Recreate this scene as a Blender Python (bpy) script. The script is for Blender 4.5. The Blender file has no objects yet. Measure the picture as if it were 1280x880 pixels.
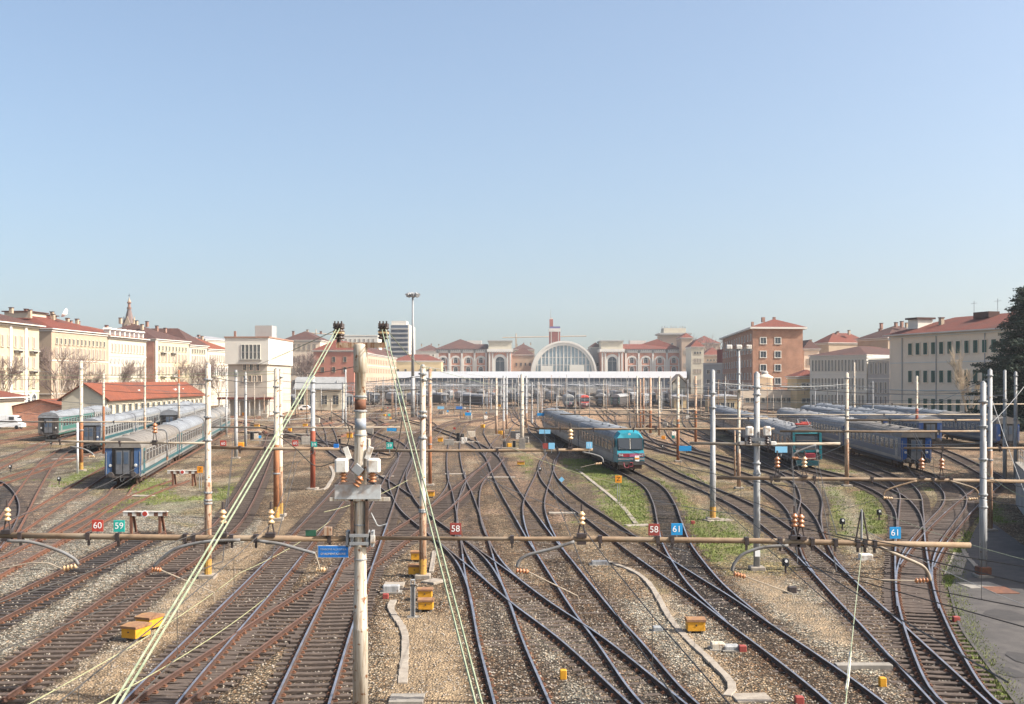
import bpy, math, random
import numpy as np
from mathutils import Vector, Matrix
random.seed(7)
R = math.radians
scene = bpy.context.scene

# ------------------------------------------------------------------ camera
CAM_H, FPX, HORIZON = 9.0, 1400.0, 473.0
cam_data = bpy.data.cameras.new("camera")
cam_data.sensor_fit = 'HORIZONTAL'
cam_data.sensor_width = 36.0
cam_data.lens = 36.0 * FPX / 1280.0
cam_data.shift_y = (HORIZON - 440.0) / 1280.0
cam_data.clip_start = 0.3
cam_data.clip_end = 9000.0
cam = bpy.data.objects.new("camera", cam_data)
cam.location = (0, 0, CAM_H)
cam.rotation_euler = (R(90), 0, 0)
scene.collection.objects.link(cam)
scene.camera = cam

# ------------------------------------------------------------------ light
SUN_AZ, SUN_EL = 103.0, 42.0
world = bpy.data.worlds.new("World")
scene.world = world
world.use_nodes = True
wn = world.node_tree.nodes
bg = wn["Background"]
sky = wn.new("ShaderNodeTexSky")
sky.sky_type = 'NISHITA'
sky.sun_disc = False
sky.sun_elevation = R(SUN_EL)
sky.sun_rotation = R(SUN_AZ)
sky.altitude = 200.0
sky.air_density = 1.0
sky.dust_density = 5.0
sky.ozone_density = 1.2
wtc = wn.new("ShaderNodeTexCoord"); wsp = wn.new("ShaderNodeSeparateXYZ"); wcb = wn.new("ShaderNodeCombineXYZ"); wmr = wn.new("ShaderNodeMapRange")
wl = world.node_tree.links
wl.new(wtc.outputs["Generated"], wsp.inputs[0]); wl.new(wsp.outputs[2], wmr.inputs[0])
wmr.inputs[1].default_value = 0.0; wmr.inputs[2].default_value = 1.0; wmr.inputs[3].default_value = 0.046; wmr.inputs[4].default_value = 1.0
wl.new(wsp.outputs[0], wcb.inputs[0]); wl.new(wsp.outputs[1], wcb.inputs[1]); wl.new(wmr.outputs[0], wcb.inputs[2])
wl.new(wcb.outputs[0], sky.inputs[0])
wmx = wn.new("ShaderNodeMix"); wmx.data_type = 'RGBA'; wmx.blend_type = 'MULTIPLY'; wmx.inputs["Factor"].default_value = 1.0
wmx.inputs["B"].default_value = (1.005, 1.012, 0.985, 1)
wl.new(sky.outputs[0], wmx.inputs["A"]); wl.new(wmx.outputs["Result"], bg.inputs[0])
bg.inputs[1].default_value = 0.112
sun_data = bpy.data.lights.new("sun", 'SUN')
sun_data.energy = 4.3
sun_data.angle = R(0.5)
sun_data.color = (1.0, 0.95, 0.88)
sun = bpy.data.objects.new("sun", sun_data)
sdir = Vector((math.sin(R(SUN_AZ)) * math.cos(R(SUN_EL)), math.cos(R(SUN_AZ)) * math.cos(R(SUN_EL)), math.sin(R(SUN_EL))))
sun.rotation_euler = (-sdir).to_track_quat('-Z', 'Y').to_euler()
sun.location = (200, -60, 200)
scene.collection.objects.link(sun)
scene.view_settings.view_transform = 'Standard'
scene.view_settings.look = 'None'
scene.view_settings.gamma = 1.0
scene.view_settings.exposure = 1.12
scene.cycles.max_bounces = 5
scene.cycles.diffuse_bounces = 3
scene.cycles.glossy_bounces = 2
scene.cycles.transmission_bounces = 2
scene.cycles.volume_bounces = 1

# ------------------------------------------------------------------ helpers
def G(px, py):
    """point on the ground seen at a place of the photograph"""
    s = (py - HORIZON) / CAM_H
    return ((px - 640.0) / s, FPX / s)

def W(px, py, y):
    """point seen at a place of the photograph, at depth y"""
    return Vector(((px - 640.0) * y / FPX, y, CAM_H - (py - HORIZON) * y / FPX))

def link(o):
    scene.collection.objects.link(o)
    return o

def tag(o, label=None, cat=None, group=None, kind=None):
    if label: o["label"] = label
    if cat: o["category"] = cat
    if group: o["group"] = group
    if kind: o["kind"] = kind
    return o

def thing(name, label, cat, loc=(0, 0, 0), rz=0.0, group=None):
    o = link(bpy.data.objects.new(name, None))
    o.empty_display_size = 0.5
    o.location = loc
    o.rotation_euler = (0, 0, rz)
    return tag(o, label, cat, group)

def dup(root, loc, rz=None, label=None, group=None, scale=None):
    r = link(root.copy())
    r.location = loc
    if rz is not None: r.rotation_euler = (0, 0, rz)
    if scale is not None: r.scale = (scale, scale, scale) if not hasattr(scale, '__len__') else scale
    if label: r["label"] = label
    if group: r["group"] = group
    for ch in list(root.children):
        c = link(ch.copy()); c.parent = r
        for g in list(ch.children):
            d = link(g.copy()); d.parent = c
    return r

class MB:
    def __init__(s):
        s.v, s.f, s.m = [], [], []
    def face(s, pts, m=0):
        n = len(s.v); s.v.extend([tuple(p) for p in pts]); s.f.append(tuple(range(n, n + len(pts)))); s.m.append(m)
    def box(s, c, d, m=0, rz=0.0, rx=0.0, ry=0.0):
        hx, hy, hz = d[0] / 2, d[1] / 2, d[2] / 2
        P = [(-hx,-hy,-hz),(hx,-hy,-hz),(hx,hy,-hz),(-hx,hy,-hz),(-hx,-hy,hz),(hx,-hy,hz),(hx,hy,hz),(-hx,hy,hz)]
        if rz or rx or ry:
            M = Matrix.Rotation(rz, 3, 'Z') @ Matrix.Rotation(ry, 3, 'Y') @ Matrix.Rotation(rx, 3, 'X')
            P = [M @ Vector(p) for p in P]
        n = len(s.v)
        s.v.extend([(p[0] + c[0], p[1] + c[1], p[2] + c[2]) for p in P])
        for q in ((0,3,2,1),(4,5,6,7),(0,1,5,4),(1,2,6,5),(2,3,7,6),(3,0,4,7)):
            s.f.append(tuple(n + i for i in q)); s.m.append(m)
        return s
    def cbox(s, c, d, b=0.02, m=0):
        """box with chamfered vertical edges and a chamfered top"""
        hx, hy, hz = d[0] / 2, d[1] / 2, d[2] / 2
        ring = lambda ix, iy, z: [(-hx+b+ix,-hy+iy,z),(hx-b-ix,-hy+iy,z),(hx-ix,-hy+b+iy,z),(hx-ix,hy-b-iy,z),(hx-b-ix,hy-iy,z),(-hx+b+ix,hy-iy,z),(-hx+ix,hy-b-iy,z),(-hx+ix,-hy+b+iy,z)]
        rs = [ring(0,0,-hz), ring(0,0,hz-b), ring(b,b,hz)]
        n = len(s.v)
        for r in rs: s.v.extend([(p[0]+c[0],p[1]+c[1],p[2]+c[2]) for p in r])
        for k in range(2):
            for i in range(8):
                j = (i+1) % 8
                s.f.append((n+k*8+i, n+k*8+j, n+(k+1)*8+j, n+(k+1)*8+i)); s.m.append(m)
        s.f.append(tuple(n+16+i for i in range(8))); s.m.append(m)
        s.f.append(tuple(n+7-i for i in range(8))); s.m.append(m)
        return s
    def tube(s, pts, r, n=6, m=0, cap=True):
        pts = [Vector(p) for p in pts]
        rr = r if hasattr(r, '__len__') else [r] * len(pts)
        base = len(s.v)
        ref = None
        for i, p in enumerate(pts):
            t = (pts[min(i+1, len(pts)-1)] - pts[max(i-1, 0)])
            if t.length < 1e-9: t = Vector((0, 0, 1))
            t.normalize()
            if ref is None: ref = Vector((0, 0, 1)) if abs(t.z) < 0.9 else Vector((1, 0, 0))
            u = t.cross(ref)
            if u.length < 1e-6: u = t.cross(Vector((0, 1, 0)))
            u.normalize(); w = t.cross(u)
            for k in range(n):
                a = 2 * math.pi * k / n
                q = p + (u * math.cos(a) + w * math.sin(a)) * rr[i]
                s.v.append((q.x, q.y, q.z))
        for i in range(len(pts) - 1):
            for k in range(n):
                k2 = (k + 1) % n
                s.f.append((base+i*n+k, base+i*n+k2, base+(i+1)*n+k2, base+(i+1)*n+k)); s.m.append(m)
        if cap:
            s.f.append(tuple(base + n - 1 - k for k in range(n))); s.m.append(m)
            s.f.append(tuple(base + (len(pts)-1)*n + k for k in range(n))); s.m.append(m)
        return s
    def lathe(s, prof, c=(0, 0, 0), n=12, m=0, ms=None):
        """prof: list of (radius, z) turned round a vertical axis"""
        base = len(s.v)
        for (r, z) in prof:
            for k in range(n):
                a = 2 * math.pi * k / n
                s.v.append((c[0] + r * math.cos(a), c[1] + r * math.sin(a), c[2] + z))
        for i in range(len(prof) - 1):
            for k in range(n):
                k2 = (k + 1) % n
                s.f.append((base+i*n+k, base+i*n+k2, base+(i+1)*n+k2, base+(i+1)*n+k)); s.m.append(ms[i] if ms else m)
        s.f.append(tuple(base + n - 1 - k for k in range(n))); s.m.append(ms[0] if ms else m)
        s.f.append(tuple(base + (len(prof)-1)*n + k for k in range(n))); s.m.append(ms[-1] if ms else m)
        return s
    def prism(s, poly, y0, y1, m=0, axis='y', cap=True, mside=None):
        """poly in (x,z) swept along y (axis 'y') or in (x,y) swept along z (axis 'z')"""
        n = len(poly); b = len(s.v)
        if axis == 'y':
            s.v.extend([(p[0], y0, p[1]) for p in poly]); s.v.extend([(p[0], y1, p[1]) for p in poly])
        elif axis == 'x':
            s.v.extend([(y0, p[0], p[1]) for p in poly]); s.v.extend([(y1, p[0], p[1]) for p in poly])
        else:
            s.v.extend([(p[0], p[1], y0) for p in poly]); s.v.extend([(p[0], p[1], y1) for p in poly])
        for i in range(n):
            j = (i + 1) % n
            s.f.append((b+i, b+j, b+n+j, b+n+i)); s.m.append(mside[i] if mside else m)
        if cap:
            s.f.append(tuple(b+n-1-i for i in range(n))); s.m.append(m)
            s.f.append(tuple(b+n+i for i in range(n))); s.m.append(m)
        return s
    def mesh(s, name, mats, smooth=False):
        me = bpy.data.meshes.new(name)
        me.from_pydata(s.v, [], s.f)
        for m in (mats if isinstance(mats, (list, tuple)) else [mats]): me.materials.append(m)
        if s.m and max(s.m) > 0: me.polygons.foreach_set("material_index", s.m)
        if smooth: me.polygons.foreach_set("use_smooth", [True] * len(me.polygons))
        me.update()
        return me
    def build(s, name, mats, parent=None, smooth=False, loc=None):
        o = link(bpy.data.objects.new(name, s.mesh(name, mats, smooth)))
        if parent: o.parent = parent
        if loc is not None: o.location = loc
        return o

def child(name, mesh, parent, loc=(0, 0, 0), rz=0.0, scale=None):
    o = link(bpy.data.objects.new(name, mesh)); o.parent = parent; o.location = loc
    o.rotation_euler = (0, 0, rz)
    if scale: o.scale = scale
    return o

def lettering(name, text, size, mat, parent, loc, rot=(R(90), 0, 0), depth=0.006, width=None):
    cu = bpy.data.curves.new(name, 'FONT')
    cu.body = text; cu.size = size; cu.align_x = 'CENTER'; cu.align_y = 'CENTER'; cu.extrude = depth
    tmp = bpy.data.objects.new("tmp", cu)
    me_ = bpy.data.meshes.new_from_object(tmp); me_.name = name
    bpy.data.objects.remove(tmp); bpy.data.curves.remove(cu)
    o = link(bpy.data.objects.new(name, me_))
    me_.materials.clear(); me_.materials.append(mat)
    o.parent = parent; o.location = loc; o.rotation_euler = rot
    if width: o.scale = (width, 1, 1)
    return o

# ------------------------------------------------------------------ materials
def mat(name, c, rough=0.8, c2=None, scale=3.0, metal=0.0, bump=0.0, bscale=None, thresh=(0.35, 0.65), stretch=None, c3=None, s3=0.4, spec=0.3, t3=(0.5, 0.75)):
    m = bpy.data.materials.new(name); m.use_nodes = True
    nt = m.node_tree; n = nt.nodes; L = nt.links
    b = n["Principled BSDF"]
    b.inputs["Roughness"].default_value = rough
    b.inputs["Metallic"].default_value = metal
    b.inputs["Specular IOR Level"].default_value = spec
    b.inputs["Base Color"].default_value = (*c, 1)
    if c2 is not None or bump:
        tc = n.new("ShaderNodeTexCoord"); mp = n.new("ShaderNodeMapping")
        L.new(tc.outputs["Object"], mp.inputs[0])
        if stretch: mp.inputs["Scale"].default_value = stretch
    if c2 is not None:
        nz = n.new("ShaderNodeTexNoise"); nz.inputs["Scale"].default_value = scale; nz.inputs["Detail"].default_value = 6; nz.inputs["Roughness"].default_value = 0.65
        L.new(mp.outputs[0], nz.inputs["Vector"])
        mr = n.new("ShaderNodeMapRange"); mr.inputs[1].default_value = thresh[0]; mr.inputs[2].default_value = thresh[1]
        L.new(nz.outputs[0], mr.inputs[0])
        mx = n.new("ShaderNodeMix"); mx.data_type = 'RGBA'
        mx.inputs["A"].default_value = (*c, 1); mx.inputs["B"].default_value = (*c2, 1)
        L.new(mr.outputs[0], mx.inputs["Factor"])
        out = mx.outputs["Result"]
        if c3 is not None:
            n3 = n.new("ShaderNodeTexNoise"); n3.inputs["Scale"].default_value = s3; n3.inputs["Detail"].default_value = 4
            L.new(tc.outputs["Object"], n3.inputs["Vector"])
            m3 = n.new("ShaderNodeMapRange"); m3.inputs[1].default_value = t3[0]; m3.inputs[2].default_value = t3[1]
            L.new(n3.outputs[0], m3.inputs[0])
            x3 = n.new("ShaderNodeMix"); x3.data_type = 'RGBA'
            L.new(m3.outputs[0], x3.inputs["Factor"]); L.new(out, x3.inputs["A"]); x3.inputs["B"].default_value = (*c3, 1)
            out = x3.outputs["Result"]
        L.new(out, b.inputs["Base Color"])
    if bump:
        nb = n.new("ShaderNodeTexNoise"); nb.inputs["Scale"].default_value = bscale or scale * 3; nb.inputs["Detail"].default_value = 5
        L.new(mp.outputs[0], nb.inputs["Vector"])
        bp = n.new("ShaderNodeBump"); bp.inputs["Strength"].default_value = bump; bp.inputs["Distance"].default_value = 0.03
        L.new(nb.outputs[0], bp.inputs["Height"]); L.new(bp.outputs[0], b.inputs["Normal"])
    return m

def tile_mat(name, c, c2, c3):
    """clay roof tiles: rows of tiles along the object's axes with stained patches"""
    m = mat(name, c, 0.9, c2, 0.9, c3=c3, s3=0.18, thresh=(0.3, 0.7))
    nt = m.node_tree; n = nt.nodes; L = nt.links
    b = n["Principled BSDF"]
    tc = n.new("ShaderNodeTexCoord"); wv = n.new("ShaderNodeTexWave"); wv.wave_type = 'BANDS'; wv.bands_direction = 'X'
    wv.inputs["Scale"].default_value = 1.3; wv.inputs["Distortion"].default_value = 0.6; wv.inputs["Detail"].default_value = 2
    L.new(tc.outputs["Object"], wv.inputs["Vector"])
    src = b.inputs["Base Color"].links[0].from_socket
    mx = n.new("ShaderNodeMix"); mx.data_type = 'RGBA'; mx.blend_type = 'MULTIPLY'; mx.inputs["Factor"].default_value = 0.5
    L.new(src, mx.inputs["A"]); L.new(wv.outputs["Color"], mx.inputs["B"])
    L.new(mx.outputs["Result"], b.inputs["Base Color"])
    bp = n.new("ShaderNodeBump"); bp.inputs["Strength"].default_value = 0.6; bp.inputs["Distance"].default_value = 0.06
    L.new(wv.outputs["Fac"], bp.inputs["Height"]); L.new(bp.outputs[0], b.inputs["Normal"])
    return m

def brick_mat(name, c, c2, mortar, sc=1.0):
    m = mat(name, c, 0.9)
    nt = m.node_tree; n = nt.nodes; L = nt.links
    b = n["Principled BSDF"]
    tc = n.new("ShaderNodeTexCoord"); sp = n.new("ShaderNodeSeparateXYZ"); cb = n.new("ShaderNodeCombineXYZ"); ad = n.new("ShaderNodeMath")
    L.new(tc.outputs["Object"], sp.inputs[0]); L.new(sp.outputs[0], ad.inputs[0]); L.new(sp.outputs[1], ad.inputs[1])
    L.new(ad.outputs[0], cb.inputs[0]); L.new(sp.outputs[2], cb.inputs[1])
    br = n.new("ShaderNodeTexBrick"); br.inputs["Color1"].default_value = (*c, 1); br.inputs["Color2"].default_value = (*c2, 1); br.inputs["Mortar"].default_value = (*mortar, 1)
    br.inputs["Scale"].default_value = sc; br.inputs["Mortar Size"].default_value = 0.02; br.inputs["Brick Width"].default_value = 0.5; br.inputs["Row Height"].default_value = 0.16
    L.new(cb.outputs[0], br.inputs["Vector"])
    nz = n.new("ShaderNodeTexNoise"); nz.inputs["Scale"].default_value = 0.35; nz.inputs["Detail"].default_value = 5
    L.new(tc.outputs["Object"], nz.inputs["Vector"])
    mr = n.new("ShaderNodeMapRange"); mr.inputs[1].default_value = 0.3; mr.inputs[2].default_value = 0.7; mr.inputs[3].default_value = 0.72; mr.inputs[4].default_value = 1.12
    L.new(nz.outputs[0], mr.inputs[0])
    mx = n.new("ShaderNodeMix"); mx.data_type = 'RGBA'; mx.blend_type = 'MULTIPLY'; mx.inputs["Factor"].default_value = 1.0
    L.new(br.outputs["Color"], mx.inputs["A"]); L.new(mr.outputs[0], mx.inputs["B"])
    L.new(mx.outputs["Result"], b.inputs["Base Color"])
    return m

def glass_mat(name, c=(0.03, 0.04, 0.05), rough=0.15):
    return mat(name, c, rough, spec=0.6)

M = {}
M['rust'] = mat('rusty_steel', (0.20, 0.085, 0.045), 0.85, (0.11, 0.055, 0.04), 6.0, bump=0.2)
M['rail_side'] = mat('rail_rust', (0.078, 0.038, 0.025), 0.85, (0.05, 0.029, 0.022), 4.0)
M['rail_side_red'] = mat('rail_red_rust', (0.15, 0.065, 0.038), 0.85, (0.10, 0.048, 0.032), 4.0)
M['rail_dark'] = mat('rail_dark_side', (0.055, 0.035, 0.027), 0.85, (0.085, 0.052, 0.038), 4.0)
M['rail_top'] = mat('rail_polished', (0.45, 0.45, 0.49), 0.36, (0.27, 0.25, 0.25), 1.2, metal=0.8)
M['rail_top_far'] = mat('dull_rail_top', (0.15, 0.13, 0.125), 0.55, (0.09, 0.07, 0.06), 1.0, metal=0.3)
M['rail_top_rust'] = mat('rail_dull_top', (0.15, 0.082, 0.055), 0.6, (0.10, 0.058, 0.04), 2.0)
M['sleeper'] = mat('timber_sleeper', (0.052, 0.039, 0.033), 0.9, (0.120, 0.090, 0.070), 5.0, stretch=(1, 6, 6), bump=0.4, bscale=8)
M['sleeper_dark'] = mat('oily_sleeper', (0.03, 0.026, 0.025), 0.85, (0.058, 0.048, 0.043), 5.0, stretch=(1, 6, 6), bump=0.4, bscale=8)
M['chair_rust'] = mat('rusty_rail_chair', (0.19, 0.085, 0.045), 0.85, (0.10, 0.05, 0.03), 7)
M['concrete'] = mat('concrete', (0.27, 0.245, 0.21), 0.9, (0.19, 0.17, 0.145), 2.5, bump=0.2)
M['pale_concrete'] = mat('pale_concrete', (0.31, 0.27, 0.22), 0.9, (0.215, 0.18, 0.145), 2.5, bump=0.2)
M['galv'] = mat('galvanised_steel', (0.36, 0.358, 0.35), 0.6, (0.24, 0.238, 0.23), 2.6, metal=0.1, stretch=(5, 5, .4), thresh=(.42, .6), c3=(0.20, 0.13, 0.085), s3=5, t3=(.63, .69))
M['galv_dark'] = mat('grey_steel', (0.22, 0.23, 0.24), 0.55, (0.30, 0.30, 0.29), 2.0, stretch=(3, 3, .5))
M['pole_pale'] = mat('pale_flaking_paint', (0.47, 0.42, 0.34), 0.75, (0.33, 0.255, 0.18), 3.2, stretch=(6, 6, .4), c3=(0.20, 0.095, 0.045), s3=5.5, bump=.15, thresh=(.47, .60), t3=(.60, .66))
M['pole_beige'] = mat('rusty_beige_paint', (0.40, 0.295, 0.21), 0.8, (0.27, 0.14, 0.075), 3, stretch=(5, 5, .4), thresh=(.45, .58), c3=(0.20, 0.09, 0.045), s3=6, t3=(.58, .65))
M['pole_rust'] = mat('rust_orange_paint', (0.31, 0.135, 0.06), 0.85, (0.20, 0.08, 0.04), 3, stretch=(5, 5, .4), thresh=(.45, .58))
M['pole_red'] = mat('red_lead_paint', (0.30, 0.075, 0.04), 0.8, (0.21, 0.06, 0.035), 1.5, stretch=(4, 4, .6))
M['arm_grey'] = mat('weathered_arm', (0.19, 0.19, 0.19), .65, (0.13, 0.12, 0.11), 3)
M['yellow_foot'] = mat('faded_yellow_foot', (0.46, 0.26, 0.05), .75, (0.34, 0.19, 0.06), 4, c3=(0.22, 0.10, 0.05), s3=6, t3=(.58,.64))
M['plate_grey'] = mat('worn_grey_plate', (0.55, 0.58, 0.58), .7, (0.42, 0.43, 0.42), 3, c3=(0.24, 0.14, 0.08), s3=2.5)
M['rust_dark'] = mat('dark_rusty_channel', (0.05, 0.035, 0.03), .8, (0.12, 0.07, 0.045), 5)
M['tube_beam'] = mat('ochre_tube_paint', (0.26, 0.18, 0.11), 0.75, (0.18, 0.12, 0.075), 2.5, c3=(0.25, 0.215, 0.165), s3=0.5)
M['tube_grey'] = mat('grey_beige_tube_paint', (0.34, 0.285, 0.215), 0.7, (0.25, 0.20, 0.15), 1.5)
M['black_metal'] = mat('black_iron', (0.035, 0.03, 0.03), 0.6, (0.07, 0.05, 0.045), 5)
M['wire'] = mat('dark_copper_wire', (0.05, 0.045, 0.04), 0.6)
M['wire_grey'] = mat('grey_wire', (0.25, 0.25, 0.24), 0.6)
M['feeder'] = mat('pale_green_copper_cable', (0.29, 0.315, 0.215), 0.75, (0.17, 0.205, 0.13), 5.0)
M['feeder_thin'] = mat('pale_yellow_wire', (0.36, 0.35, 0.19), 0.7, (0.26, 0.26, 0.15), 3.0)
M['insulator'] = mat('brown_glazed_porcelain', (0.33, 0.12, 0.05), 0.3, (0.42, 0.20, 0.09), 8, spec=0.5)
M['insulator_tan'] = mat('tan_porcelain', (0.62, 0.44, 0.25), 0.35, (0.5, 0.3, 0.15), 8, spec=0.5)
M['insulator_dark'] = mat('dark_porcelain', (0.045, 0.035, 0.03), 0.35, (0.08, 0.05, 0.04), 8, spec=0.5)
M['white_box'] = mat('white_painted_box', (0.66, 0.64, 0.59), 0.6, (0.50, 0.45, 0.38), 4, c3=(0.30, 0.19, 0.11), s3=4)
M['yellow'] = mat('yellow_paint', (0.60, 0.29, 0.02), 0.6, (0.50, 0.24, 0.02), 3)
M['yellow_lid'] = mat('rust_stained_lid', (0.19, 0.095, 0.06), 0.8, (0.30, 0.17, 0.07), 3)
M['red'] = mat('red_paint', (0.48, 0.06, 0.04), 0.6, (0.36, 0.05, 0.035), 3)
M['maroon'] = mat('maroon_plate', (0.27, 0.055, 0.045), 0.6)
M['teal'] = mat('teal_plate', (0.02, 0.36, 0.30), 0.55)
M['blue_sign'] = mat('blue_plate', (0.02, 0.26, 0.55), 0.55)
M['blue_deep'] = mat('deep_blue_plate', (0.015, 0.13, 0.42), 0.55, (0.02, 0.17, 0.5), 4)
M['blue_light'] = mat('light_blue_plate', (0.22, 0.50, 0.70), 0.6)
M['orange'] = mat('orange_plate', (0.75, 0.28, 0.02), 0.55)
M['white'] = mat('white_paint', (0.80, 0.79, 0.76), 0.6)
M['black'] = mat('black_paint', (0.02, 0.02, 0.02), 0.6)
M['sign_faded'] = mat('faded_sign_letters', (0.32, 0.38, 0.42), 0.7)
M['roof_red'] = tile_mat('red_clay_tiles', (0.205, 0.055, 0.032), (0.145, 0.044, 0.03), (0.115, 0.055, 0.042))
M['roof_orange'] = tile_mat('orange_clay_tiles', (0.26, 0.076, 0.036), (0.20, 0.06, 0.032), (0.145, 0.058, 0.038))
M['roof_brown'] = tile_mat('brown_clay_tiles', (0.105, 0.048, 0.037), (0.075, 0.042, 0.036), (0.13, 0.052, 0.035))
M['glass'] = glass_mat('dark_window_glass')
M['glass_blue'] = mat('sky_tinted_glass', (0.03, 0.05, 0.085), 0.4, (0.06, 0.085, 0.12), 0.35, spec=0.6)
M['shutter_green'] = mat('green_shutter', (0.035, 0.085, 0.06), 0.7)
M['shutter_brown'] = mat('beige_brown_shutter', (0.36, 0.30, 0.24), 0.8, (0.28, 0.23, 0.19), 2)
def plaster(name, c, k=0.86):
    c = tuple(x * 0.86 for x in c)
    return mat(name, c, 0.9, tuple(x * k for x in c), 0.35, bump=0.08, bscale=4)
M['cream'] = plaster('cream_stucco', (0.56, 0.475, 0.32))
M['pale_cream'] = plaster('pale_stucco', (0.58, 0.52, 0.40))
M['tan'] = plaster('tan_stucco', (0.45, 0.345, 0.245))
M['beige'] = plaster('beige_stucco', (0.80, 0.655, 0.495), 0.92)
M['off_white'] = plaster('off_white_render', (0.70, 0.66, 0.57), 0.94)
M['stone'] = plaster('grey_stone', (0.40, 0.385, 0.36), 0.9)
M['stone_warm'] = plaster('warm_stone_render', (0.52, 0.455, 0.37), .9)
M['salmon'] = plaster('salmon_stucco', (0.44, 0.185, 0.13), 0.92)
M['ochre'] = plaster('ochre_stucco', (0.47, 0.345, 0.25), 0.9)
M['yellow_wall'] = plaster('yellow_stucco', (0.62, 0.46, 0.25), 0.9)
M['pink_brick'] = brick_mat('pink_brick', (0.55, 0.21, 0.13), (0.48, 0.18, 0.11), (0.6, 0.45, 0.35))
M['brick'] = brick_mat('red_brown_brick', (0.33, 0.148, 0.085), (0.27, 0.118, 0.068), (0.40, 0.28, 0.20))
M['brick_dark'] = brick_mat('weathered_brick', (0.30, 0.15, 0.10), (0.24, 0.12, 0.09), (0.30, 0.22, 0.18))
M['trim_white'] = plaster('white_stone_trim', (0.66, 0.62, 0.55), 0.93)
M['fascia'] = mat('white_metal_fascia', (0.80, 0.80, 0.80), 0.5, (0.76, 0.77, 0.78), 0.1)
M['zinc'] = mat('pale_zinc_sheet', (0.27, 0.27, 0.265), .75, (0.2, 0.2, 0.195), .6)
M['slate'] = mat('grey_roof_sheet', (0.20, 0.20, 0.21), 0.7, (0.26, 0.25, 0.25), 0.5)
M['asphalt'] = mat('asphalt', (0.058, 0.052, 0.049), 0.9, (0.088, 0.079, 0.072), 1.6, bump=0.25, bscale=30, c3=(0.055, 0.05, 0.047), s3=0.35)
M['asphalt_patch'] = mat('dark_asphalt_patch', (0.040, 0.037, 0.036), .9, (0.055, 0.05, 0.047), 3, bump=.2, bscale=30)
M['bark'] = mat('grey_brown_bark', (0.24, 0.19, 0.15), 0.9, (0.36, 0.31, 0.25), 3)
M['twig'] = mat('bare_twigs', (0.21, 0.155, 0.13), 0.9, (0.16, 0.115, 0.10), 0.6)
M['twig_pale'] = mat('pale_bare_twigs', (0.40, 0.32, 0.22), 0.9, (0.32, 0.25, 0.18), 0.6)
M['needles'] = mat('cedar_needles', (0.030, 0.045, 0.032), 0.8, (0.055, 0.075, 0.05), 0.7)
M['grass'] = mat('grass_blades', (0.125, 0.175, 0.035), 0.8, (0.19, 0.20, 0.06), 0.5)
M['stone_chip'] = mat('ballast_stone', (0.20, 0.165, 0.13), 0.9, (0.31, 0.27, 0.22), 1.8, c3=(0.11, 0.068, 0.045), s3=1.2)
# ------------------------------------------------------------------ ground: tracks are laid first as lines, so the ballast can follow them
def vnoise(x, y, seed=0):
    xi = np.floor(x).astype(np.int64); yi = np.floor(y).astype(np.int64)
    fx = x - xi; fy = y - yi
    fx = fx * fx * (3 - 2 * fx); fy = fy * fy * (3 - 2 * fy)
    def h(a, b):
        n = (a * 374761393 + b * 668265263 + seed * 1442695041) & 0xffffffff
        n = ((n ^ (n >> 13)) * 1274126177) & 0xffffffff
        return ((n ^ (n >> 16)) & 0xffff) / 65535.0
    return (h(xi, yi) * (1 - fx) + h(xi + 1, yi) * fx) * (1 - fy) + (h(xi, yi + 1) * (1 - fx) + h(xi + 1, yi + 1) * fx) * fy

def fbm(x, y, sc, seed=0, oct=4):
    t = 0; a = 0.5; tot = 0
    for k in range(oct):
        t = t + a * vnoise(x * sc, y * sc, seed + k * 17); tot += a
        a *= 0.55; sc *= 2.07
    return t / tot

def spline(pts, step=1.0):
    """smooth curve through ground points, resampled at even steps"""
    P = np.array(pts, float)
    # centripetal Catmull-Rom: no overshoot where points are unevenly spaced
    ext = np.vstack([2 * P[0] - P[1], P, 2 * P[-1] - P[-2]])
    out = []
    for i in range(len(P) - 1):
        p0, p1, p2, p3 = ext[i], ext[i+1], ext[i+2], ext[i+3]
        d = lambda a, b: max(np.linalg.norm(b - a), 1e-4) ** 0.5
        t0 = 0; t1 = t0 + d(p0, p1); t2 = t1 + d(p1, p2); t3 = t2 + d(p2, p3)
        n = max(4, int(np.linalg.norm(p2 - p1) / 0.5))
        for t in np.linspace(t1, t2, n, endpoint=False):
            A1 = (t1-t)/(t1-t0)*p0 + (t-t0)/(t1-t0)*p1
            A2 = (t2-t)/(t2-t1)*p1 + (t-t1)/(t2-t1)*p2
            A3 = (t3-t)/(t3-t2)*p2 + (t-t2)/(t3-t2)*p3
            B1 = (t2-t)/(t2-t0)*A1 + (t-t0)/(t2-t0)*A2
            B2 = (t3-t)/(t3-t1)*A2 + (t-t1)/(t3-t1)*A3
            out.append((t2-t)/(t2-t1)*B1 + (t-t1)/(t2-t1)*B2)
    out.append(P[-1])
    Q = np.array(out)
    # light smoothing of the hand-read points, ends kept
    for _ in range(10):
        Q[1:-1] = 0.25 * Q[:-2] + 0.5 * Q[1:-1] + 0.25 * Q[2:]
    L = np.concatenate([[0], np.cumsum(np.linalg.norm(np.diff(Q, axis=0), axis=1))])
    m = max(2, int(L[-1] / step) + 1)
    s = np.linspace(0, L[-1], m)
    return np.stack([np.interp(s, L, Q[:, 0]), np.interp(s, L, Q[:, 1])], 1)

def px(*pts): return [G(a, b) for a, b in pts]

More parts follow.
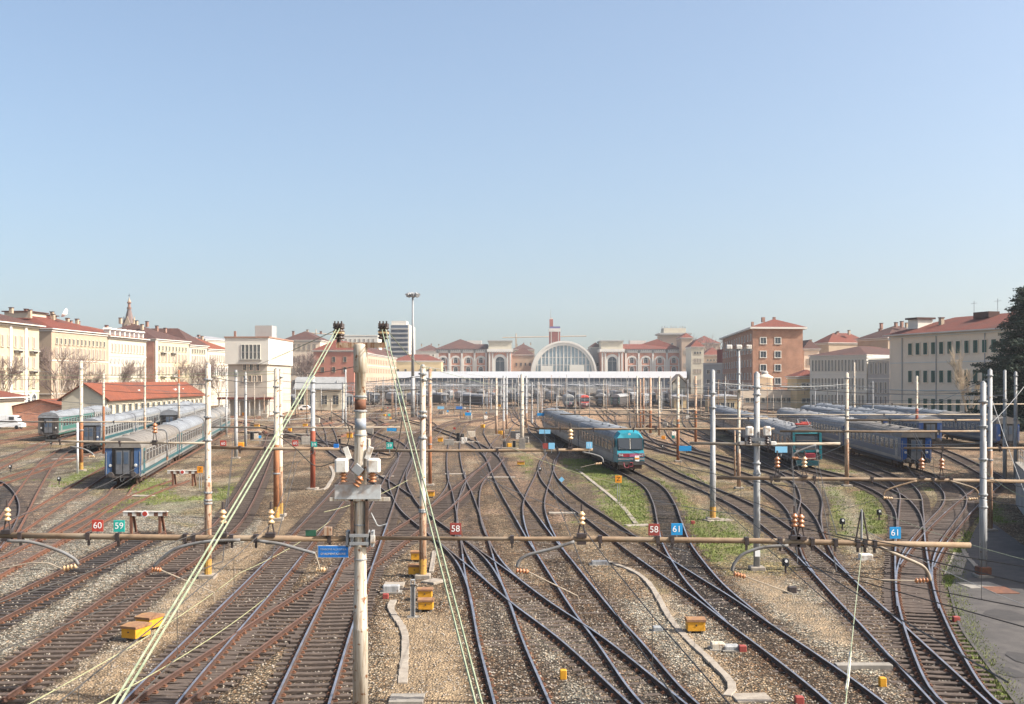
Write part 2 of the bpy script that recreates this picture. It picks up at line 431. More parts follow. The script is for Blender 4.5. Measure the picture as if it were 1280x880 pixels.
# key: (points near to far, style, sleeper lift, label)
TRACKS = [
 ('T1', px((-60,797),(25,754),(90,720),(156,685),(190,667)), 'darkbed', 0.02, "rust-brown track with an oil-black bed ending at the red-target buffer stop on grey gravel"),
 ('T2', px((-30,880),(30,842),(94,797.5),(166,742.5),(235,697.5),(281,660.6),(301,632.5),(318,600.6),(331,572.5),(338,556),(341,545)) + [(-42,205),(-50,250),(-54,310),(-54,620)], 'rust', 0.03, "straight brown track with bare dark sleepers passing left of the twin yellow trackside boxes"),
 ('T3', px((150,930),(201,870),(293,771),(341,719),(391,660),(424,620),(441,598),(451,580),(456,565),(457,552)) + [(-23,185),(-25,215),(-31,250),(-36,310),(-38,620)], 'semi', 0.03, "track with one shiny rail running from the bottom left to behind the transformer mast"),
 ('T4', px((372,900),(411,797),(438,730),(457,685),(476,640),(492,600),(507,573),(516,556),(520,545)) + [(-14.5,205),(-20,250),(-26,320),(-28,620)], 'main', 0.045, "polished track with stepped bare sleepers running up past the left side of the transformer mast"),
 ('T5', px((150,925),(215,872),(291,820),(344,782),(405,740),(455,705),(505,668),(539,645),(555,633),(575,616),(600,595),(615,583),(622,572)), 'rustmain', 0.03, "rusty diagonal crossover track passing behind the transformer mast towards the upper right"),
 ('T6', px((668,930),(651,880),(627,810),(615.5,767),(602.5,722),(593,677),(583,636),(577,616),(571,600),(567,572),(568,555),(571,541),(587,528),(622,522)) + [(0,300),(-4,400),(-6,620)], 'main', 0.0, "polished central track under the lone red-brown number plate, almost buried in brown ballast"),
 ('T7', px((506,577),(499,590),(497,602),(502,620),(515,640),(540,661),(566.5,681),(617,720),(662,757),(729,805),(811,877),(850,912)), 'main', 0.02, "polished diagonal track crossing the central track from upper left to lower right"),
 ('T8', px((858,905),(827,877),(800,842),(772,805),(750.6,780),(714,730),(687.5,692.5),(679,681),(659,650),(636,614),(612,567),(602,550),(599,540),(606,532),(625,525)) + [(2,290),(5,400),(5,620)], 'main', 0.0, "long polished track swinging left up the middle, meeting the crossing diagonal at its lower end"),
 ('T9', px((690,697),(676,670),(668,644),(668,628),(678,600),(692,566),(700,552)) + [(7.0,172),(1.5,220),(0.5,280),(-1,400),(-1,620)], 'main', 0.0, "short S-shaped track branching off beside the pinkish ballast left of the green grass"),
 ('T10', px((1120,930),(1062,877),(980,815),(937,785),(897,755),(855,727),(818,702),(783,677),(745,649),(719,631),(692,607),(683,592),(684,578),(692,566),(682,552),(668,540),(664,530)) + [(2.5,240),(1,300),(2,400),(2,620)], 'main', 0.0, "polished track curving past the pale cable trough beside the blue diamond marker"),
 ('T11', px((937,785),(921,770),(885,737.5),(858,702.5),(845.5,682),(836.5,653),(830,631),(815.5,609),(788,593)) + [(9.2,140),(6.8,182),(5.5,215),(7,280),(12,400),(14,620)], 'darkbed', 0.0, "track with a coal-black bed curving out from under the turquoise-fronted train"),
 ('T13', px((1240,925),(1193,877),(1143,827),(1103.5,787),(1067,751),(1033,716),(999,684),(974,664),(955,650),(926,632),(882,612),(843,595),(811,578)) + [(13.6,145),(12.6,180),(14,250),(20,400),(22,620)], 'main', 0.02, "polished track on grey ballast running right of the turquoise-fronted train down to the lower right"),
 ('T14', px((1040,722),(1026,705),(1014,677),(1004,650),(990,632),(961,612),(939,600),(905,587),(866,574),(836,566),(807,558)) + [(18,180),(21,250),(28,400),(30,620)], 'main', 0.03, "brown track through short grass passing behind the tall galvanised mast"),
 ('T15', px((1012,668),(1011,650),(1014,625),(1001,604),(985,597),(942.5,584),(912.5,576),(865.6,564.5),(807,548.5)) + [(23,210),(32,300),(38,420),(38,620)], 'main', 0.03, "track with a kinked S-bend beside the twin orange insulators"),
 ('T16', px((1000,604),(985,592),(963,580),(935,568),(905,555)) + [(28.5,175),(35,300),(42,420),(42,620)], 'main', 0.03, "dark track lying in the shadow along the flank of the red-nosed locomotive's train"),
 ('T17', px((1275,925),(1237,905),(1204,880),(1174,827),(1157,787),(1146,752),(1140,710),(1138,677),(1138,662),(1133,641),(1113,620),(1070,602),(1036,594)) + [(29.2,112),(32.0,145),(35.2,180),(41,230),(46,400),(46,620)], 'main', 0.05, "S-shaped polished track under the blue number plate furthest right"),
 ('T18', px((1139,668),(1139,640),(1137,619),(1122,603),(1101,593),(1075,583)) + [(36.6,125),(41.2,180),(47,250),(52,400),(52,620)], 'main', 0.04, "curved track in shadow between the red-nosed locomotive and the blue gangway coach"),
 ('T19', px((1148,765),(1143,735),(1145,707),(1157,680),(1177,655),(1193,634),(1193,619),(1173,602),(1143,590)) + [(38.9,112),(45.4,180),(51.7,250),(58,400),(58,620)], 'main', 0.04, "hook-shaped track in the wall's shadow leading to the blue coach with a black gangway"),
 ('T20', px((1146,712),(1160,688),(1187,655),(1218,625),(1245,603)), 'semi', 0.04, "straight rust-tinged track slanting up to the retaining wall beside the verge"),
 ('T21', px((1262,612),(1240,597),(1210,580),(1180,566),(1160,559)) + [(57.5,180),(64,250),(70,400)], 'semi', 0.03, "track curving in front of the rearmost blue coaches near the retaining wall"),
 ('Lc1', px((-40,733),(17,702),(80,666),(119,640),(147,620),(155,609)) + [(-38.5,131),(-47,180),(-56,235),(-60,300)], 'red', 0.02, "reddish rusty track under the nearest grey-roofed coach"),
 ('Lc1b', px((-30,695),(20,661),(89,617),(136,587.5)) + [(-47.5,150),(-54.5,185),(-63,235),(-66,300)], 'red', 0.01, "reddish rusty track entering the shadow beside the nearest grey-roofed coach"),
 ('Lc2', px((-70,630),(-26,613),(49,587),(110,567)) + [(-58,175),(-66,220),(-73,290)], 'red', 0.01, "reddish track under the dark-fronted coach behind the white marker post"),
 ('Lc3', px((-30,596),(20,572),(70,550)) + [(-74.5,210),(-83,262)], 'red', 0.01, "reddish track under the green-striped coach near the parked vans"),
 ('Le', px((-30,598),(-8,606),(6,622),(9,640),(0,662),(-20,690)), 'darkbed', 0.02, "tightly curved track with a dark bed at the left edge"),
 ('Ld', px((0,674),(15,650),(37,612),(63,576),(84,562)), 'red', 0.02, "rusty track slanting steeply through pale gravel left of the white marker post"),
 ('Lf', px((-40,733),(17,702),(45,687),(95,664),(152,633),(190,615),(226,602)), 'red', 0.015, "reddish rusty track ending at the buffer stop beside the orange letter plate"),
 ('Lg', px((-30,560),(20,549),(62,541)), 'red', 0.01, "faint rusty siding curving past the white van"),
 ('Lh', px((-30,545),(25,538),(66,531)), 'red', 0.01, "faint rusty siding nearest the white van"),
 ('D1', px((300,527),(350,540),(400,554),(425,570),(450,588),(478,605),(502,622)), 'main', 0.02, "dark diagonal track running down to the transformer mast from the upper left"),
 ('D2', px((425,525),(470,544),(494,554),(506,568),(506,580),(497,600)), 'main', 0.02, "dark diagonal track meeting the light-blue board behind the pale-green cables"),
 ('D3', px((495,523),(530,532),(570,546),(600,560),(618,577),(624,590)), 'main', 0.02, "dark diagonal track crossing two others left of the concrete-footed pole"),
]
for (k, P_, lab_) in (('S1', ((552,671),(572,686),(590,705),(602,726),(612,752),(618,775)), "short slip track bending from the diagonal into the central track by the lone plate"), ('S2', ((585,645),(591,668),(600,692),(617,717),(645,743),(675,766)), "short slip track bending from the central track into the diagonal by the lone plate"),
                       ('S3', ((540,644),(553,633),(564,620),(571,606),(571,590)), "short curve joining the rusty diagonal to the central track"), ('S4', ((622,575),(606,590),(592,606),(587,622),(585.5,640),(587,658),(591,672)), "short curve from the central track up to the long middle track")):
    TRACKS.append((k, px(*P_), 'main', 0.0, lab_))
THROAT = [
 ((262,556),(300,548),(345,541),(400,533),(470,526),(540,521)), ((240,548),(300,538),(370,530),(450,523),(520,518)), ((310,563),(360,552),(405,541),(430,531),(470,522)), ((402,557),(394,548),(390,540),(396,529),(430,519)),
 ((421,568),(416,555),(412,540),(405,528),(390,519)), ((453,585),(460,572),(480,556),(520,540),(570,530),(640,522)), ((466,535),(500,527),(560,521),(630,516)), ((520,560),(540,546),(552,534),(575,525),(620,517)),
 ((614,572),(622,556),(630,545),(636,533),(650,523),(668,514)), ((668,543),(664,534),(660,524),(690,515)), ((790,562),(776,548),(768,534),(765,523),(770,513)), ((836,566),(815,556),(802,542),(800,530),(812,517)), ((868,566),(848,552),(838,541),(836,527),(845,515)),
 ((905,556),(880,545),(862,534),(858,523),(868,512)), ((333,570),(360,564),(400,559),(460,562)), ((300,540),(360,547),(420,556),(480,570))]
for k, P_ in enumerate(THROAT):
    TRACKS.append(('H%d' % k, px(*P_), 'main', 0.01, "dark rusty track among the crossing tracks of the middle distance"))
for k, X in enumerate((-48, -43, -20, -13, 10, 27, 34, 50)):
    TRACKS.append(('F%d' % k, [(X * 0.92, 262), (X, 330), (X, 480), (X, 640)], 'far', 0.0, "distant track among the dense masts and wires before the station canopy"))

LINES = {}
for (k, pts, st, lift, lab) in TRACKS:
    LINES[k] = spline(pts, 1.0)

# ---- ground sheet: rows get wider apart with distance
ys = [3.0, 8.0, 14.0, 18.0]
y = 21.0
while y < 1400: ys.append(y); y *= 1.0062 if y < 130 else (1.011 if y < 400 else 1.05)
ys = [q for q in ys if q < 1380] + [1395]
us = np.concatenate([[-1.03, -0.85], np.linspace(-0.72, 0.72, 380), [0.85, 1.03]])
YS = np.array(ys)
GX = YS[:, None] * us[None, :]
GY = np.repeat(YS[:, None], len(us), 1)
nx = len(us); ny = len(YS)

cell = 2.0
def grid_points(lines):
    d = {}
    for k, L in lines.items():
        for i, p in enumerate(L): d.setdefault((int(p[0] // cell), int(p[1] // cell)), []).append((p[0], p[1], k))
    return d
# distance from every ground vertex to the nearest track, by style
def dist_to(L, X, Y):
    """distance field to a polyline, only near its box"""
    D = np.full(X.shape, 99.0)
    mn = L.min(0) - 5; mx = L.max(0) + 5
    msk = (X > mn[0]) & (X < mx[0]) & (Y > mn[1]) & (Y < mx[1])
    if not msk.any(): return D
    x = X[msk]; yv = Y[msk]; best = np.full(x.shape, 99.0)
    Ls = L if len(L) < 3 else L
    for a, b in zip(Ls[:-1:2], np.vstack([Ls[2::2], Ls[-1:]])[:len(Ls[:-1:2])]):
        ab = b - a; l2 = max(ab @ ab, 1e-9)
        near = (np.abs(x - a[0]) < 7) & (np.abs(yv - a[1]) < 7)
        if not near.any(): continue
        t = np.clip(((x[near] - a[0]) * ab[0] + (yv[near] - a[1]) * ab[1]) / l2, 0, 1)
        dd = np.hypot(x[near] - a[0] - t * ab[0], yv[near] - a[1] - t * ab[1])
        best[near] = np.minimum(best[near], dd)
    D[msk] = best
    return D

inner = (np.abs(GX / GY) < 0.73) & (GY < 420) & (GY > 17)
Dmain = np.full(GX.shape, 99.0); Ddark = Dmain.copy(); Dred = Dmain.copy(); Ddig = Dmain.copy()
DIG = ('T2', 'T3', 'T4', 'T5', 'T17', 'T1')
for (k, pts, st, lift, lab) in TRACKS:
    D = dist_to(LINES[k], GX, GY)
    if st == 'darkbed': Ddark = np.minimum(Ddark, D)
    if k in DIG: Ddig = np.minimum(Ddig, D)
    if st == 'red': Dred = np.minimum(Dred, D)
    else: Dmain = np.minimum(Dmain, D)

def sm(a, b, x):
    t = np.clip((x - a) / (b - a), 0, 1); return t * t * (3 - 2 * t)

def patch(px_, py_, rx, ry, rot=0.0):
    cx, cy = G(px_, py_)
    c, s = math.cos(rot), math.sin(rot)
    dx = GX - cx; dy = GY - cy
    return np.hypot((dx * c + dy * s) / rx, (-dx * s + dy * c) / ry)

def stroke(pts, w):
    L = spline([G(*p) for p in pts], 0.8)
    return dist_to(L, GX, GY) / w

def area(poly):
    """inside test for a polygon given in photograph places, as ground"""
    P = [G(*p) for p in poly]
    ins = np.zeros(GX.shape, bool)
    j = len(P) - 1
    for i in range(len(P)):
        (xi, yi), (xj, yj) = P[i], P[j]
        cnd = ((yi > GY) != (yj > GY)) & (GX < (xj - xi) * (GY - yi) / (yj - yi + 1e-12) + xi)
        ins ^= cnd; j = i
    return ins

n1 = fbm(GX, GY, 0.25, 1); n2 = fbm(GX, GY, 1.1, 5); n3 = fbm(GX, GY, 3.3, 9); n4 = fbm(GX, GY, 0.06, 21)
col = np.zeros(GX.shape + (3,))
def setc(w, c):
    global col
    w = np.clip(w, 0, 1)[..., None]; col = col * (1 - w) + np.array(c) * w

BROWN = (0.165, 0.120, 0.085); GREY = (0.255, 0.235, 0.205); SAND = (0.275, 0.195, 0.13); GRASS = (0.125, 0.155, 0.042)
DARK = (0.036, 0.031, 0.030); PINK = (0.30, 0.205, 0.16); OLIVE = (0.205, 0.175, 0.092)
col[:] = BROWN
setc(sm(0.42, 0.62, n1) * 0.6, (0.225, 0.175, 0.125))
setc(sm(120, 240, GY) * 0.75, (0.25, 0.185, 0.135))
setc(sm(0.5, 0.65, n4) * sm(90, 150, GY) * 0.6, (0.36, 0.245, 0.175))
# grey gravel on the left yard and on the right-hand tracks
setc(area([(-200,1000),(-200,560),(130,560),(330,650),(240,760),(60,880),(-50,1000)]) * (0.75 + 0.25 * n2), GREY)
setc(sm(1.0, 0.7, stroke([(760,860),(800,800),(860,760)], 3.2) + (n2 - .5)) * 0.8, GREY)
setc(sm(1.0, 0.6, stroke([(700,880),(660,800),(640,760)], 2.0) + (n2 - .5)) * 0.7, GREY)
setc(sm(1.0, 0.6, stroke([(1180,880),(1060,790),(1000,740)], 3.0) + (n2 - .5)) * 0.7, GREY)
setc(sm(1.1, 0.6, stroke([(600,700),(585,640),(640,640)], 1.6) + (n2 - .5)) * 0.5, PINK)
setc(sm(1.0, 0.5, stroke([(690,650),(655,612),(640,590)], 1.8) + (n2 - .5)) * 0.7, PINK)
# olive dry ground between the right-hand and left-hand tracks
ol = area([(720,575),(800,560),(1000,560),(1120,590),(1230,640),(1260,900),(1190,760),(1100,680),(980,720),(860,720),(760,650)])
setc(ol * sm(0.3, 0.6, n1 * 0.6 + n2 * 0.4) * 0.9, OLIVE)
setc(area([(-100,600),(-100,530),(330,530),(330,600),(240,660),(150,640),(100,610)]) * sm(0.35, 0.6, n1) * 0.65, OLIVE)
smooth = np.zeros(GX.shape)
# trodden sand
for (w, a) in ((stroke([(535,880),(530,800),(520,770)], 1.5), 1.0), (stroke([(290,690),(230,760),(190,800)], 1.6), .95),
               (stroke([(160,830),(110,880),(60,930)], 2.2), .95), (stroke([(940,720),(990,755),(1060,800)], 1.0), .9),
               (stroke([(735,665),(790,690),(840,770)], 0.55), .9), (stroke([(850,790),(900,840),(925,880)], .6), .8),
               (stroke([(300,700),(340,670),(350,650)], 1.3), .7), (patch(560, 526, 16, 11), .85), (patch(470, 530, 14, 14), .6), (patch(840, 515, 26, 40), .5),
               (stroke([(660,700),(720,680),(750,670)], 1.0), .6), (patch(380, 560, 6, 14), .5)):
    ws = np.clip(sm(1.1, 0.55, w + (n2 - 0.5) * 0.9) * a * (0.30 + 0.95 * n3), 0, 1); smooth = np.maximum(smooth, ws); setc(ws, SAND)
# pale walking paths
setc(sm(1.0, 0.6, stroke([(1080,690),(1065,640),(1020,600),(960,570)], 1.0) + (n2 - .5) * .6) * .7, (0.29, 0.255, 0.21))
setc(sm(1.0, 0.6, stroke([(960,700),(905,650),(850,600)], 0.9) + (n2 - .5) * .6) * .6, (0.24, 0.20, 0.155))
setc(sm(1.0, 0.6, stroke([(30,650),(100,600),(180,560)], 1.3) + (n2 - .5) * .6) * .7, (0.31, 0.265, 0.21))
setc(sm(1.0, 0.6, stroke([(200,620),(240,580),(300,545)], 1.5) + (n2 - .5) * .6) * .7, (0.30, 0.255, 0.20))
# grass
gm = np.zeros(GX.shape)
for (w, a) in ((stroke([(770,655),(790,620),(745,590),(715,575)], 3.0), 1.0), (stroke([(880,700),(840,620),(810,598)], 1.4), .8),
               (stroke([(1225,905),(1212,840),(1198,780),(1190,720),(1196,685),(1205,665)], 0.75), 1.0), (stroke([(900,620),(860,596),(820,582)], 1.1), .9),
               (stroke([(930,690),(900,660),(880,640)], 1.5), .7), (stroke([(1092,665),(1090,640),(1080,615)], 1.1), .8), (stroke([(1050,670),(1048,640),(1040,610)], 1.0), .5),
               (stroke([(300,610),(270,622),(215,625),(180,600)], 2.4), .9), (stroke([(75,608),(120,585),(150,570)], 1.6), .7), (stroke([(330,590),(290,600),(200,640)], 2.0), .35),
               (stroke([(130,640),(170,625),(190,630)], 1.3), .6), (stroke([(60,600),(20,600)], 1.6), .5), (stroke([(1140,612),(1190,612),(1230,650)], 2.0), .8),
               (stroke([(930,560),(880,540),(840,525)], 3.0), .6), (stroke([(1000,585),(1060,590)], 2.0), .7), (stroke([(700,600),(735,640)], 1.0), .5), (stroke([(655,570),(672,600)], 1.2), .5),
               (patch(650, 560, 5, 20), .45), (patch(780, 540, 8, 25), .5), (stroke([(800,690),(830,740)], .6), .25)):
    gm = np.maximum(gm, sm(1.15, 0.4, w + (n2 - 0.5) * 1.3 + (n3 - .5) * .6) * a)
gm *= 0.35 + 0.65 * sm(0.34, 0.58, n3 * .6 + n2 * .4)
gm = np.maximum(gm, sm(1.2, .5, stroke([(1262,905),(1240,850),(1216,800),(1199,760),(1193,735)], .55) + (n2 - .5) * .8) * .95)
gm *= sm(0.75, 1.5, np.minimum(Dmain, Ddark))
gm = np.maximum(gm, sm(1.25, .5, stroke([(1275,935),(1240,862),(1216,815),(1199,775),(1192,745),(1192,715)], .62) + (n2 - .5) * .7 + (n3 - .5) * .5) * .95 * sm(.85, 1.05, Dmain))
setc(gm, GRASS)
setc(gm * sm(0.5, 0.7, n1) * 0.6, (0.19, 0.185, 0.07))
# track beds
setc(sm(1.75, 1.05, Dmain + (n2 - .5) * .9) * (0.94 - 0.36 * sm(0.47, 0.66, n1)) * (1 - 0.5 * sm(52, 105, GY)), (0.094, 0.066, 0.047))
setc(sm(1.2, 0.75, Dred + (n2 - .5) * .7) * 0.55, (0.17, 0.108, 0.074))
dk = sm(1.15, 0.72, Ddark + (n3 - .5) * .35)
dk *= np.where(GY > 35, 1, 1)
setc(dk * (0.95 - .25 * sm(.5, .7, n3)), DARK)
# oil drips down the middle of the tracks, in runs
setc(sm(.42, .08, np.minimum(Dmain, Ddig) + (n3 - .5) * .3) * sm(.42, .6, n1 * .5 + n2 * .5) * .75, (0.060, 0.047, 0.040))
# rusty dust along the rails
setc(sm(0.25, 0.0, np.abs(np.minimum(Dmain, Ddark) - 0.9)) * sm(.4, .6, n2) * .35, (0.18, 0.09, 0.05))
# open beds between proud sleepers are a little lower, gap shade painted into colour
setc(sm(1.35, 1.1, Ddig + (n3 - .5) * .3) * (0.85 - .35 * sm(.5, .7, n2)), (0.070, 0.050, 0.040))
# broken pale, pink and dark patches of the middle distance
n5 = fbm(GX, GY, 0.16, 41); n6 = fbm(GX, GY * .5, 0.5, 47); md = sm(62, 95, GY) * (1 - sm(1.6, 1.0, np.minimum(Dmain, Ddark)) * .8)
setc(md * sm(.54, .64, n5) * .65, (0.31, 0.255, 0.20)); setc(md * sm(.57, .68, n6) * .55, (0.27, 0.17, 0.115)); setc(md * sm(.47, .36, n6) * .7, (0.085, 0.066, 0.052))
setc(sm(120, 170, GY) * sm(.55, .65, fbm(GX, GY * .35, .09, 55)) * .7, (0.40, 0.265, 0.18))
# mottling, dirt and pale litter
col *= np.array([1.13, 1.15, 1.06]) * (1 - .3 * sm(300, 420, GY))[..., None]
col *= (0.72 + 0.56 * n3)[..., None] * (0.86 + 0.28 * n2)[..., None]
hgt = (n2 - 0.5) * 0.13 + (n3 - 0.5) * 0.07 + (n1 - .5) * .10
hgt = hgt * (0.38 + .62 * sm(1.2, 2.0, np.minimum(np.minimum(Dmain, Ddark), Dred))) * inner
road_area = area([(1186,735),(1204,700),(1216,660),(1225,640),(1290,700),(1420,1000),(1320,1000),(1276,884),(1250,850),(1222,812),(1205,790)])
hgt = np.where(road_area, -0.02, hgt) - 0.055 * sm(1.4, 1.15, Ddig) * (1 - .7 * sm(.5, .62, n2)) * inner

gv = np.stack([GX, GY, hgt], -1).reshape(-1, 3)
idx = np.arange(nx * ny).reshape(ny, nx)
gf = np.stack([idx[:-1, :-1], idx[:-1, 1:], idx[1:, 1:], idx[1:, :-1]], -1).reshape(-1, 4)
me = bpy.data.meshes.new("ground")
me.vertices.add(len(gv)); me.vertices.foreach_set("co", gv.ravel())
me.loops.add(gf.size); me.loops.foreach_set("vertex_index", gf.ravel())
me.polygons.add(len(gf)); me.polygons.foreach_set("loop_start", np.arange(0, gf.size, 4)); me.polygons.foreach_set("loop_total", np.full(len(gf), 4))
me.polygons.foreach_set("use_smooth", np.ones(len(gf), bool))
me.update(); me.validate()
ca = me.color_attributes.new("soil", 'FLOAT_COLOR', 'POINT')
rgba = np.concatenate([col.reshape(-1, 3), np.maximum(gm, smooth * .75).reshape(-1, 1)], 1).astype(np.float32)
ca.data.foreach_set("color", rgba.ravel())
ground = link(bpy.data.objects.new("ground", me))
tag(ground, kind='structure')
gmat = bpy.data.materials.new("ballast_and_soil"); gmat.use_nodes = True
nt = gmat.node_tree; n = nt.nodes; L = nt.links
b = n["Principled BSDF"]; b.inputs["Roughness"].default_value = 0.95; b.inputs["Specular IOR Level"].default_value = 0.15
at = n.new("ShaderNodeVertexColor"); at.layer_name = "soil"
tc = n.new("ShaderNodeTexCoord")
vo = n.new("ShaderNodeTexVoronoi"); vo.inputs["Scale"].default_value = 12.5
L.new(tc.outputs["Object"], vo.inputs["Vector"])
hs = n.new("ShaderNodeSeparateColor"); L.new(vo.outputs["Color"], hs.inputs[0])
pw = n.new("ShaderNodeMath"); pw.operation = 'POWER'; L.new(hs.outputs[0], pw.inputs[0]); pw.inputs[1].default_value = 2.4
mr = n.new("ShaderNodeMapRange"); mr.inputs[3].default_value = 0.50; mr.inputs[4].default_value = 2.9
L.new(pw.outputs[0], mr.inputs[0])
ed = n.new("ShaderNodeMapRange"); ed.inputs[1].default_value = 0.0; ed.inputs[2].default_value = 0.6; ed.inputs[3].default_value = 1.2; ed.inputs[4].default_value = 0.35
L.new(vo.outputs["Distance"], ed.inputs[0])
mm = n.new("ShaderNodeMath"); mm.operation = 'MULTIPLY'; L.new(mr.outputs[0], mm.inputs[0]); L.new(ed.outputs[0], mm.inputs[1])
# less stone contrast on grass
ga = n.new("ShaderNodeMix"); ga.data_type = 'FLOAT'; L.new(at.outputs["Alpha"], ga.inputs["Factor"]); L.new(mm.outputs[0], ga.inputs["A"]); ga.inputs["B"].default_value = 0.85
mx = n.new("ShaderNodeMix"); mx.data_type = 'RGBA'; mx.blend_type = 'MULTIPLY'; mx.inputs["Factor"].default_value = 1.0
L.new(at.outputs["Color"], mx.inputs["A"]); L.new(ga.outputs["Result"], mx.inputs["B"])
# rusty hue shift on some stones
hx = n.new("ShaderNodeMix"); hx.data_type = 'RGBA'; hx.blend_type = 'MULTIPLY'
st_ = n.new("ShaderNodeMapRange"); st_.inputs[1].default_value = 0.55; st_.inputs[2].default_value = 0.9; st_.inputs[4].default_value = 0.8
L.new(hs.outputs[1], st_.inputs[0])
sf = n.new("ShaderNodeMath"); sf.operation = 'SUBTRACT'; sf.use_clamp = True; L.new(st_.outputs[0], sf.inputs[0]); L.new(at.outputs["Alpha"], sf.inputs[1]); L.new(sf.outputs[0], hx.inputs["Factor"])
L.new(mx.outputs["Result"], hx.inputs["A"]); hx.inputs["B"].default_value = (1.0, 0.72, 0.52, 1)
L.new(hx.outputs["Result"], b.inputs["Base Color"])
bp = n.new("ShaderNodeBump"); bp.inputs["Strength"].default_value = 1.0; bp.inputs["Distance"].default_value = 0.07; bp.invert = True
L.new(vo.outputs["Distance"], bp.inputs["Height"]); L.new(bp.outputs[0], b.inputs["Normal"])
me.materials.append(gmat)

# ------------------------------------------------------------------ railway tracks
RAILP = [(-0.065,0),(0.065,0),(0.065,0.018),(0.014,0.035),(0.014,0.105),(0.036,0.115),(0.036,0.145),(-0.036,0.145),(-0.036,0.115),(-0.014,0.105),(-0.014,0.035),(-0.065,0.018)]
def rail_mesh(name, line, off, z0, mats, far=False):
    d = np.gradient(line, axis=0); d /= np.linalg.norm(d, axis=1)[:, None] + 1e-9
    nrm = np.stack([d[:, 1], -d[:, 0]], 1)
    prof = RAILP if not far else [(-0.05,0),(0.05,0),(0.036,0.145),(-0.036,0.145)]
    k = len(prof); mb = MB()
    for i, p in enumerate(line):
        for (a, z) in prof:
            q = p + nrm[i] * (off + a); mb.v.append((q[0], q[1], z0 + z))
    for i in range(len(line) - 1):
        for j in range(k):
            j2 = (j + 1) % k
            mb.f.append((i*k+j, (i+1)*k+j, (i+1)*k+j2, i*k+j2))
            top = (j == 6) if not far else (j == 2)
            mb.m.append((1 if line[i][1] < 64 + 9 * math.sin(line[i][0] * .7) else 2) if top else 0)
    mb.f.append(tuple(range(k))); mb.m.append(0)
    mb.f.append(tuple(range((len(line)-1)*k + k - 1, (len(line)-1)*k - 1, -1))); mb.m.append(0)
    return mb.mesh(name, mats)

def sleeper_mesh(seed, matl):
    rr = random.Random(seed); mb = MB()
    l = 1.28 + rr.uniform(-.05, .04); w = 0.105 + rr.uniform(-.012, .012)
    # worn timber: slightly uneven top with chamfered edges
    xs = np.linspace(-l, l, 7)
    for i, x in enumerate(xs):
        dz = rr.uniform(-.012, .006); dw = rr.uniform(-.008, .008)
        for (yy, z) in ((-w, -.14), (-w+dw, -.02+dz), (-w+.025+dw, dz), (w-.025+dw, dz+.002), (w+dw, -.02+dz), (w, -.14)):
            mb.v.append((x, yy, z))
    for i in range(6):
        for j in range(5):
            mb.f.append((i*6+j, (i+1)*6+j, (i+1)*6+j+1, i*6+j+1)); mb.m.append(0)
    mb.f.append(tuple(range(5, -1, -1))); mb.m.append(0); mb.f.append(tuple(36 + j for j in range(6))); mb.m.append(0)
    for sx in (-.7525, .7525):
        mb.box((sx, 0, .006), (.36, .17, .05), 1)
        for dx in (-.12, .12): mb.box((sx + dx, rr.uniform(-.02, .02), .045), (.06, .07, .05), 1)
    return mb.mesh("sleeper", [matl, M['chair_rust']])
SLP = [sleeper_mesh(i, M['sleeper']) for i in range(4)]
SLPD = [sleeper_mesh(10 + i, M['sleeper_dark']) for i in range(3)]

RAILM = {'main': (M['rail_dark'], M['rail_top'], M['rail_top_far']), 'semi': (M['rail_side'], M['rail_top'], M['rail_top_far']), 'rust': (M['rail_side'], M['rail_top_rust'], M['rail_top_rust']), 'rustmain': (M['rail_side'], M['rail_top_rust'], M['rail_top_rust']),
         'darkbed': (M['rail_dark'], M['rail_top'], M['rail_top_far']), 'red': (M['rail_side_red'], M['rail_top_rust'], M['rail_top_rust']), 'far': (M['rail_dark'], M['rail_top_far'], M['rail_top_far'])}
rs = random.Random(3)
for ti, (key, pts, st, lift, lab) in enumerate(TRACKS):
    L1 = LINES[key]
    tk = thing("railway_track", lab, "railway track", (0, 0, 0), 0, "railway tracks of the station yard")
    if key[0] == 'H': tk["group"] = "crossing tracks of the middle distance"
    if st == 'far': tk["group"] = "distant tracks before the station canopy"
    z0 = lift + 0.0013 * (ti % 11)
    far = (L1[:, 1].min() > 120)
    mats = RAILM[st]
    if key in ('T1',): mats = RAILM['rust']
    lineS = L1 if not far else L1[::3]
    for off in (-0.7525, 0.7525):
        child("rail", rail_mesh("rail", lineS, off, z0, mats, far), tk)
    # sleepers
    d = np.gradient(L1, axis=0); Lr = np.concatenate([[0], np.cumsum(np.linalg.norm(np.diff(L1, axis=0), axis=1))])
    s = 0.3; cnt = 0; bulk = MB()
    while s < Lr[-1]:
        x = np.interp(s, Lr, L1[:, 0]); yv = np.interp(s, Lr, L1[:, 1])
        dx = np.interp(s, Lr, d[:, 0]); dy = np.interp(s, Lr, d[:, 1]); an = math.atan2(dy, dx) - math.pi / 2
        s += 0.62 + rs.uniform(-.03, .03)
        if yv > 170 or yv < 16 or key[0] == 'S': continue
        jz = rs.uniform(-.014, .010) + lift - 0.004; jr = an + rs.uniform(-.02, .02)
        vis = abs(x) < 0.47 * yv + 2 and yv > 29
        if vis and yv < 66 and cnt < 98:
            child("sleeper", rs.choice(SLPD if st == 'darkbed' else SLP), tk, (x, yv, jz), jr); cnt += 1
        elif abs(x) < 0.7 * yv + 3:
            bulk.box((x, yv, jz - .06), (2.55, .24, .12), 0, rz=jr)
    if bulk.f:
        bo = bulk.build("sleepers", M['sleeper_dark'] if st == 'darkbed' else M['sleeper'], tk); bo["kind"] = "stuff"
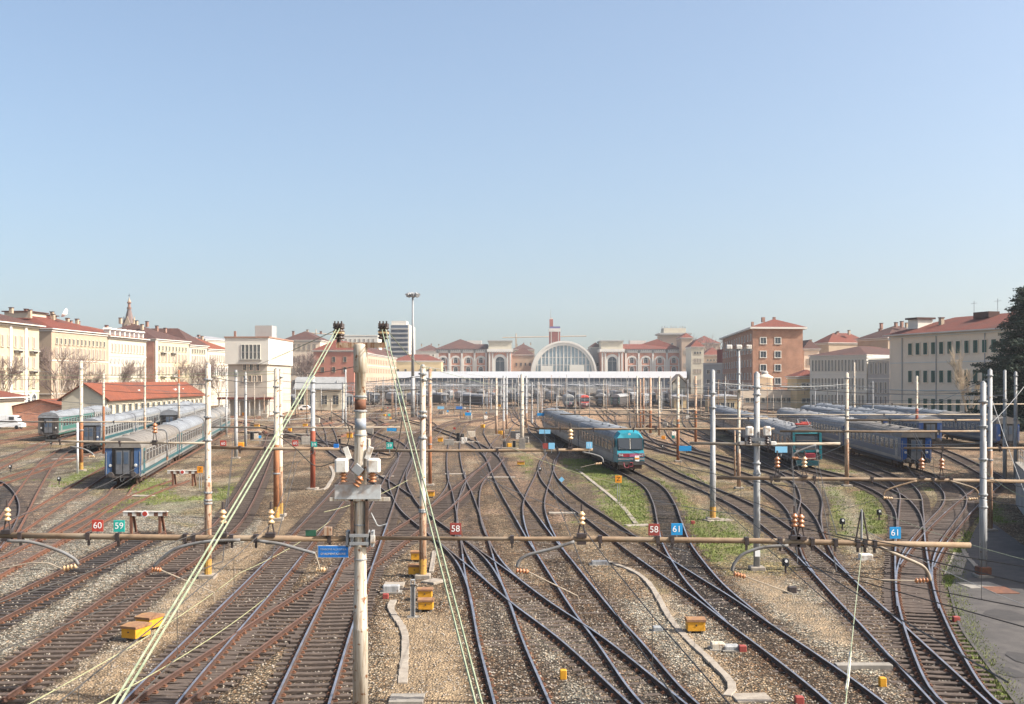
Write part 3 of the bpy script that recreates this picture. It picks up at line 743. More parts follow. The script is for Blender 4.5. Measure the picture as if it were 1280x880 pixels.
# ------------------------------------------------------------------ road, kerb, wall and steel sheet on the right
rd = MB()
rp = [(1188,735),(1196,715),(1206,690),(1218,664),(1228,645),(1290,690),(1330,735),(1420,900),(1480,1000),(1345,1000),(1276,884),(1250,850),(1222,812),(1205,790)]
rd.face([(G(*p)[0], G(*p)[1], 0.035) for p in rp])
rd_o = rd.build("service_road", M['asphalt']); tag(rd_o, kind='structure')
kb = MB()
kl = spline([G(*p) for p in ((1345,1000),(1276,884),(1250,850),(1222,812),(1205,790),(1188,735))], 0.8)
for a, b2 in zip(kl[:-1], kl[1:]):
    c = (a + b2) / 2; dd = b2 - a
    kb.box((c[0] - .06, c[1], 0.01), (0.10, np.linalg.norm(dd) - .012, 0.10), 0, rz=math.atan2(dd[1], dd[0]) - math.pi / 2)
tag(kb.build("road_kerb", M['asphalt']), kind='structure')

def slab(label, a, b_, w, h, m='pale_concrete', name='concrete_slab', cat='slab'):
    """straight concrete piece lying between two places of the ground"""
    A = Vector((*G(*a), 0)); B = Vector((*G(*b_), 0)); d = B - A
    o = MB().cbox((0, 0, h / 2), (d.length, w, h), 0.015).build(name, M[m])
    o.location = (A + B) / 2; o.rotation_euler = (0, 0, math.atan2(d.y, d.x))
    return tag(o, label, cat)
slab("long grey concrete beam lying across the gravel below the pale vertical cable", (1044,836), (1114,836), .35, .16, 'concrete')
slab("pale concrete plate at the corner of the road before the grey mast", (1203,733), (1246,732), 1.3, .06, 'concrete')
slab("pale paved strip on the verge left of the grey mast", (1201,692), (1191,719), .75, .05)
slab("pale concrete slab beside the maroon and blue number plates", (782,658), (812,657), .7, .08)
slab("pale concrete slab between the pinkish ballast and the grass", (686,642), (722,642), .7, .08)
slab("pale concrete slab at the foot of the galvanised mast", (882,651), (912,650), 1.0, .06)
slab("pale concrete slab left of the looping track in the middle", (556,593), (582,593), .8, .08)
slab("pale concrete slab under the coach's bufferless end near the grass", (160,620), (190,621), .9, .08)
slab("pale concrete slab crossing the track in front of the dark-fronted coach", (66,574), (98,574), .8, .06)
slab("white-edged slab before the green-striped coach", (36,555), (80,556), .6, .08)
slab("low concrete slab at the bottom edge beside the thick mast", (487,877), (530,877), 0.8, .12, 'concrete')
slab("pinkish plate on the gravel at the bottom right of the trough", (917,874), (962,873), 0.8, .06, 'pale_concrete')
slab("pale slab between two tracks left of the central pole", (470,596), (492,596), .7, .08)
slab("pale slab below the maroon number plate on the middle track", (606,597), (644,597), .8, .07)
slab("cream slab behind the looping track", (620,560), (648,561), .8, .08)
slab("pale slab under the point motors in the middle", (480,733), (505,733), .9, .12)
slab("pale slab right of the middle pole's foot", (534,727), (550,729), .9, .10)

# retaining wall and steps on the right
wl = thing("retaining_wall", "grey concrete retaining wall with pipe railing right of the road", "wall", (0, 0, 0))
wp = [(25.2, 46.0), (27.6, 58.5), (33.6, 73.5), (36.0, 80)]
wb = MB(); wc = MB()
for a, b2 in zip(wp[:-1], wp[1:]):
    A = Vector(a); B = Vector(b2); d = B - A; c = (A + B) / 2
    wb.box((c.x + .2, c.y, 1.45), (0.4, d.length, 2.9), 0, rz=math.atan2(d.y, d.x) - math.pi / 2)
    wc.box((c.x + .2, c.y, 2.97), (0.52, d.length, 0.14), 0, rz=math.atan2(d.y, d.x) - math.pi / 2)
wb.build("wall_face", mat('stained_concrete_wall', (0.34, 0.32, 0.30), 0.9, (0.22, 0.21, 0.20), 0.7, stretch=(1, 1, .3), bump=0.2), wl); wc.build("coping", M['concrete'], wl)
rl = MB()
for t in np.linspace(0, 1, 12):
    seg = min(int(t * 3), 2); u = t * 3 - seg
    p = Vector(wp[seg]).lerp(Vector(wp[seg + 1]), u)
    rl.tube([(p.x + .2, p.y, 3.0), (p.x + .2, p.y, 4.05)], 0.025, 6)
for h in (3.55, 4.05): rl.tube([(p[0] + .2, p[1], h) for p in wp], 0.022, 6)
rl.build("railing", M['galv_dark'], wl)

# ------------------------------------------------------------------ masts
def mast(name, label, p, ytop, wpx, segs, group=None, cat="mast", step=True, found=True, rings=3, taper=1.0, yellow=False):
    """tubular catenary mast: segs = [(share of height, material key)] from the foot"""
    x, y = G(*p); s = FPX / y
    H = CAM_H - (ytop - HORIZON) / s; r = wpx / s / 2
    t = thing(name, label, cat, (x, y, 0), 0, group)
    mk = [k for _, k in segs]; mats = [M[k] for k in mk]
    prof = []; ms = []; z = 0; n = len(segs)
    for i, (f, k) in enumerate(segs):
        rr = r * (1 - 0.12 * i * taper)
        if i: prof.append((rr + .0, z)); ms.append(i)
        else: prof.append((rr, z)); 
        if i: ms[-1] = i
        z2 = z + f * H
        prof.append((rr * .985, z2)); ms.append(i); z = z2
    ms2 = []
    prof2 = []
    for i, (f, k) in enumerate(segs):
        pass
    # rebuild cleanly: one ring pair per segment with a small shoulder between
    prof = []; ms = []; z = 0
    for i, (f, k) in enumerate(segs):
        rr = r * (1 - 0.12 * i * taper); z2 = z + f * H
        if prof: ms.append(i)
        prof.append((rr, z)); prof.append((rr * .985, z2 - .02)); ms.append(i); z = z2
    MB().lathe(prof, n=10, ms=ms).build("pole", mats, t, smooth=True)
    MB().lathe([(r * .55, 0), (r * .6, .02), (r * .4, .07), (0.02, .09)], (0, 0, H - .03), 8).build("cap", M['galv_dark'], t)
    if rings:
        rb = MB(); rq = random.Random(int(p[0] * 10))
        for k in range(rings):
            zz = H * rq.uniform(.3, .97); rb.lathe([(r * 1.12, 0), (r * 1.22, .02), (r * 1.22, .07), (r * 1.12, .09)], (0, 0, zz), 10)
        rb.build("clamp", M['galv_dark'], t)
    if found: MB().cbox((0, 0, .05), (max(r * 4.2, .7), max(r * 4.2, .7), .22), .03).build("foundation", M['pale_concrete'], t)
    if yellow: MB().lathe([(r * 1.04, 0), (r * 1.04, .75)], (0, 0, .1), 10).build("yellow_band", M['yellow_foot'], t)
    return t
PAL = [(.34, 'pole_beige'), (.33, 'pole_pale'), (.33, 'pole_pale')]
RUS = [(.42, 'pole_rust'), (.58, 'pole_beige')]
GAL = [(.4, 'galv'), (.3, 'galv'), (.3, 'galv')]
GRB = [(.3, 'pole_beige'), (.7, 'galv')]
MASTS = {}
MASTS['B'] = mast("catenary_mast", "rusty beige mast with a yellow foot on sand right of the paired yellow boxes", (260,722), 455, 9, [(.45,'pole_beige'),(.3,'pole_pale'),(.25,'pole_pale')], yellow=True, rings=6)
MASTS['C'] = mast("catenary_mast", "rust-orange mast with a yellow foot, front one of a close pair", (345.5,650), 461, 7.5, [(.5,'pole_rust'),(.5,'pole_pale')], yellow=True)
MASTS['C2'] = mast("catenary_mast", "cream mast standing right behind a rust-orange one, rear one of the pair", (350.5,645), 462, 6.5, PAL, yellow=True)
MASTS['D'] = mast("catenary_mast", "slim mast painted red lead below and pale grey above, left of the transformer mast", (391,612), 470, 6.5, [(.52,'pole_red'),(.48,'galv')])
MASTS['E'] = mast("catenary_mast", "flaking cream mast rising behind the four yellow boxes in the middle", (528.5,722), 457, 9, PAL, rings=7, yellow=True)
MASTS['E2'] = mast("catenary_mast", "thin rust-streaked pole just behind the flaking cream mast", (537.5,607), 460, 4.5, RUS)
MASTS['G'] = mast("catenary_mast", "orange-rust mast with a yellow foot beside a thin white post, left of the nearest coach", (101.5,589), 451, 5, [(.45,'pole_rust'),(.55,'pole_pale')], yellow=True)
MASTS['H'] = mast("catenary_mast", "thin rusty pole behind the dark-fronted coach, right of the orange-rust mast", (129.5,569), 467, 3.2, [(.6,'pole_rust'),(.4,'pole_pale')])
MASTS['I'] = mast("catenary_mast", "pale mast between the red-tiled shed and the coach roofs, topped by a pale cable", (181,553), 458, 3.2, PAL)
MASTS['J'] = mast("catenary_mast", "thin rust-topped mast at the right part of the red-tiled shed", (223.5,548), 462, 2.8, [(.8,'pole_pale'),(.2,'pole_rust')])
MASTS['K'] = mast("catenary_mast", "galvanised grey mast on pale stones right of the coaches, nearer of two", (295,573), 463, 4.6, GAL)
MASTS['K2'] = mast("catenary_mast", "galvanised grey mast right of the coaches, farther of two", (307,561), 465, 3.6, GAL)
MASTS['K3'] = mast("catenary_mast", "thin grey mast before the white control building's left edge", (283,546), 466, 2.5, GAL)
MASTS['N1'] = mast("catenary_mast", "slim white mast with a rust-free foot right of the transformer mast's boxes", (432,538), 462, 2.6, GAL)
MASTS['L'] = mast("catenary_mast", "white mast on a tall square concrete foot left of the turquoise-fronted train", (652.5,566), 468, 5, [(.5,'pole_pale'),(.5,'pole_pale')])
MB().cbox((0, 0, .9), (.75, .75, 1.8), .03).build("concrete_foot", M['concrete'], MASTS['L'])
for (q, yt, w, lab) in (((620.5,544),472,3.2,"whitish slim mast, leftmost of the cluster left of the white mast with a concrete foot"), ((629.5,550),470,2.6,"slim grey mast with a box at its foot left of the concrete-footed white mast"),
                        ((633.5,538),471,2.2,"short thin mast in the cluster left of the white mast with a concrete foot"), ((658,536),470,2.6,"thin rust-footed mast just right of the white mast with a concrete foot")):
    mast("catenary_mast", lab, q, yt, w, PAL if w > 3 else GRB, rings=1)
mast("catenary_mast", "slim cream mast right of the turquoise train nose carrying the blue board", (847.5,577), 471, 4, [(.5,'pole_rust'),(.5,'pole_pale')])
mast("catenary_mast", "rust-orange slim mast behind the one carrying the blue board", (869.5,556), 470, 3.4, [(.5,'pole_rust'),(.5,'pole_beige')])
for (xx, yb, yt, w, lab) in ((796.5,540,470,2.4,"slim pale mast, leftmost of the row behind the turquoise train"), (800.5,541,474,2,"thin rusty mast, second from the left of the row behind the turquoise train"), (804.5,532,472,2.2,"thin mast with a rust-brown shaft in the row behind the turquoise train"),
                             (813,543,472,3.4,"thicker rust-footed mast in the middle of the row behind the turquoise train"), (824,546,471,3,"white mast, rightmost of the row behind the turquoise train"), (838.5,512,470,2,"thin white mast before the small gabled hut")):
    mast("catenary_mast", lab, (xx, yb), yt, w, RUS if 'rust' in lab else PAL, rings=1)
MASTS['O'] = mast("catenary_mast", "bright galvanised mast with a yellow foot in short grass right of the blue number plate", (891,650), 463, 7.5, GAL, yellow=True, rings=2)
MASTS['O2'] = mast("catenary_mast", "pale mast with small floodlights at its top and a rusty foot", (923.5,611), 432, 4.6, [(.25,'pole_beige'),(.45,'pole_pale'),(.3,'galv')])
MASTS['Q0'] = mast("catenary_mast", "dark grey mast carrying two white switch boxes in front of the red-nosed locomotive's train", (946,712), 466, 8.5, [(.5,'galv_dark'),(.5,'galv')], rings=5)
MASTS['P'] = mast("catenary_mast", "pale mast with a red-brown lower half left of the blue coach with a black gangway", (1058.5,608), 466, 5.5, [(.42,'pole_beige'),(.58,'pole_pale')])
MASTS['P2'] = mast("catenary_mast", "thin white mast rising behind the coach roofs before the pale office block", (1068,540), 453, 2.6, PAL)
MASTS['P3'] = mast("catenary_mast", "thin white and red mast rising behind the gangway coach before the cream building", (1146,560), 470, 3.6, [(.55,'pole_red'),(.45,'pole_pale')])
MASTS['Q'] = mast("catenary_mast", "broad grey mast with a rusty block at its foot beside the service road", (1229,722), 478, 9.5, GAL, rings=6)
MASTS['Q1'] = mast("catenary_mast", "slim pale mast with a pointed cap right behind the broad grey mast", (1237.5,664), 462, 6.5, [(.5,'pole_beige'),(.5,'galv')])
MASTS['Q2'] = mast("catenary_mast", "pointed grey mast standing behind the retaining wall before the cedar, left of two", (1256,600), 463, 5, GAL)
MASTS['Q3'] = mast("catenary_mast", "pointed grey mast standing behind the retaining wall before the cedar, right of two", (1269.5,600), 465, 5, GAL)
mast("marker_post", "thin white post with a plain top beside the orange-rust mast", (97,592), 527, 2.6, [(1,'white')], cat="post", rings=0, found=False)
mast("catenary_mast", "short thin pink-white post beside the floodlight mast", (918.5,600), 538, 2.2, [(1,'pole_beige')], rings=0)

# foot of Q: rusty block
MB().cbox((0, 0, .25), (.55, .55, .5), .02).build("rusty_block", M['rust'], MASTS['Q'])
# floodlights on O2
def W2(p, y): return W(p[0], p[1], y)
o2 = MASTS['O2']; hy = CAM_H - (432 - HORIZON) * o2.location.y / FPX
for dx in (-.8, 0, .8):
    f = MB().cbox((dx, -.1, hy - .1), (.45, .22, .32), .04).build("floodlight", M['white_box'], o2)
MB().box((0, 0, hy - .35), (2.2, .1, .1)).build("crossbar", M['galv'], o2)
MB().box((0, 0, hy - 3.6), (1.5, .8, .07)).build("maintenance_platform", M['galv'], o2)

# tall floodlight mast
fy = G(516, 522)[1]
fm = thing("floodlight_mast", "tall grey floodlight mast with a ring of lamps, highest thing over the yard", "light mast", (W(516,522,fy).x, fy, 0))
FH = W(516, 370, fy).z
MB().lathe([(.5, 0), (.42, 9.5)], n=10).build("lower_shaft", M['galv'], fm, True)
MB().lathe([(.36, 9.5), (.2, FH)], n=10).build("shaft", M['galv_dark'], fm, True)
MB().lathe([(.2, 0), (1.1, .15), (1.1, .3), (.2, .4)], (0, 0, FH - .3), 14).build("lamp_ring", M['galv_dark'], fm)
for k in range(8):
    a = 2 * math.pi * k / 8
    MB().box((math.cos(a) * 1.25, math.sin(a) * 1.25, FH + .25), (.75, .6, .8), 0, rz=a, ry=.5).build("floodlight", M['galv_dark'], fm)
for dx in (-1.3, 0): MB().lathe([(.09, 0), (.06, W(516, 478, fy).z)], (dx * 2.5 + 1.2, -2, 0), 6).build("side_pole", M['galv'], fm)

# ------------------------------------------------------------------ insulators, cross tubes, arms
def insul(mb, c, r=.11, h=.5, n=5, m=0, axis=None):
    prof = []
    for k in range(n):
        z = h * k / n
        prof += [(r * .5, z), (r, z + h / n * .25), (r * .92, z + h / n * .5), (r * .5, z + h / n * .8)]
    prof.append((r * .45, h))
    if axis is None:
        mb.lathe(prof, c, 10, m)
    else:
        q = Vector((0, 0, 1)).rotation_difference(Vector(axis)); b0 = len(mb.v)
        mb.lathe(prof, (0, 0, 0), 10, m)
        for i in range(b0, len(mb.v)):
            v = q @ Vector(mb.v[i]); mb.v[i] = (v.x + c[0], v.y + c[1], v.z + c[2])

def bent(pts, k=6):
    """smooth 3-D bend through points"""
    P = [Vector(p) for p in pts]; E = [2 * P[0] - P[1]] + P + [2 * P[-1] - P[-2]]; out = []
    for i in range(len(P) - 1):
        p0, p1, p2, p3 = E[i:i+4]
        for t in np.linspace(0, 1, k, endpoint=False):
            out.append(0.5 * ((2*p1) + (p2-p0)*t + (2*p0-5*p1+4*p2-p3)*t*t + (3*p1-p0-3*p2+p3)*t**3))
    return out + [P[-1]]

YN = 30.0
def cross_tube(label, y, pts, dia, matk, ins, arms, clamps=(), group=None):
    o = Vector((W(*pts[0], y)))
    t = thing("cross_tube", label, "catenary beam", o, 0, group)
    rel = lambda p, yy=y: W(p[0], p[1], yy) - o
    MB().tube([rel(p) for p in pts], [dia / 2 * (.72 if label.startswith('grey-beige') and p[0] < 700 else 1) for p in pts], 10).build("tube", M[matk], t, True)
    for (p, h, mk) in ins:
        c = rel(p)
        mb = MB(); k = h
        mb.box(c + Vector((0, 0, dia / 2 + .02)), (.26, .24, .1)); mb.box(c + Vector((0, 0, -dia / 2 - .03)), (.24, .2, .08))
        for dx in (-.1, .1): mb.tube([c + Vector((dx, 0, dia / 2)), c + Vector((dx * .4, 0, dia / 2 + .32 * k))], .022, 5)
        mb.build("saddle", M['black_metal'], t)
        ib = MB(); insul(ib, c + Vector((0, 0, dia / 2 + .3 * k)), .10 * k, .36 * k, 3); ib.build("insulator", M[mk], t, True)
        MB().tube([c + Vector((0, 0, dia / 2 + .64 * k)), c + Vector((0, 0, dia / 2 + .86 * k))], .03 * k, 6).build("wire_clip", M['black_metal'], t)
    for (ap, ip, rp_, mk, am) in arms:
        MB().tube(bent([rel(p, y - .15) for p in ap]), .045, 7).build("steady_arm", M['arm_grey' if am.startswith('galv') else am], t, True)
        A = rel(ip[0], y - .15); B = rel(ip[1], y - .15)
        ib = MB(); insul(ib, A, .075, (B - A).length, 4, axis=(B - A)); ib.build("insulator", M[mk], t, True)
        MB().tube([rel(p, y - .2) for p in rp_], .018, 6).build("registration_rod", M['tube_grey'], t)
    for p in clamps:
        cb = MB(); c = rel(p); cb.box(c, (.1, dia * 1.35, dia * 1.35)); cb.box(c + Vector((0, 0, -dia * .9)), (.05, .08, .22))
        cb.build("clamp", M['black_metal'], t)
    return t

cross_tube("ochre-brown tube crossing the left foreground up to the transformer mast", YN, [(-30,668.5),(120,670.5),(260,672.5),(437,673.5)], .16, 'tube_beam',
    [((9,669),1.0,'insulator_tan'), ((278.5,673),1.05,'insulator_tan'), ((338.5,673),1.05,'insulator_tan')],
    [(((9,676),(40,678),(75,689),(93,699),(98,706)), ((96,707),(78,711)), ((78,711),(60,704),(40,703),(-10,713)), 'insulator_tan', 'galv_dark'),
     (((300,675),(258,677),(222,685),(205,696),(192,709)), ((190,711),(202,713)), ((202,713),(268,741),(268,752)), 'insulator', 'galv'),
     (((322,676),(350,680),(372,686),(394,692)), ((395,712),(407,712)), ((394,692),(398,704),(400,712)), 'insulator_tan', 'galv')],
    [(26,670),(111,670),(148,671),(232,672),(243,672),(290,673),(320,673),(412,673)])
cross_tube("grey-beige tube crossing the right foreground from the transformer mast to a free rusty end", YN, [(462,672.5),(640,673.5),(740,673.8),(947,676),(1080,679),(1213,681.5)], .15, 'tube_beam',
    [((727,673.5),1.0,'insulator_tan'), ((993,676),1.0,'insulator'), ((1001,677),1.0,'insulator')],
    [(((718,677),(690,686),(662,693),(650,700),(646,709)), ((645,713),(661,715)), ((661,715),(722,745),(724,752)), 'insulator', 'galv'),
     (((985,682),(955,684),(930,692),(918,704),(915,714)), ((917,717),(932,721)), ((932,721),(990,742),(993,754)), 'insulator', 'galv'),
     (((1100,684),(1130,697),(1152,707),(1160,716),(1163,726)), ((1160,725),(1143,726)), ((1143,726),(1078,724),(1083,732)), 'insulator', 'tube_grey')],
    [(640,674),(750,674),(840,674),(933,676),(1044,678),(1072,679),(1081,679),(1093,680),(822,674),(975,677),(1015,677)])
cross_tube("thin ochre tube over the right-hand tracks in front of the blue gangway coach", 52.0, [(896,597),(1000,598.5),(1130,599.5),(1290,602)], .17, 'tube_beam',
    [((971.5,598),1.4,'insulator'), ((1005.5,598),1.4,'insulator_tan'), ((1152,599.5),1.4,'insulator'), ((1177,600),1.4,'insulator')],
    [(((1146,601),(1124,607),(1108,613),(1104,619)), ((1104,622),(1116,623)), ((1116,623),(1153,625)), 'insulator_tan', 'tube_beam'),
     (((1187,601),(1205,606),(1220,612),(1224,622)), ((1222,623),(1210,624)), ((1210,624),(1176,625),(1175,628)), 'insulator_tan', 'tube_beam')],
    [(964,598),(1018,598),(1090,599),(1166,600),(1189,600)])
cross_tube("pale tube on the dark grey mast with white junction boxes", 52.5, [(862,554),(946,555.5),(1050,554.5)], .14, 'tube_grey', [], [(((1020,556),(1003,562),(992,568),(990,572)), ((990,572),(998,573)), ((998,573),(1020,573)), 'insulator', 'galv')], [(925,555),(960,555)])
cross_tube("thin ochre tube over the turquoise-fronted train's roof", 80.0, [(668,535.5),(760,536.5),(860,536),(968,536)], .15, 'tube_beam', [], [], [(700,536),(742,536),(792,536),(820,536),(890,536),(940,536)])
cross_tube("thin tube crossing in front of the turquoise-fronted train's coaches", 62.0, [(440,563),(560,563.5),(660,563),(741,562)], .17, 'tube_beam',
    [((713,562),1.6,'insulator_tan')], [(((728,565),(742,568),(752,572),(754,578)), ((752,579),(744,580)), ((744,580),(726,584)), 'insulator_tan', 'galv')], [(530,563),(622,563),(697,562)])
cross_tube("thin rusty tube right of the rusty beige mast on the sandy ground", 51.0, [(262,559),(340,561),(424,561)], .15, 'tube_beam', [], [], [(300,560),(332,561),(391,561)])
cross_tube("thin tube crossing before the nearest coach's roof", 60.0, [(57,551),(97,552),(193,553.5),(262,554)], .13, 'tube_grey', [((193.5,553.5),1.5,'insulator')],
    [(((198,537),(206,538),(209,546),(209,571)), ((209,571),(209,575)), ((209,575),(209,579)), 'insulator', 'galv'), (((88,558),(104,561),(114,566),(118,570)), ((118,570),(111,571)), ((111,571),(105,571)), 'insulator_tan', 'galv')], [(75,551),(150,553)])
for (x0, x1, yp, dep, lab) in ((0,190,527,95,"thin tube high over the coach roofs at the left edge"), (262,500,534,90,"thin tube left of the floodlight mast over the far left tracks"), (700,1240,518,110,"long thin tube over the right-hand train roofs"),
                               (862,960,523,90,"short thin tube between the galvanised mast and the floodlit mast"), (1058,1240,525,72,"thin pale tube above the gangway coach roof"), (975,1240,539,66,"pale tube just above the blue gangway coach"),
                               (1130,1290,560,60,"thin tube at the retaining wall before the rearmost blue coach"), (560,870,512,150,"thin rusty tube across the middle distance"), (1040,1290,505,120,"thin tube carrying small lamps before the cream building's ground floor")):
    cross_tube(lab, dep, [(x0,yp),((x0+x1)/2,yp+.6),(x1,yp)], .13, 'tube_grey' if dep > 85 else 'tube_beam', [], [], [((x0*.7+x1*.3),yp),((x0*.25+x1*.75),yp)])

# transformer mast (nearest)
mx_, my_ = W(450.5, 600, YN).x, YN
tm = thing("transformer_mast", "thick flaking cream mast with two white switch boxes and a high crossarm", "mast", (mx_, my_, 0))
zz = lambda py: CAM_H - (py - HORIZON) * YN / FPX
def seg(n_, y0, y1, d0, d1, mk, smooth=True):
    return MB().lathe([(d0 / 2, zz(y0)), (d1 / 2, zz(y1))], n=20).build(n_, M[mk], tm, smooth)
MB().lathe([(.208, -.3), (.205, zz(787)), (.21, zz(785.5)), (.19, zz(784)), (.185, zz(744)), (.165, zz(742)), (.16, zz(540)), (.148, zz(538)), (.146, zz(466)), (.185, zz(465)), (.188, zz(431)), (.14, zz(429.5))], n=22).build("pole", M['pole_pale'], tm, True)
MB().lathe([(.150, zz(512)), (.151, zz(499))], n=20).build("rust_band", M['rust'], tm, True)
MB().lathe([(.1515, zz(537)), (.152, zz(523))], n=20).build("blue_band", mat('worn_blue_band', (0.20, 0.25, 0.33), 0.8, (0.36, 0.34, 0.30), 3), tm, True)
for yb in (497, 515, 545, 657, 700): MB().lathe([(.15, 0), (.18, .012), (.18, .045), (.15, .057)], (0, 0, zz(yb)), 18).build("band_clamp", M['galv_dark'], tm)
X_ = lambda p: (p - 450.5) * YN / FPX
MB().box((X_(452), -.05, zz(431.5)), (X_(482) - X_(420) , .13, .14)).build("crossarm", M['pole_beige'], tm)
for sgn, xc in ((-1, 423.5), (1, 479.5)):
    ib = MB()
    for dy in (-.12, .12):
        for dx in (-.06, .06): insul(ib, (X_(xc) + dx, dy, zz(424)), .085, .36, 4)
    ib.build("insulator_stack", M['insulator_dark'], tm, True)
    MB().box((X_(xc), 0, zz(427)), (.08, .2, .22)).build("insulator_post", M['black_metal'], tm)
    MB().box((X_(xc), 0, zz(416)), (.24, .4, .045)).build("spacer_plate", M['insulator_tan'], tm)
    cl = MB()
    for dx in (-.09, .0, .09): cl.box((X_(xc) + dx, 0, zz(406.5)), (.06, .42, .09)); cl.box((X_(xc) + dx, -.1, zz(404)), (.035, .05, .1))
    cl.build("cable_clamp", M['insulator_dark'], tm)
for sgn, xc in ((-1, 428.5), (1, 468.5)):
    MB().cbox((X_(xc), -.2, zz(580.5)), (.34, .30, .36), .05).build("switch_box", M['white_box'], tm)
    MB().box((X_(xc) - sgn * .14, -.1, zz(566)), (.13, .12, .34), 0, ry=sgn * .35).build("box_bracket", M['white_box'], tm)
    ib = MB(); insul(ib, (X_(xc - sgn * 2), -.2, zz(602)), .115, .27, 3); ib.build("insulator", M['insulator'], tm, True)
ib = MB(); insul(ib, (X_(446), -.28, zz(606)), .11, .30, 3, axis=(.55, 0, .83)); ib.build("insulator", M['insulator'], tm, True)
MB().box((X_(449), -.24, zz(586)), (.26, .2, .22), 0, ry=.7).build("bracket_plate", M['galv_dark'], tm)
MB().box((X_(448.5), -.2, zz(614)), (1.22, .05, .38)).build("mounting_plate", M['plate_grey'], tm)
MB().box((X_(451), -.17, zz(623)), (1.6, .08, .10)).build("mounting_bar", M['pole_pale'], tm)
ch = MB()
for xp in (441, 459.5): ch.box((X_(xp), -.12, zz(645)), (.07, .18, 1.05))
ch.build("channel", M['rust_dark'], tm)
cl = MB()
for xp in (435, 441, 460, 466): cl.box((X_(xp), 0, zz(673)), (.07, .34, .42))
cl.box((X_(450), -.22, zz(668)), (.5, .05, .08)); cl.box((X_(450), -.22, zz(678)), (.5, .05, .08))
cl.build("tube_clamp", M['galv_dark'], tm)
MB().box((X_(467), -.15, zz(673)), (.11, .12, .20)).build("end_fitting", M['white_box'], tm)
MB().box((X_(411), -.1, zz(663)), (.20, .2, .22)).build("junction_box", M['pole_beige'], tm)
MB().box((X_(389), -.05, zz(666)), (.28, .03, .16)).build("green_plate", mat('dark_green_plate', (0.03, 0.10, 0.06), 0.6), tm)
MB().tube(bent([(X_(484), -.2, zz(654)), (X_(474), -.2, zz(656)), (X_(470), -.2, zz(650)), (X_(465), -.2, zz(640))]), .02, 6).build("cable_loop", M['galv'], tm)
MB().box((X_(421), -.12, zz(557)), (.12, .1, .1)).build("blue_cap", M['blue_deep'], tm)
for (pp) in (((420,577),(395,582),(370,560),(350,545)), ((476,573),(490,572),(497,560),(500,545),(503,525),(505,500)), ((432,565),(438,540),(430,525),(415,515))):
    MB().tube(bent([(X_(a), -.1, zz(b)) for a, b in pp]), .014, 5).build("jumper_cable", M['wire'], tm)

def plate(label, p, y, w, h, matk, name="number_plate", cat="sign", text=None, ts=.2, tmat='white', post=None, lines=None, rim=None, rx=0):
    c = W(p[0], p[1], y); zb = c.z - h / 2
    t = thing(name, label, cat, (c.x, c.y, zb))
    MB().cbox((0, 0, h / 2), (w, .02, h), .004).build("plate", M[matk], t)
    if text: lettering("number", text, ts, M[tmat], t, (0, -.012, h * .5), depth=.003)
    for (tx, sz, zf, tm_) in (lines or []): lettering("lettering", tx, sz, M[tm_], t, (0, -.012, h * zf), depth=.002)
    if rim: MB().box((0, .003, h / 2), (w + .035, .016, h + .035)).build("border", M[rim], t)
    if post: MB().box((0, .02, -post / 2), (.04, .03, post)).build("bracket", M['galv_dark'], t)
    return t
for (num, p, mk, lab) in (("60", (122,657), 'red', "red square plate with a white 60 on the foreground tube"), ("59", (149,657.5), 'teal', "teal square plate with a white 59 on the foreground tube"),
                          ("58", (569.5,661), 'maroon', "maroon square plate with a white 58 over the central track"), ("58", (817.5,662), 'maroon', "maroon plate with a white 58 next to the blue 61 plate"),
                          ("61", (846,661.5), 'blue_sign', "blue plate with a white 61 next to a maroon plate"), ("61", (1119,666), 'blue_sign', "blue plate with a white 61 alone near the tube's free right end")):
    plate(lab, p, YN - .02, .30, .31, mk, text=num, ts=.24, post=.14)
plate("deep blue board with two lines of faded lettering under the tube", (416.5,689.5), YN - .16, .80, .30, 'blue_deep', "warning_board", lines=(("TENSIONE ALLA LINEA", .068, .70, 'sign_faded'), ("DI ALIMENTAZIONE", .074, .30, 'white_box')), rim='white_box')
for (p, y, w, h, mk, tx, lab) in (((279,554.5),78,.42,.42,'red',"60","small red plate with a white 60 above the grass right of the nearest coach"), ((369,554),78,.42,.42,'red',"60","small red plate on the rusty tube near the red-lead mast"), ((392.5,556),78,.42,.42,'teal',"59","small teal plate in front of the red-lead mast"),
        ((487,557),61.9,.36,.36,'teal',"59","small teal plate right of the transformer mast"), ((681.5,557.5),61.9,.28,.30,'maroon',None,"small dull maroon plate on the tube before the shadowed tracks"), ((689.5,557.5),61.9,.34,.34,'blue_light',None,"small light-blue plate beside the dull maroon one"),
        ((736.5,556.5),61.9,.34,.36,'blue_light',"11","small light-blue plate against the turquoise train's flank"), ((856.5,560.5),105,1.15,.48,'blue_sign',None,"blue board on the slim cream mast right of the turquoise train"), ((976.5,562),52.3,.56,.28,'blue_light',None,"pale blue board below the tube before the red-nosed locomotive"),
        ((489.5,536),120,1.0,.5,'blue_sign',None,"blue board tilted beside the pale-green cables"), ((681,539),110,1.1,.5,'blue_light',None,"light-blue board left of the turquoise train's rear coaches"), ((585,517.5),180,1.0,.5,'blue_sign',None,"blue board in the sandy middle distance left of the slim masts"), ((676,518),180,1.2,.45,'blue_sign',None,"blue board left of the turquoise train's far end"),
        ((551,509.5),240,1.4,.6,'blue_light',None,"small blue board near the floodlight mast"), ((574,509.5),240,1.4,.6,'blue_deep',None,"small dark blue board near the floodlight mast")):
    t = plate(lab, p, y, w, h, mk, "sign_board" if tx is None else "number_plate", text=tx, ts=h * .7, post=h * .6)
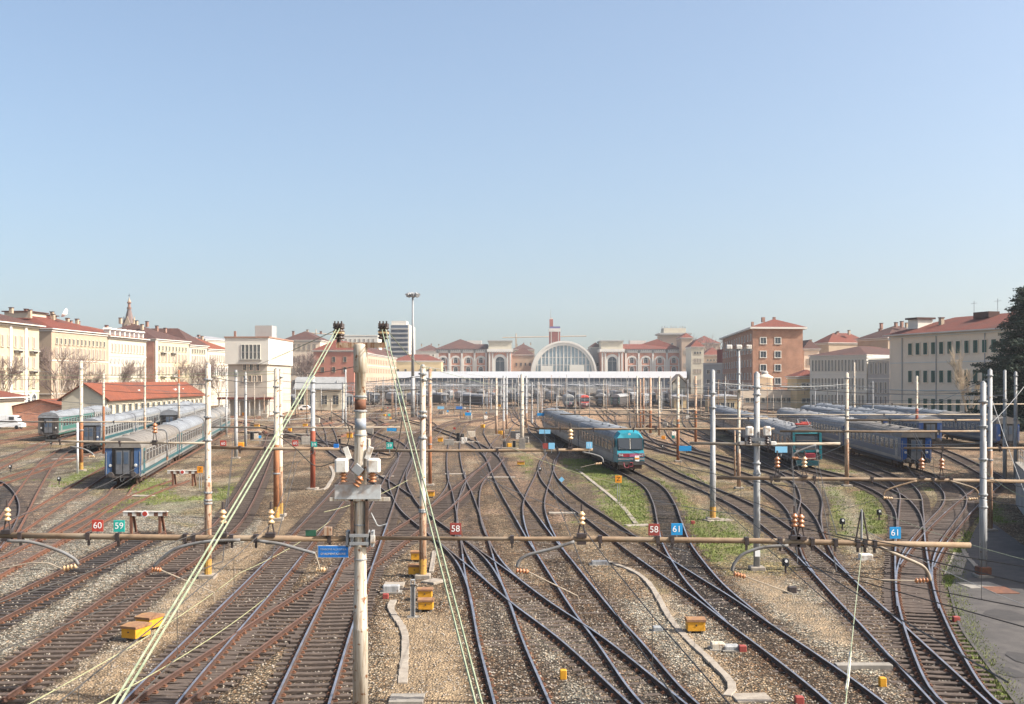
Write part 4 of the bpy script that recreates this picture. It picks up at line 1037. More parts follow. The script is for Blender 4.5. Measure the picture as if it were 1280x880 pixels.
for (p, pt, lab) in (((247,587),(250,612), "orange square plate with a black Z on a thin post beside the farther buffer stop"), ((772.5,599),(773,628), "orange square plate with a black Z in the grass before the turquoise train")):
    gx, gy = G(*pt); zc = W(p[0], p[1], gy).z
    t = thing("letter_plate", lab, "sign", (gx, gy, 0))
    MB().cbox((0, 0, zc), (.48, .03, .52), .01).build("plate", M['orange'], t); lettering("letter", "Z", .42, M['black'], t, (0, -.02, zc), depth=.004)
    pb = MB(); pb.tube([(-.06, .04, 0), (-.06, .04, zc)], .025, 6); pb.tube([(.1, .04, 0), (.1, .04, zc)], .02, 6); pb.build("post", M['galv_dark'], t)

# switch boxes on the dark grey mast
q0 = MASTS['Q0']; yq = q0.location.y
for xp in (935, 957):
    c = W(xp, 538, yq) - Vector(q0.location); MB().cbox(c + Vector((0, -.3, 0)), (.34, .3, .42), .06).build("switch_box", M['white_box'], q0)
    ib = MB(); insul(ib, c + Vector((0, -.3, -.62)), .11, .36, 3); ib.build("insulator", M['insulator_dark'], q0, True)
c = W(946, 549, yq) - Vector(q0.location); MB().box(c + Vector((0, -.25, 0)), (1.2, .1, .14)).build("mounting_bar", M['galv_dark'], q0)
for xp in (926, 934, 952, 965): c = W(xp, 553.5, yq) - Vector(q0.location); MB().cbox(c + Vector((0, -.25, 0)), (.26, .16, .16), .02).build("junction_box", M['white_box'], q0)
c = W(946, 691, yq) - Vector(q0.location); MB().box(c + Vector((0, -.17, 0)), (.24, .02, .3)).build("white_plate", M['white'], q0)

# buffer stops
def buffer_stop(label, p, w):
    x, y = G(*p); t = thing("buffer_stop", label, "buffer stop", (x, y, 0))
    for dx in (-w * .33, w * .33):
        b_ = MB(); b_.box((dx, 0, .55), (.14, .16, 1.15)); b_.box((dx + .1, .35, .5), (.12, .12, 1.2), 0, rx=.45); b_.build("post", M['rust'], t)
    cb = MB()
    n_ = 10
    for k in range(n_): cb.box((-w / 2 + (k + .5) * w / n_, 0, 1.18), (w / n_, .2, .22), k % 2 if k not in (4, 5) else 0)
    cb.build("crossbeam", [M['white_box'], M['rust']], t)
    MB().box((0, 0, 1.32), (w * 1.02, .26, .05)).build("top_plate", M['white_box'], t)
    d = MB(); d.lathe([(.2, 0), (.2, .04)], (0, 0, 0), 20); o = d.build("target_rim", M['white'], t); o.rotation_euler = (R(90), 0, 0); o.location = (0, -.11, 1.2)
    d = MB(); d.lathe([(.14, 0), (.14, .05)], (0, 0, 0), 20); o = d.build("target_disc", M['red'], t); o.rotation_euler = (R(90), 0, 0); o.location = (0, -.115, 1.2)
buffer_stop("rusty buffer stop with a red round target on grey gravel, nearer of two", (182,668), 2.5)
buffer_stop("rusty buffer stop with a red target in grass beside the orange letter plate", (228.5,608), 2.5)

# yellow trackside boxes
def cabinet(label, p, w, d, h, rz=0.0, leg=.12):
    x, y = G(*p); t = thing("trackside_box", label, "trackside box", (x, y, 0), rz)
    MB().cbox((0, 0, leg + h * .42), (w, d, h * .84), .015).build("body", M['yellow'], t)
    MB().prism([(-d/2-.03, leg + h*.8), (d/2+.03, leg + h*.8), (d/2+.03, leg + h*1.0), (0, leg + h*1.12), (-d/2-.03, leg + h*1.0)], -w/2-.03, w/2+.03, axis='x').build("lid", M['yellow_lid'], t)
    MB().box((0, -d/2-.008, leg + h*.5), (.05, .02, .05)).build("latch", M['black_metal'], t)
    lb = MB()
    for dx in (-w*.35, w*.35):
        for dy in (-d*.35, d*.35): lb.box((dx, dy, leg/2 - .03), (.08, .08, leg + .1))
    lb.build("foot", M['concrete'], t)
    return t
cabinet("yellow rusty-lidded box on sand by the left cables, front one of the pair", (170,799), .6, .8, .40, -.35)
cabinet("yellow rusty-lidded box on sand by the left cables, rear one of the pair", (187,787), .6, .8, .40, -.35)
cabinet("yellow trackside box alone beside the pale cable trough on the right gravel", (869,791), .62, .55, .40, 0.0)
cabinet("yellow box right of the steel marker post, nearest of the four in the middle", (532.5,764), .56, .55, .36)
cabinet("yellow box right of the steel marker post, second nearest of the four in the middle", (531.5,750), .56, .5, .36)
cabinet("yellow box at the left of the flaking cream mast, third nearest of the four", (518.5,720), .55, .5, .40)
cabinet("yellow box half hidden by the flaking cream mast, farthest of the four in the middle", (520.5,702), .5, .45, .40)
cabinet("small yellow box between white slabs behind the flaking cream mast", (537,622), .7, .6, .4)
cabinet("orange-yellow box right of the tall concrete foot of the white mast", (651,582), .75, .6, .35)
cabinet("small yellow box left of the central looping track", (550.5,553), .7, .6, .6)
cabinet("small yellow box left of the red-lead mast on the far left tracks", (321,535), .9, .7, .6)
cabinet("small yellow box right of the red-lead mast on the far left tracks", (381.5,534), .8, .7, .6)
cabinet("small yellow box by a coloured plate right of the red-lead mast", (437,548), .8, .7, .8)
for (p, lab) in (((704,848), "small yellow stub on grey gravel between the polished middle tracks"), ((1103,858), "small yellow stub on grey gravel at the lower right by the concrete beam")):
    x, y = G(*p); o = MB().cbox((0, 0, .13), (.2, .18, .28), .02).build("marker_stub", M['yellow']); o.location = (x, y, 0); tag(o, lab, "marker")
for (p, lab) in (((999,879), "small red block at the bottom edge between gravel and track"), ((1195,777), "small red block in the verge grass left of the road"), ((866,655), "tiny red cap on the ground right of the blue and maroon plates"),
                 ((482,748), "small red block at the left of the steel marker post"), ((928,814), "small red block at the end of the grey fittings on the gravel")):
    x, y = G(*p); o = MB().cbox((0, 0, .1), (.24, .2, .2), .02).build("marker_block", M['maroon']); o.location = (x, y, 0); tag(o, lab, "marker")
# steel marker post
x, y = G(516, 772)
t = thing("steel_post", "grey steel channel post with a notched top beside the yellow boxes in the middle", "post", (x, y, 0))
pb = MB(); pb.box((-.07, 0, .62), (.03, .14, 1.24)); pb.box((.07, 0, .62), (.03, .14, 1.24)); pb.box((0, .05, .62), (.14, .03, 1.24)); pb.box((0, 0, 1.42), (.17, .15, .03)); pb.box((-.07, 0, 1.3), (.03, .14, .26)); pb.box((.07, 0, 1.3), (.03, .14, .26)); pb.build("channel", M['galv'], t)
MB().box((0, 0, .02), (.42, .36, .05)).build("base_plate", M['concrete'], t)
# point motors and fittings
def motor(label, p, w, d, h, mk='galv_dark', rz=0):
    x, y = G(*p); t = thing("point_motor", label, "point motor", (x, y, 0), rz)
    MB().cbox((0, 0, h/2), (w, d, h), .03).build("casing", M[mk], t)
    MB().box((w*.75, 0, h*.4), (w*.7, .05, .05)).build("drive_rod", M['black_metal'], t)
    MB().box((0, 0, .01), (w*1.3, d*1.5, .05)).build("bed_plate", M['concrete'], t)
motor("grey point motor left of the steel marker post", (489,740), .7, .4, .3, 'galv', .05)
motor("grey point motor at the gravel edge right of the lone yellow box", (897,811), .45, .4, .22, 'pole_pale')
motor("grey flat point motor beside a red block at the gravel edge", (914,812), .5, .4, .16, 'galv')
motor("dark point motor on white stones below the twin orange insulators", (990,742), .35, .3, .3, 'black_metal')
motor("pale point motor by the grass on the right tracks", (1082,700), .6, .5, .3, 'white_box')
motor("grey point motor lying right of the insulator of the middle tube", (750,706), .8, .45, .2, 'galv')
motor("grey point motor under the middle insulator by the pale trough", (822,789), .35, .3, .18, 'galv_dark')
def dwarf(label, p, h=.7):
    x, y = G(*p); t = thing("shunting_signal", label, "dwarf signal", (x, y, 0))
    MB().tube([(0, 0, 0), (0, 0, h * .5)], .05, 8).build("post", M['black_metal'], t)
    MB().cbox((0, 0, h * .72), (.3, .22, h * .5), .05).build("head", M['black'], t)
    l = MB(); l.lathe([(.07, 0), (.07, .03)], n=10); o = l.build("lens", M['white'], t); o.rotation_euler = (R(90), 0, 0); o.location = (0, -.12, h * .8)
for (p, lab) in (((1099,650), "black dwarf signal in the grass left of the wall's shadow, farther of two"), ((1053,662), "black dwarf signal on the pale walking path, nearer of two"), ((13,590), "black dwarf signal with a white lens at the left edge"), ((74,606), "black dwarf signal in front of the nearest coach's shadow"),
                 ((64,558), "small dwarf signal before the green-striped coach"), ((982,716), "black dwarf signal right of the dark grey mast's foot"), ((828,563), "grey dwarf signal right of the turquoise train's nose"), ((675,593), "pale dwarf signal beside the blue diamond marker")):
    dwarf(lab, p)
x, y = G(702, 606)
t = thing("diamond_marker", "small blue diamond marker beside the curve left of the grass", "sign", (x, y, 0)); o = MB().box((0, 0, 0), (.34, .03, .34)).build("diamond", M['blue_light'], t); o.rotation_euler = (0, R(45), 0); o.location = (0, 0, .45)
MB().tube([(0, .03, 0), (0, .03, .4)], .02, 6).build("post", M['galv_dark'], t)

# cable troughs
def trough(label, pts, w, h=.09, mk='pale_concrete'):
    L1 = spline([G(*p) for p in pts], .75); mb = MB(); rq = random.Random(len(pts) * 7 + int(pts[0][0]))
    for a, b2 in zip(L1[:-1], L1[1:]):
        c = (a + b2) / 2; d = b2 - a; ln = float(np.linalg.norm(d))
        mb.cbox((0, 0, 0), (ln - .02, w * rq.uniform(.9, 1.08), h), .012); k = len(mb.v) - 24
        an = math.atan2(d[1], d[0]) + rq.uniform(-.05, .05); cs, sn = math.cos(an), math.sin(an)
        for i in range(k, len(mb.v)):
            vx, vy, vz = mb.v[i]; mb.v[i] = (c[0] + vx*cs - vy*sn, c[1] + vx*sn + vy*cs, vz + .03 + rq.uniform(0, .003))
    tag(mb.build("cable_trough", M[mk]), label, "cable trough")
trough("pale crooked cable trough running down from the steel marker post", [(492,752),(487,757),(490,768),(500,780),(506,790),(507,805),(505,832),(503,856)], .27)
trough("long pale cable trough curving down the right gravel past the lone yellow box", [(755,702),(785,711),(806,724),(818,740),(828,758),(838,776),(858,800),(885,824),(908,848),(920,860),(909,872)], .24)
trough("thin pale cable trough in the grass before the turquoise train", [(725,590),(745,606),(765,622),(780,636),(795,655)], .3, .06)
trough("pale cable trough left of the transformer mast", [(413,583),(417,593),(412,604),(402,613),(392,613)], .28)
trough("pale trough between white slabs at the edge of the service road", [(1204,688),(1208,698),(1220,708),(1226,718)], .22, .12)
trough("pale trough along the right side of the flaking cream mast", [(543,690),(541,702),(539,716)], .22)

# ------------------------------------------------------------------ wires
def wire(name, label, cat, segs_, r, mk, group=None):
    mb = MB()
    for pts in segs_: mb.tube(pts, r, 5, cap=False)
    return tag(mb.build(name, M[mk]), label, cat, group)
def sagged(a, b_, sag, n_=10):
    a = Vector(a); b_ = Vector(b_)
    return [a.lerp(b_, t) + Vector((0, 0, -4 * sag * t * (1 - t))) for t in np.linspace(0, 1, n_)]
def feeder(label, pa, pb, ya, yb, r=.0145, ext=None):
    A = W(*pa, ya); B = W(*pb, yb); E = B + (B - A) * .25
    wire("feeder_cable", label, "cable", [sagged(A, E, .12)], r, 'feeder')
feeder("pale-green cable from the left insulators down to the bottom left, left one of the pair", (421,410), (133,884), YN, 11.5)
feeder("pale-green cable from the left insulators down to the bottom left, right one of the pair", (425.5,409), (141,884), YN, 11.5)
feeder("pale-green cable from the right insulators down to the bottom middle, left one of the pair", (477,410), (598,884), YN, 12.5)
feeder("pale-green cable from the right insulators down to the bottom middle, right one of the pair", (481.5,410), (606,884), YN, 12.5)
for (a, b_, ya, yb, mk, lab) in (((425,410),(290,466),YN,95,'feeder',"thin pale cable behind the left insulators towards the cream pair of masts"), ((482,410),(535,462),YN,50,'feeder',"thin pale cable from the right insulators back to the flaking cream mast"),
        ((528,458),(645,486),50,150,'feeder',"pale cable sagging from the flaking cream mast into the middle distance"), ((530,458),(655,475),50,160,'wire_grey',"grey cable from the flaking cream mast towards the canopy"),
        ((450,457),(350,466),YN,72,'wire',"dark cable with insulators between the transformer mast and the cream pair"), ((346,464),(-20,468),72,75,'feeder',"pale-green cable high across the left coaches, upper one"), ((346,467),(-20,474),72,75,'feeder_thin',"pale-green cable high across the left coaches, lower one"),
        ((102,452),(45,463),110,150,'wire_grey',"white cable from the orange-rust mast's top to the left"), ((181,459),(120,466),140,150,'wire_grey',"white cable from the pale mast's top to the left"),
        ((300,716),(-10,905),35,14,'feeder_thin',"thin yellow wire slanting to the bottom left corner above the bare sleepers"), ((335,745),(75,905),31,15,'feeder_thin',"thin yellow wire slanting down left of the trackside boxes"), ((413,651),(300,716),52,35,'feeder_thin',"thin yellow wire passing behind the transformer mast"),
        ((400,566),(215,625),58,70,'feeder_thin',"thin pale wire hanging across the grass near the farther buffer stop"), ((510,600),(405,640),48,40,'feeder_thin',"thin yellow wire near the switch boxes"),
        ((1238,472),(900,622),64,75,'wire_grey',"long grey stay wire slanting down across the coach gangway"), ((1240,500),(1290,640),64,60,'galv',"pale stay rod slanting down right of the pointed mast"), ((1238,530),(1290,470),64,70,'wire_grey',"stay wire rising to the right edge"),
        ((1232,575),(1040,640),50,58,'feeder',"pale-green wire across the wall's shadow, upper one"), ((1232,590),(1290,625),50,48,'feeder',"pale-green wire right of the broad grey mast"), ((1290,702),(1100,640),45,60,'feeder',"pale-green wire low across the road's shadow"), ((1290,760),(1080,662),40,52,'wire_grey',"grey wire low across the road"),
        ((815,625),(1000,650),75,50,'wire_grey',"grey wire sloping across the grassy right tracks"), ((640,560),(770,604),62,60,'feeder_thin',"pale wire crossing in front of the shadowed tracks"), ((600,595),(860,690),50,40,'wire_grey',"thin wire slanting across the pinkish ballast")):
    wire("overhead_wire", lab, "wire", [sagged(W(*a, ya), W(*b_, yb), .15 if ya < 100 else .5)], (.0085 if mk == 'feeder_thin' else .012) if ya < 60 else .017, mk)
# pale cable hanging from the tube on the right
vc = thing("hanging_stay", "pale cable stay with a weathered end fitting hanging down at the lower right", "cable", W(1076, 690, YN))
rel = lambda p, y: W(p[0], p[1], y) - W(1076, 690, YN)
MB().tube([rel((1079,640), YN), rel((1077,690), YN), rel((1068,770), 24), rel((1063,820), 20), rel((1056,890), 16.5)], .0105, 6).build("cable", M['feeder'], vc)
MB().tube([rel((1063,815), 20.5), rel((1060,850), 18.6), rel((1058,862), 18)], .024, 7).build("end_fitting", M['white_box'], vc)
MB().tube([rel((1077,637), YN), rel((1077,684), YN)], .03, 7).build("post", M['galv_dark'], vc)
ib = MB(); ib.tube([rel((1079,640), YN), rel((1086,680), YN)], .022, 6); ib.tube([rel((1076,640), YN), rel((1069,680), YN)], .022, 6); ib.build("brace", M['black_metal'], vc)

# catenary wires over the tracks: messenger, contact wire and droppers
def catenary(label, pts, group, dz=1.0, r=.0135, step=7.0, mk='wire', drop=True):
    """pts: messenger support points (x, y, z) from near to far"""
    t = thing("catenary_wire", label, "catenary wire", pts[0], 0, group)
    o = Vector(pts[0]); mw, cw, dw = MB(), MB(), MB()
    for a, b_ in zip(pts[:-1], pts[1:]):
        a = Vector(a) - o; b_ = Vector(b_) - o; ln = (b_ - a).length; n_ = max(4, int(ln / step))
        P = sagged(a, b_, min(.7, .0003 * ln * ln) , n_ + 1); mw.tube(P, r, 4, cap=False)
        C = [a.lerp(b_, i / n_) - Vector((0, 0, dz)) for i in range(n_ + 1)]; cw.tube([C[0], C[-1]], r, 4, cap=False)
        if drop:
            for i in range(1, n_): dw.tube([P[i], C[i]], r * .55, 3, cap=False)
    mw.build("messenger", M[mk], t); cw.build("contact_wire", M[mk], t)
    if drop: dw.build("dropper", M[mk], t)
def from_line(key, y0, y1, step, z=5.5, near=None):
    L1 = LINES[key]; o = np.argsort(L1[:, 1]); out = [] if near is None else list(near)
    yv = y0
    while yv <= y1:
        out.append((float(np.interp(yv, L1[o, 1], L1[o, 0])), yv, z)); yv += step
    return out
gW = "overhead line wires along the tracks"
TOP = lambda p: tuple(W(p[0], p[1], YN))
catenary("dark overhead wires with droppers over the bare-sleeper track on the left", [(-10.5, 8, 5.3), TOP((278.5,655))] + from_line('T2', 72, 180, 36), gW)
catenary("dark overhead wires with droppers left of the transformer mast", [(-5.2, 9, 5.2), TOP((338.5,655))] + from_line('T3', 60, 180, 40), gW)
catenary("dark overhead wires with droppers over the lower left corner", [(-17, 10, 5.2), TOP((9,650))] + [(-22, 75, 5.5), (-30, 120, 5.5)], gW)
catenary("dark overhead wires with droppers slanting over the middle gravel to the lower right", [(2.9, 8, 5.2), TOP((727,658))] + from_line('T8', 62, 230, 42), gW)
catenary("dark overhead wires with droppers over the curved right track from the twin insulators", [(14.5, 8, 5.2), TOP((997,658))] + from_line('T13', 62, 182, 40), gW)
catenary("dark overhead wires with droppers passing the pale hanging stay", [(17.5, 14, 5.0), TOP((1046,668))] + from_line('T14', 58, 178, 40), gW)
catenary("dark overhead wires over the S-shaped track on the right", [(21, 20, 5.2), tuple(W(1152, 580, 52))] + from_line('T17', 88, 230, 47), gW)
catenary("dark overhead wires over the grass and the turquoise train's roof", [(6.2, 14, 5.2), (8.5, 62, 5.6)] + from_line('T11', 105, 320, 43, 5.7), gW)
catenary("dark overhead wires over the central track", from_line('T6', 31, 320, 48, 5.6), gW)
catenary("dark overhead wires over the blue-coach track by the wall", [tuple(W(1177, 582, 52))] + from_line('T19', 110, 260, 50, 5.7), gW)
catenary("dark overhead wires over the red-nosed locomotive's train", [tuple(W(1005, 580, 52))] + from_line('T17', 125, 400, 55, 5.7), gW)
catenary("dark overhead wires above the nearest left coach", [(-22, 40, 5.4)] + from_line('Lc1', 70, 300, 46, 5.7), gW)
catenary("dark overhead wires above the dark-fronted left coach", from_line('Lc2', 75, 280, 50, 5.7), gW)
for (k_, y0_, y1_, lab_) in (('T4', 52, 330, "dark overhead wires over the track left of the flaking cream mast"), ('T10', 34, 190, "dark overhead wires over the track beside the blue diamond marker"), ('T9', 60, 300, "dark overhead wires over the S-shaped track by the pinkish ballast"), ('T14', 66, 330, "dark overhead wires over the track behind the tall galvanised mast"),
        ('T15', 70, 330, "dark overhead wires over the kinked track by the twin orange insulators"), ('T16', 112, 330, "dark overhead wires over the shadowed track beside the locomotive's train"), ('T18', 95, 330, "dark overhead wires between the locomotive and the blue gangway coach"), ('T21', 110, 330, "dark overhead wires over the rearmost blue coaches"), ('Lc1b', 62, 260, "dark overhead wires between the nearest and the dark-fronted left coaches"), ('Lc3', 105, 250, "dark overhead wires over the green-striped coach"), ('T7', 36, 78, "dark overhead wires over the crossing diagonal track")):
    catenary(lab_, from_line(k_, y0_, y1_, 44, 5.6), gW)

_c = MB().box((0, 0, .05), (1.0, 1.5, .03)).build("cover_plate", M['rust']); _c.location = (*G(1250, 739), 0); tag(_c, "rusty steel cover plate in the pavement at the corner of the shaded road", "cover plate")
for (_p, _w, _d, _r) in (((1258,770), 1.6, 2.2, .1), ((1300,830), 1.2, 3.0, .35), ((1262,842), .9, 1.4, .2)):
    _m = MB(); _n = 9
    _m.face([(_w * .5 * math.cos(2*math.pi*i/_n) * (.8 + .4 * ((i * 7) % 5) / 5), _d * .5 * math.sin(2*math.pi*i/_n) * (.8 + .4 * ((i * 3) % 4) / 4), 0) for i in range(_n)])
    _o = _m.build("asphalt_patch", M['asphalt_patch']); _o.location = (*G(*_p), .0392 + .004 * _r * 10); _o.rotation_euler = (0, 0, _r); tag(_o, kind='structure')
# ------------------------------------------------------------------ trains
M['tr_roof_grey'] = mat('dusty_grey_train_roof', (0.185, 0.18, 0.172), 0.75, (0.13, 0.127, 0.122), 0.7, stretch=(1, .3, 1), c3=(0.27, 0.24, 0.20), s3=.25)
M['tr_roof_light'] = mat('pale_blue_grey_train_roof', (0.215, 0.23, 0.245), 0.75, (0.145, 0.15, 0.16), 0.6, stretch=(1, .3, 1))
M['tr_roof_beige'] = mat('beige_grey_train_roof', (0.19, 0.172, 0.15), 0.8, (0.135, 0.122, 0.11), .6, stretch=(1, .3, 1))
M['tr_roof_dark'] = mat('dark_dusty_train_roof', (0.20, 0.20, 0.205), 0.8, (0.28, 0.275, 0.27), .6, stretch=(1, .3, 1))
M['tr_beige'] = mat('dirty_beige_train_side', (0.20, 0.175, 0.145), 0.6, (0.14, 0.12, 0.10), 1.2, stretch=(1, .4, 1))
M['tr_white'] = mat('dirty_white_train_side', (0.27, 0.27, 0.255), 0.5, (0.18, 0.175, 0.165), 1.2, stretch=(1, .4, 1))
M['tr_grey'] = mat('grey_train_side', (0.25, 0.25, 0.25), 0.5, (0.18, 0.175, 0.17), 1.2, stretch=(1, .4, 1))
M['tr_teal'] = mat('teal_train_stripe', (0.02, 0.10, 0.115), 0.5, (0.03, 0.085, 0.095), 2)
M['tr_teal_front'] = mat('blue_green_cab_frame', (0.015, 0.17, 0.19), .45, (0.02, 0.13, 0.15), 3)
M['tr_door'] = mat('grimy_end_door', (0.11, 0.115, 0.125), .6, (0.08, 0.08, 0.085), 3)
M['tr_blue_end'] = mat('faded_blue_end', (0.035, 0.085, 0.20), .5, (0.05, 0.09, 0.17), 3)
M['tr_turq'] = mat('turquoise_cab_paint', (0.012, 0.22, 0.28), 0.35, (0.015, 0.17, 0.22), 1.5, spec=.5)
M['tr_blue'] = mat('blue_train_paint', (0.055, 0.085, 0.15), 0.5, (0.08, 0.095, 0.125), 2, spec=.4)
M['tr_blue_bright'] = mat('bright_blue_train_paint', (0.028, 0.085, 0.26), 0.45)
M['tr_green'] = mat('green_train_paint', (0.04, 0.15, 0.125), 0.5, (0.05, 0.12, 0.10), 2)
M['tr_red'] = mat('red_train_paint', (0.30, 0.03, 0.045), 0.5, (0.20, 0.03, 0.04), 3)
M['tr_dark'] = mat('underframe_grime', (0.045, 0.04, 0.038), 0.85, (0.075, 0.062, 0.055), 3)
M['tr_glass'] = mat('train_window_glass', (0.045, 0.05, 0.055), 0.2, spec=.55)
M['tr_bogie'] = mat('rusty_bogie', (0.08, 0.055, 0.045), 0.85, (0.13, 0.08, 0.055), 4)
M['lamp'] = mat('headlamp_glass', (0.42, 0.42, 0.40), 0.25)

WIN_ME = {}
def win_mesh(sx, w=1.25, h=.92, fr='tr_dark'):
    k = (sx, w, h)
    if k not in WIN_ME:
        mb = MB(); x = .012 * sx
        mb.box((0, 0, 0), (.03, w + .1, h + .1), 0); mb.box((x, 0, 0), (.03, w, h), 1); mb.box((x * 1.4, 0, h * .2), (.03, w, .035), 0)
        WIN_ME[k] = mb.mesh("window", [M['galv_dark'], M['tr_glass']])
    return WIN_ME[k]
wheel_mb = MB(); wheel_mb.lathe([(.05, -.07), (.46, -.07), (.46, .0), (.42, .06), (.05, .06)], n=16)
WHEEL = wheel_mb.mesh("wheel", M['tr_bogie'], True)
def bogie_me():
    mb = MB()
    for sx in (-1, 1):
        mb.box((sx * .98, 0, .55), (.12, 2.9, .22)); mb.box((sx * .98, 0, .75), (.16, .5, .3))
        for yy in (-1.25, 1.25): mb.box((sx * 1.0, yy, .5), (.22, .34, .34))
    mb.box((0, 0, .62), (1.9, .5, .25)); return mb.mesh("bogie", M['tr_bogie'])
BOG = bogie_me()

def car(label, loc, rz, L=26.0, low='tr_white', stripe='tr_teal', mid='tr_beige', roof='tr_roof_grey', front='gangway', end='tr_blue', cat="train coach", name="passenger_coach", group=None, wins=True, w_n=11, detail=True):
    t = thing(name, label, cat, (loc[0], loc[1], .15), rz, group)
    y0 = 0.0 if front == 'gangway' or front == 'plain' else 1.3
    side = [(1.34,.82),(1.40,1.05),(1.42,1.35),(1.42,1.72),(1.42,3.02),(1.39,3.22)]
    poly = side + [(-x, z) for x, z in reversed(side)]
    mats_ = [M[low], M[stripe], M[mid], M['tr_dark'] if front != 'cab' else M[end], M[roof]]
    ms = [0, 1, 0, 2, 2, 3, 2, 2, 0, 1, 0, 3]
    MB().prism(poly, y0, L - .25, 3, mside=ms).build("body", mats_, t)
    rp_ = [(1.43,3.2),(1.36,3.45),(1.18,3.68),(.85,3.88),(.45,4.0),(0,4.04)]
    rpoly = rp_ + [(-x, z) for x, z in reversed(rp_[:-1])]
    q = random.Random(int(abs(loc[0] * 13 + loc[1])))
    st_y = [(y0 - .02, 1.0)]
    for yy in np.arange(y0 + 1.2, L - 1, 1.9): st_y += [(yy, 1.0), (yy + .02, 1.012), (yy + .09, 1.012), (yy + .11, 1.0)]
    st_y.append((L - .23, 1.0)); rb = MB(); m_ = len(rpoly)
    for yy, k_ in st_y: rb.v.extend([(x * k_, yy, z * (1 + (k_ - 1) * .5)) for x, z in rpoly])
    for i in range(len(st_y) - 1):
        for j in range(m_ - 1): rb.f.append((i*m_+j, (i+1)*m_+j, (i+1)*m_+j+1, i*m_+j+1)); rb.m.append(0)
    rb.f.append(tuple(range(m_ - 1, -1, -1))); rb.m.append(0); rb.f.append(tuple((len(st_y)-1)*m_ + j for j in range(m_))); rb.m.append(0)
    rb.build("roof", M[roof], t, False)
    if loc[1] < 240:
        for k in range(5): MB().cbox((q.choice((-.35, 0, .35)), y0 + 2 + (L - 5) * (k + q.random() * .5) / 5, 4.05), (.5, .9, .14), .04).build("roof_vent", M[roof], t)
    MB().box((0, L / 2, .68), (2.3, L - 9.5, .5)).build("underframe", M['tr_dark'], t)
    for yy in (3.6, L - 3.8):
        bg_ = child("bogie", BOG, t, (0, yy, 0))
        for sx in (-1, 1):
            for dy in (-1.25, 1.25):
                w_ = link(bpy.data.objects.new("wheel", WHEEL)); w_.parent = bg_; w_.location = (sx * .76, dy, .46); w_.rotation_euler = (0, R(90) * sx, 0)
    if wins:
        for sx in (-1, 1):
            for k in range(w_n): child("window", win_mesh(sx), t, (sx * 1.425, 3.4 + k * (L - 7.0) / (w_n - 1), 2.42))
            for yy in (1.6 if front == 'gangway' else 2.3, L - 1.4):
                d = MB(); d.box((sx * 1.425, yy, 2.05), (.03, .95, 2.05), 0); d.box((sx * 1.44, yy, 2.5), (.03, .6, .7), 1); d.build("door", [M['tr_grey'] if mid == 'tr_white' else M[stripe], M['tr_glass']], t)
    for yy, s in ((y0, -1), (L - .25, 1)):
        for sx in (-.88, .88):
            o = MB().lathe([(.09, 0), (.09, .42), (.24, .44), (.24, .5), (.18, .53)], n=12).build("buffer", M['tr_dark'], t); o.location = (sx, yy + (s * -.02), 1.06); o.rotation_euler = (R(90) if s < 0 else R(-90), 0, 0)
    MB().box((0, y0 - .12, .95), (2.5, .18, .3)).build("headstock", M['tr_dark'], t)
    if front in ('gangway', 'plain'):
        for sx in (-1, 1):
            MB().prism([(sx * .86, .95), (sx * 1.36, .95), (sx * 1.41, 1.3), (sx * 1.41, 3.05), (sx * 1.36, 3.22), (sx * .86, 3.22)], -.035, .03).build("corner_panel", M[end], t)
        g = MB(); g.box((0, -.10, 2.0), (1.25, .22, 2.15), 0); g.build("gangway_frame", M['black'], t)
        d = MB(); d.box((-.28, -.22, 2.05), (.5, .04, 1.9), 0); d.box((.28, -.22, 2.05), (.5, .04, 1.9), 0); d.box((-.28, -.245, 2.4), (.34, .03, .95), 1); d.box((.28, -.245, 2.4), (.34, .03, .95), 1); d.build("end_door", [M['tr_door'], M['glass_blue']], t)
        for sx in (-.98, .98):
            o = MB().lathe([(.13, 0), (.13, .05), (.1, .08)], n=14).build("tail_lamp", M['lamp'], t); o.rotation_euler = (R(90), 0, 0); o.location = (sx, -.01, 1.78)
        hb = MB(); hb.prism([(x * 1.01, z + .01) for x, z in rp_] + [(-x * 1.01, z + .01) for x, z in reversed(rp_[:-1])], -.14, .0, 0); hb.build("end_hood", M[roof], t)
        for sx in (-1.3, 1.3): MB().tube([(sx, -.06, .9), (sx, -.06, 2.9)], .025, 6).build("handrail", M['tr_white'], t)
        MB().tube(bent([(-.2, -.2, 1.0), (-.15, -.35, .6), (0, -.38, .5), (.2, -.2, .9)]), .04, 6).build("brake_hose", M['black'], t)
    return t

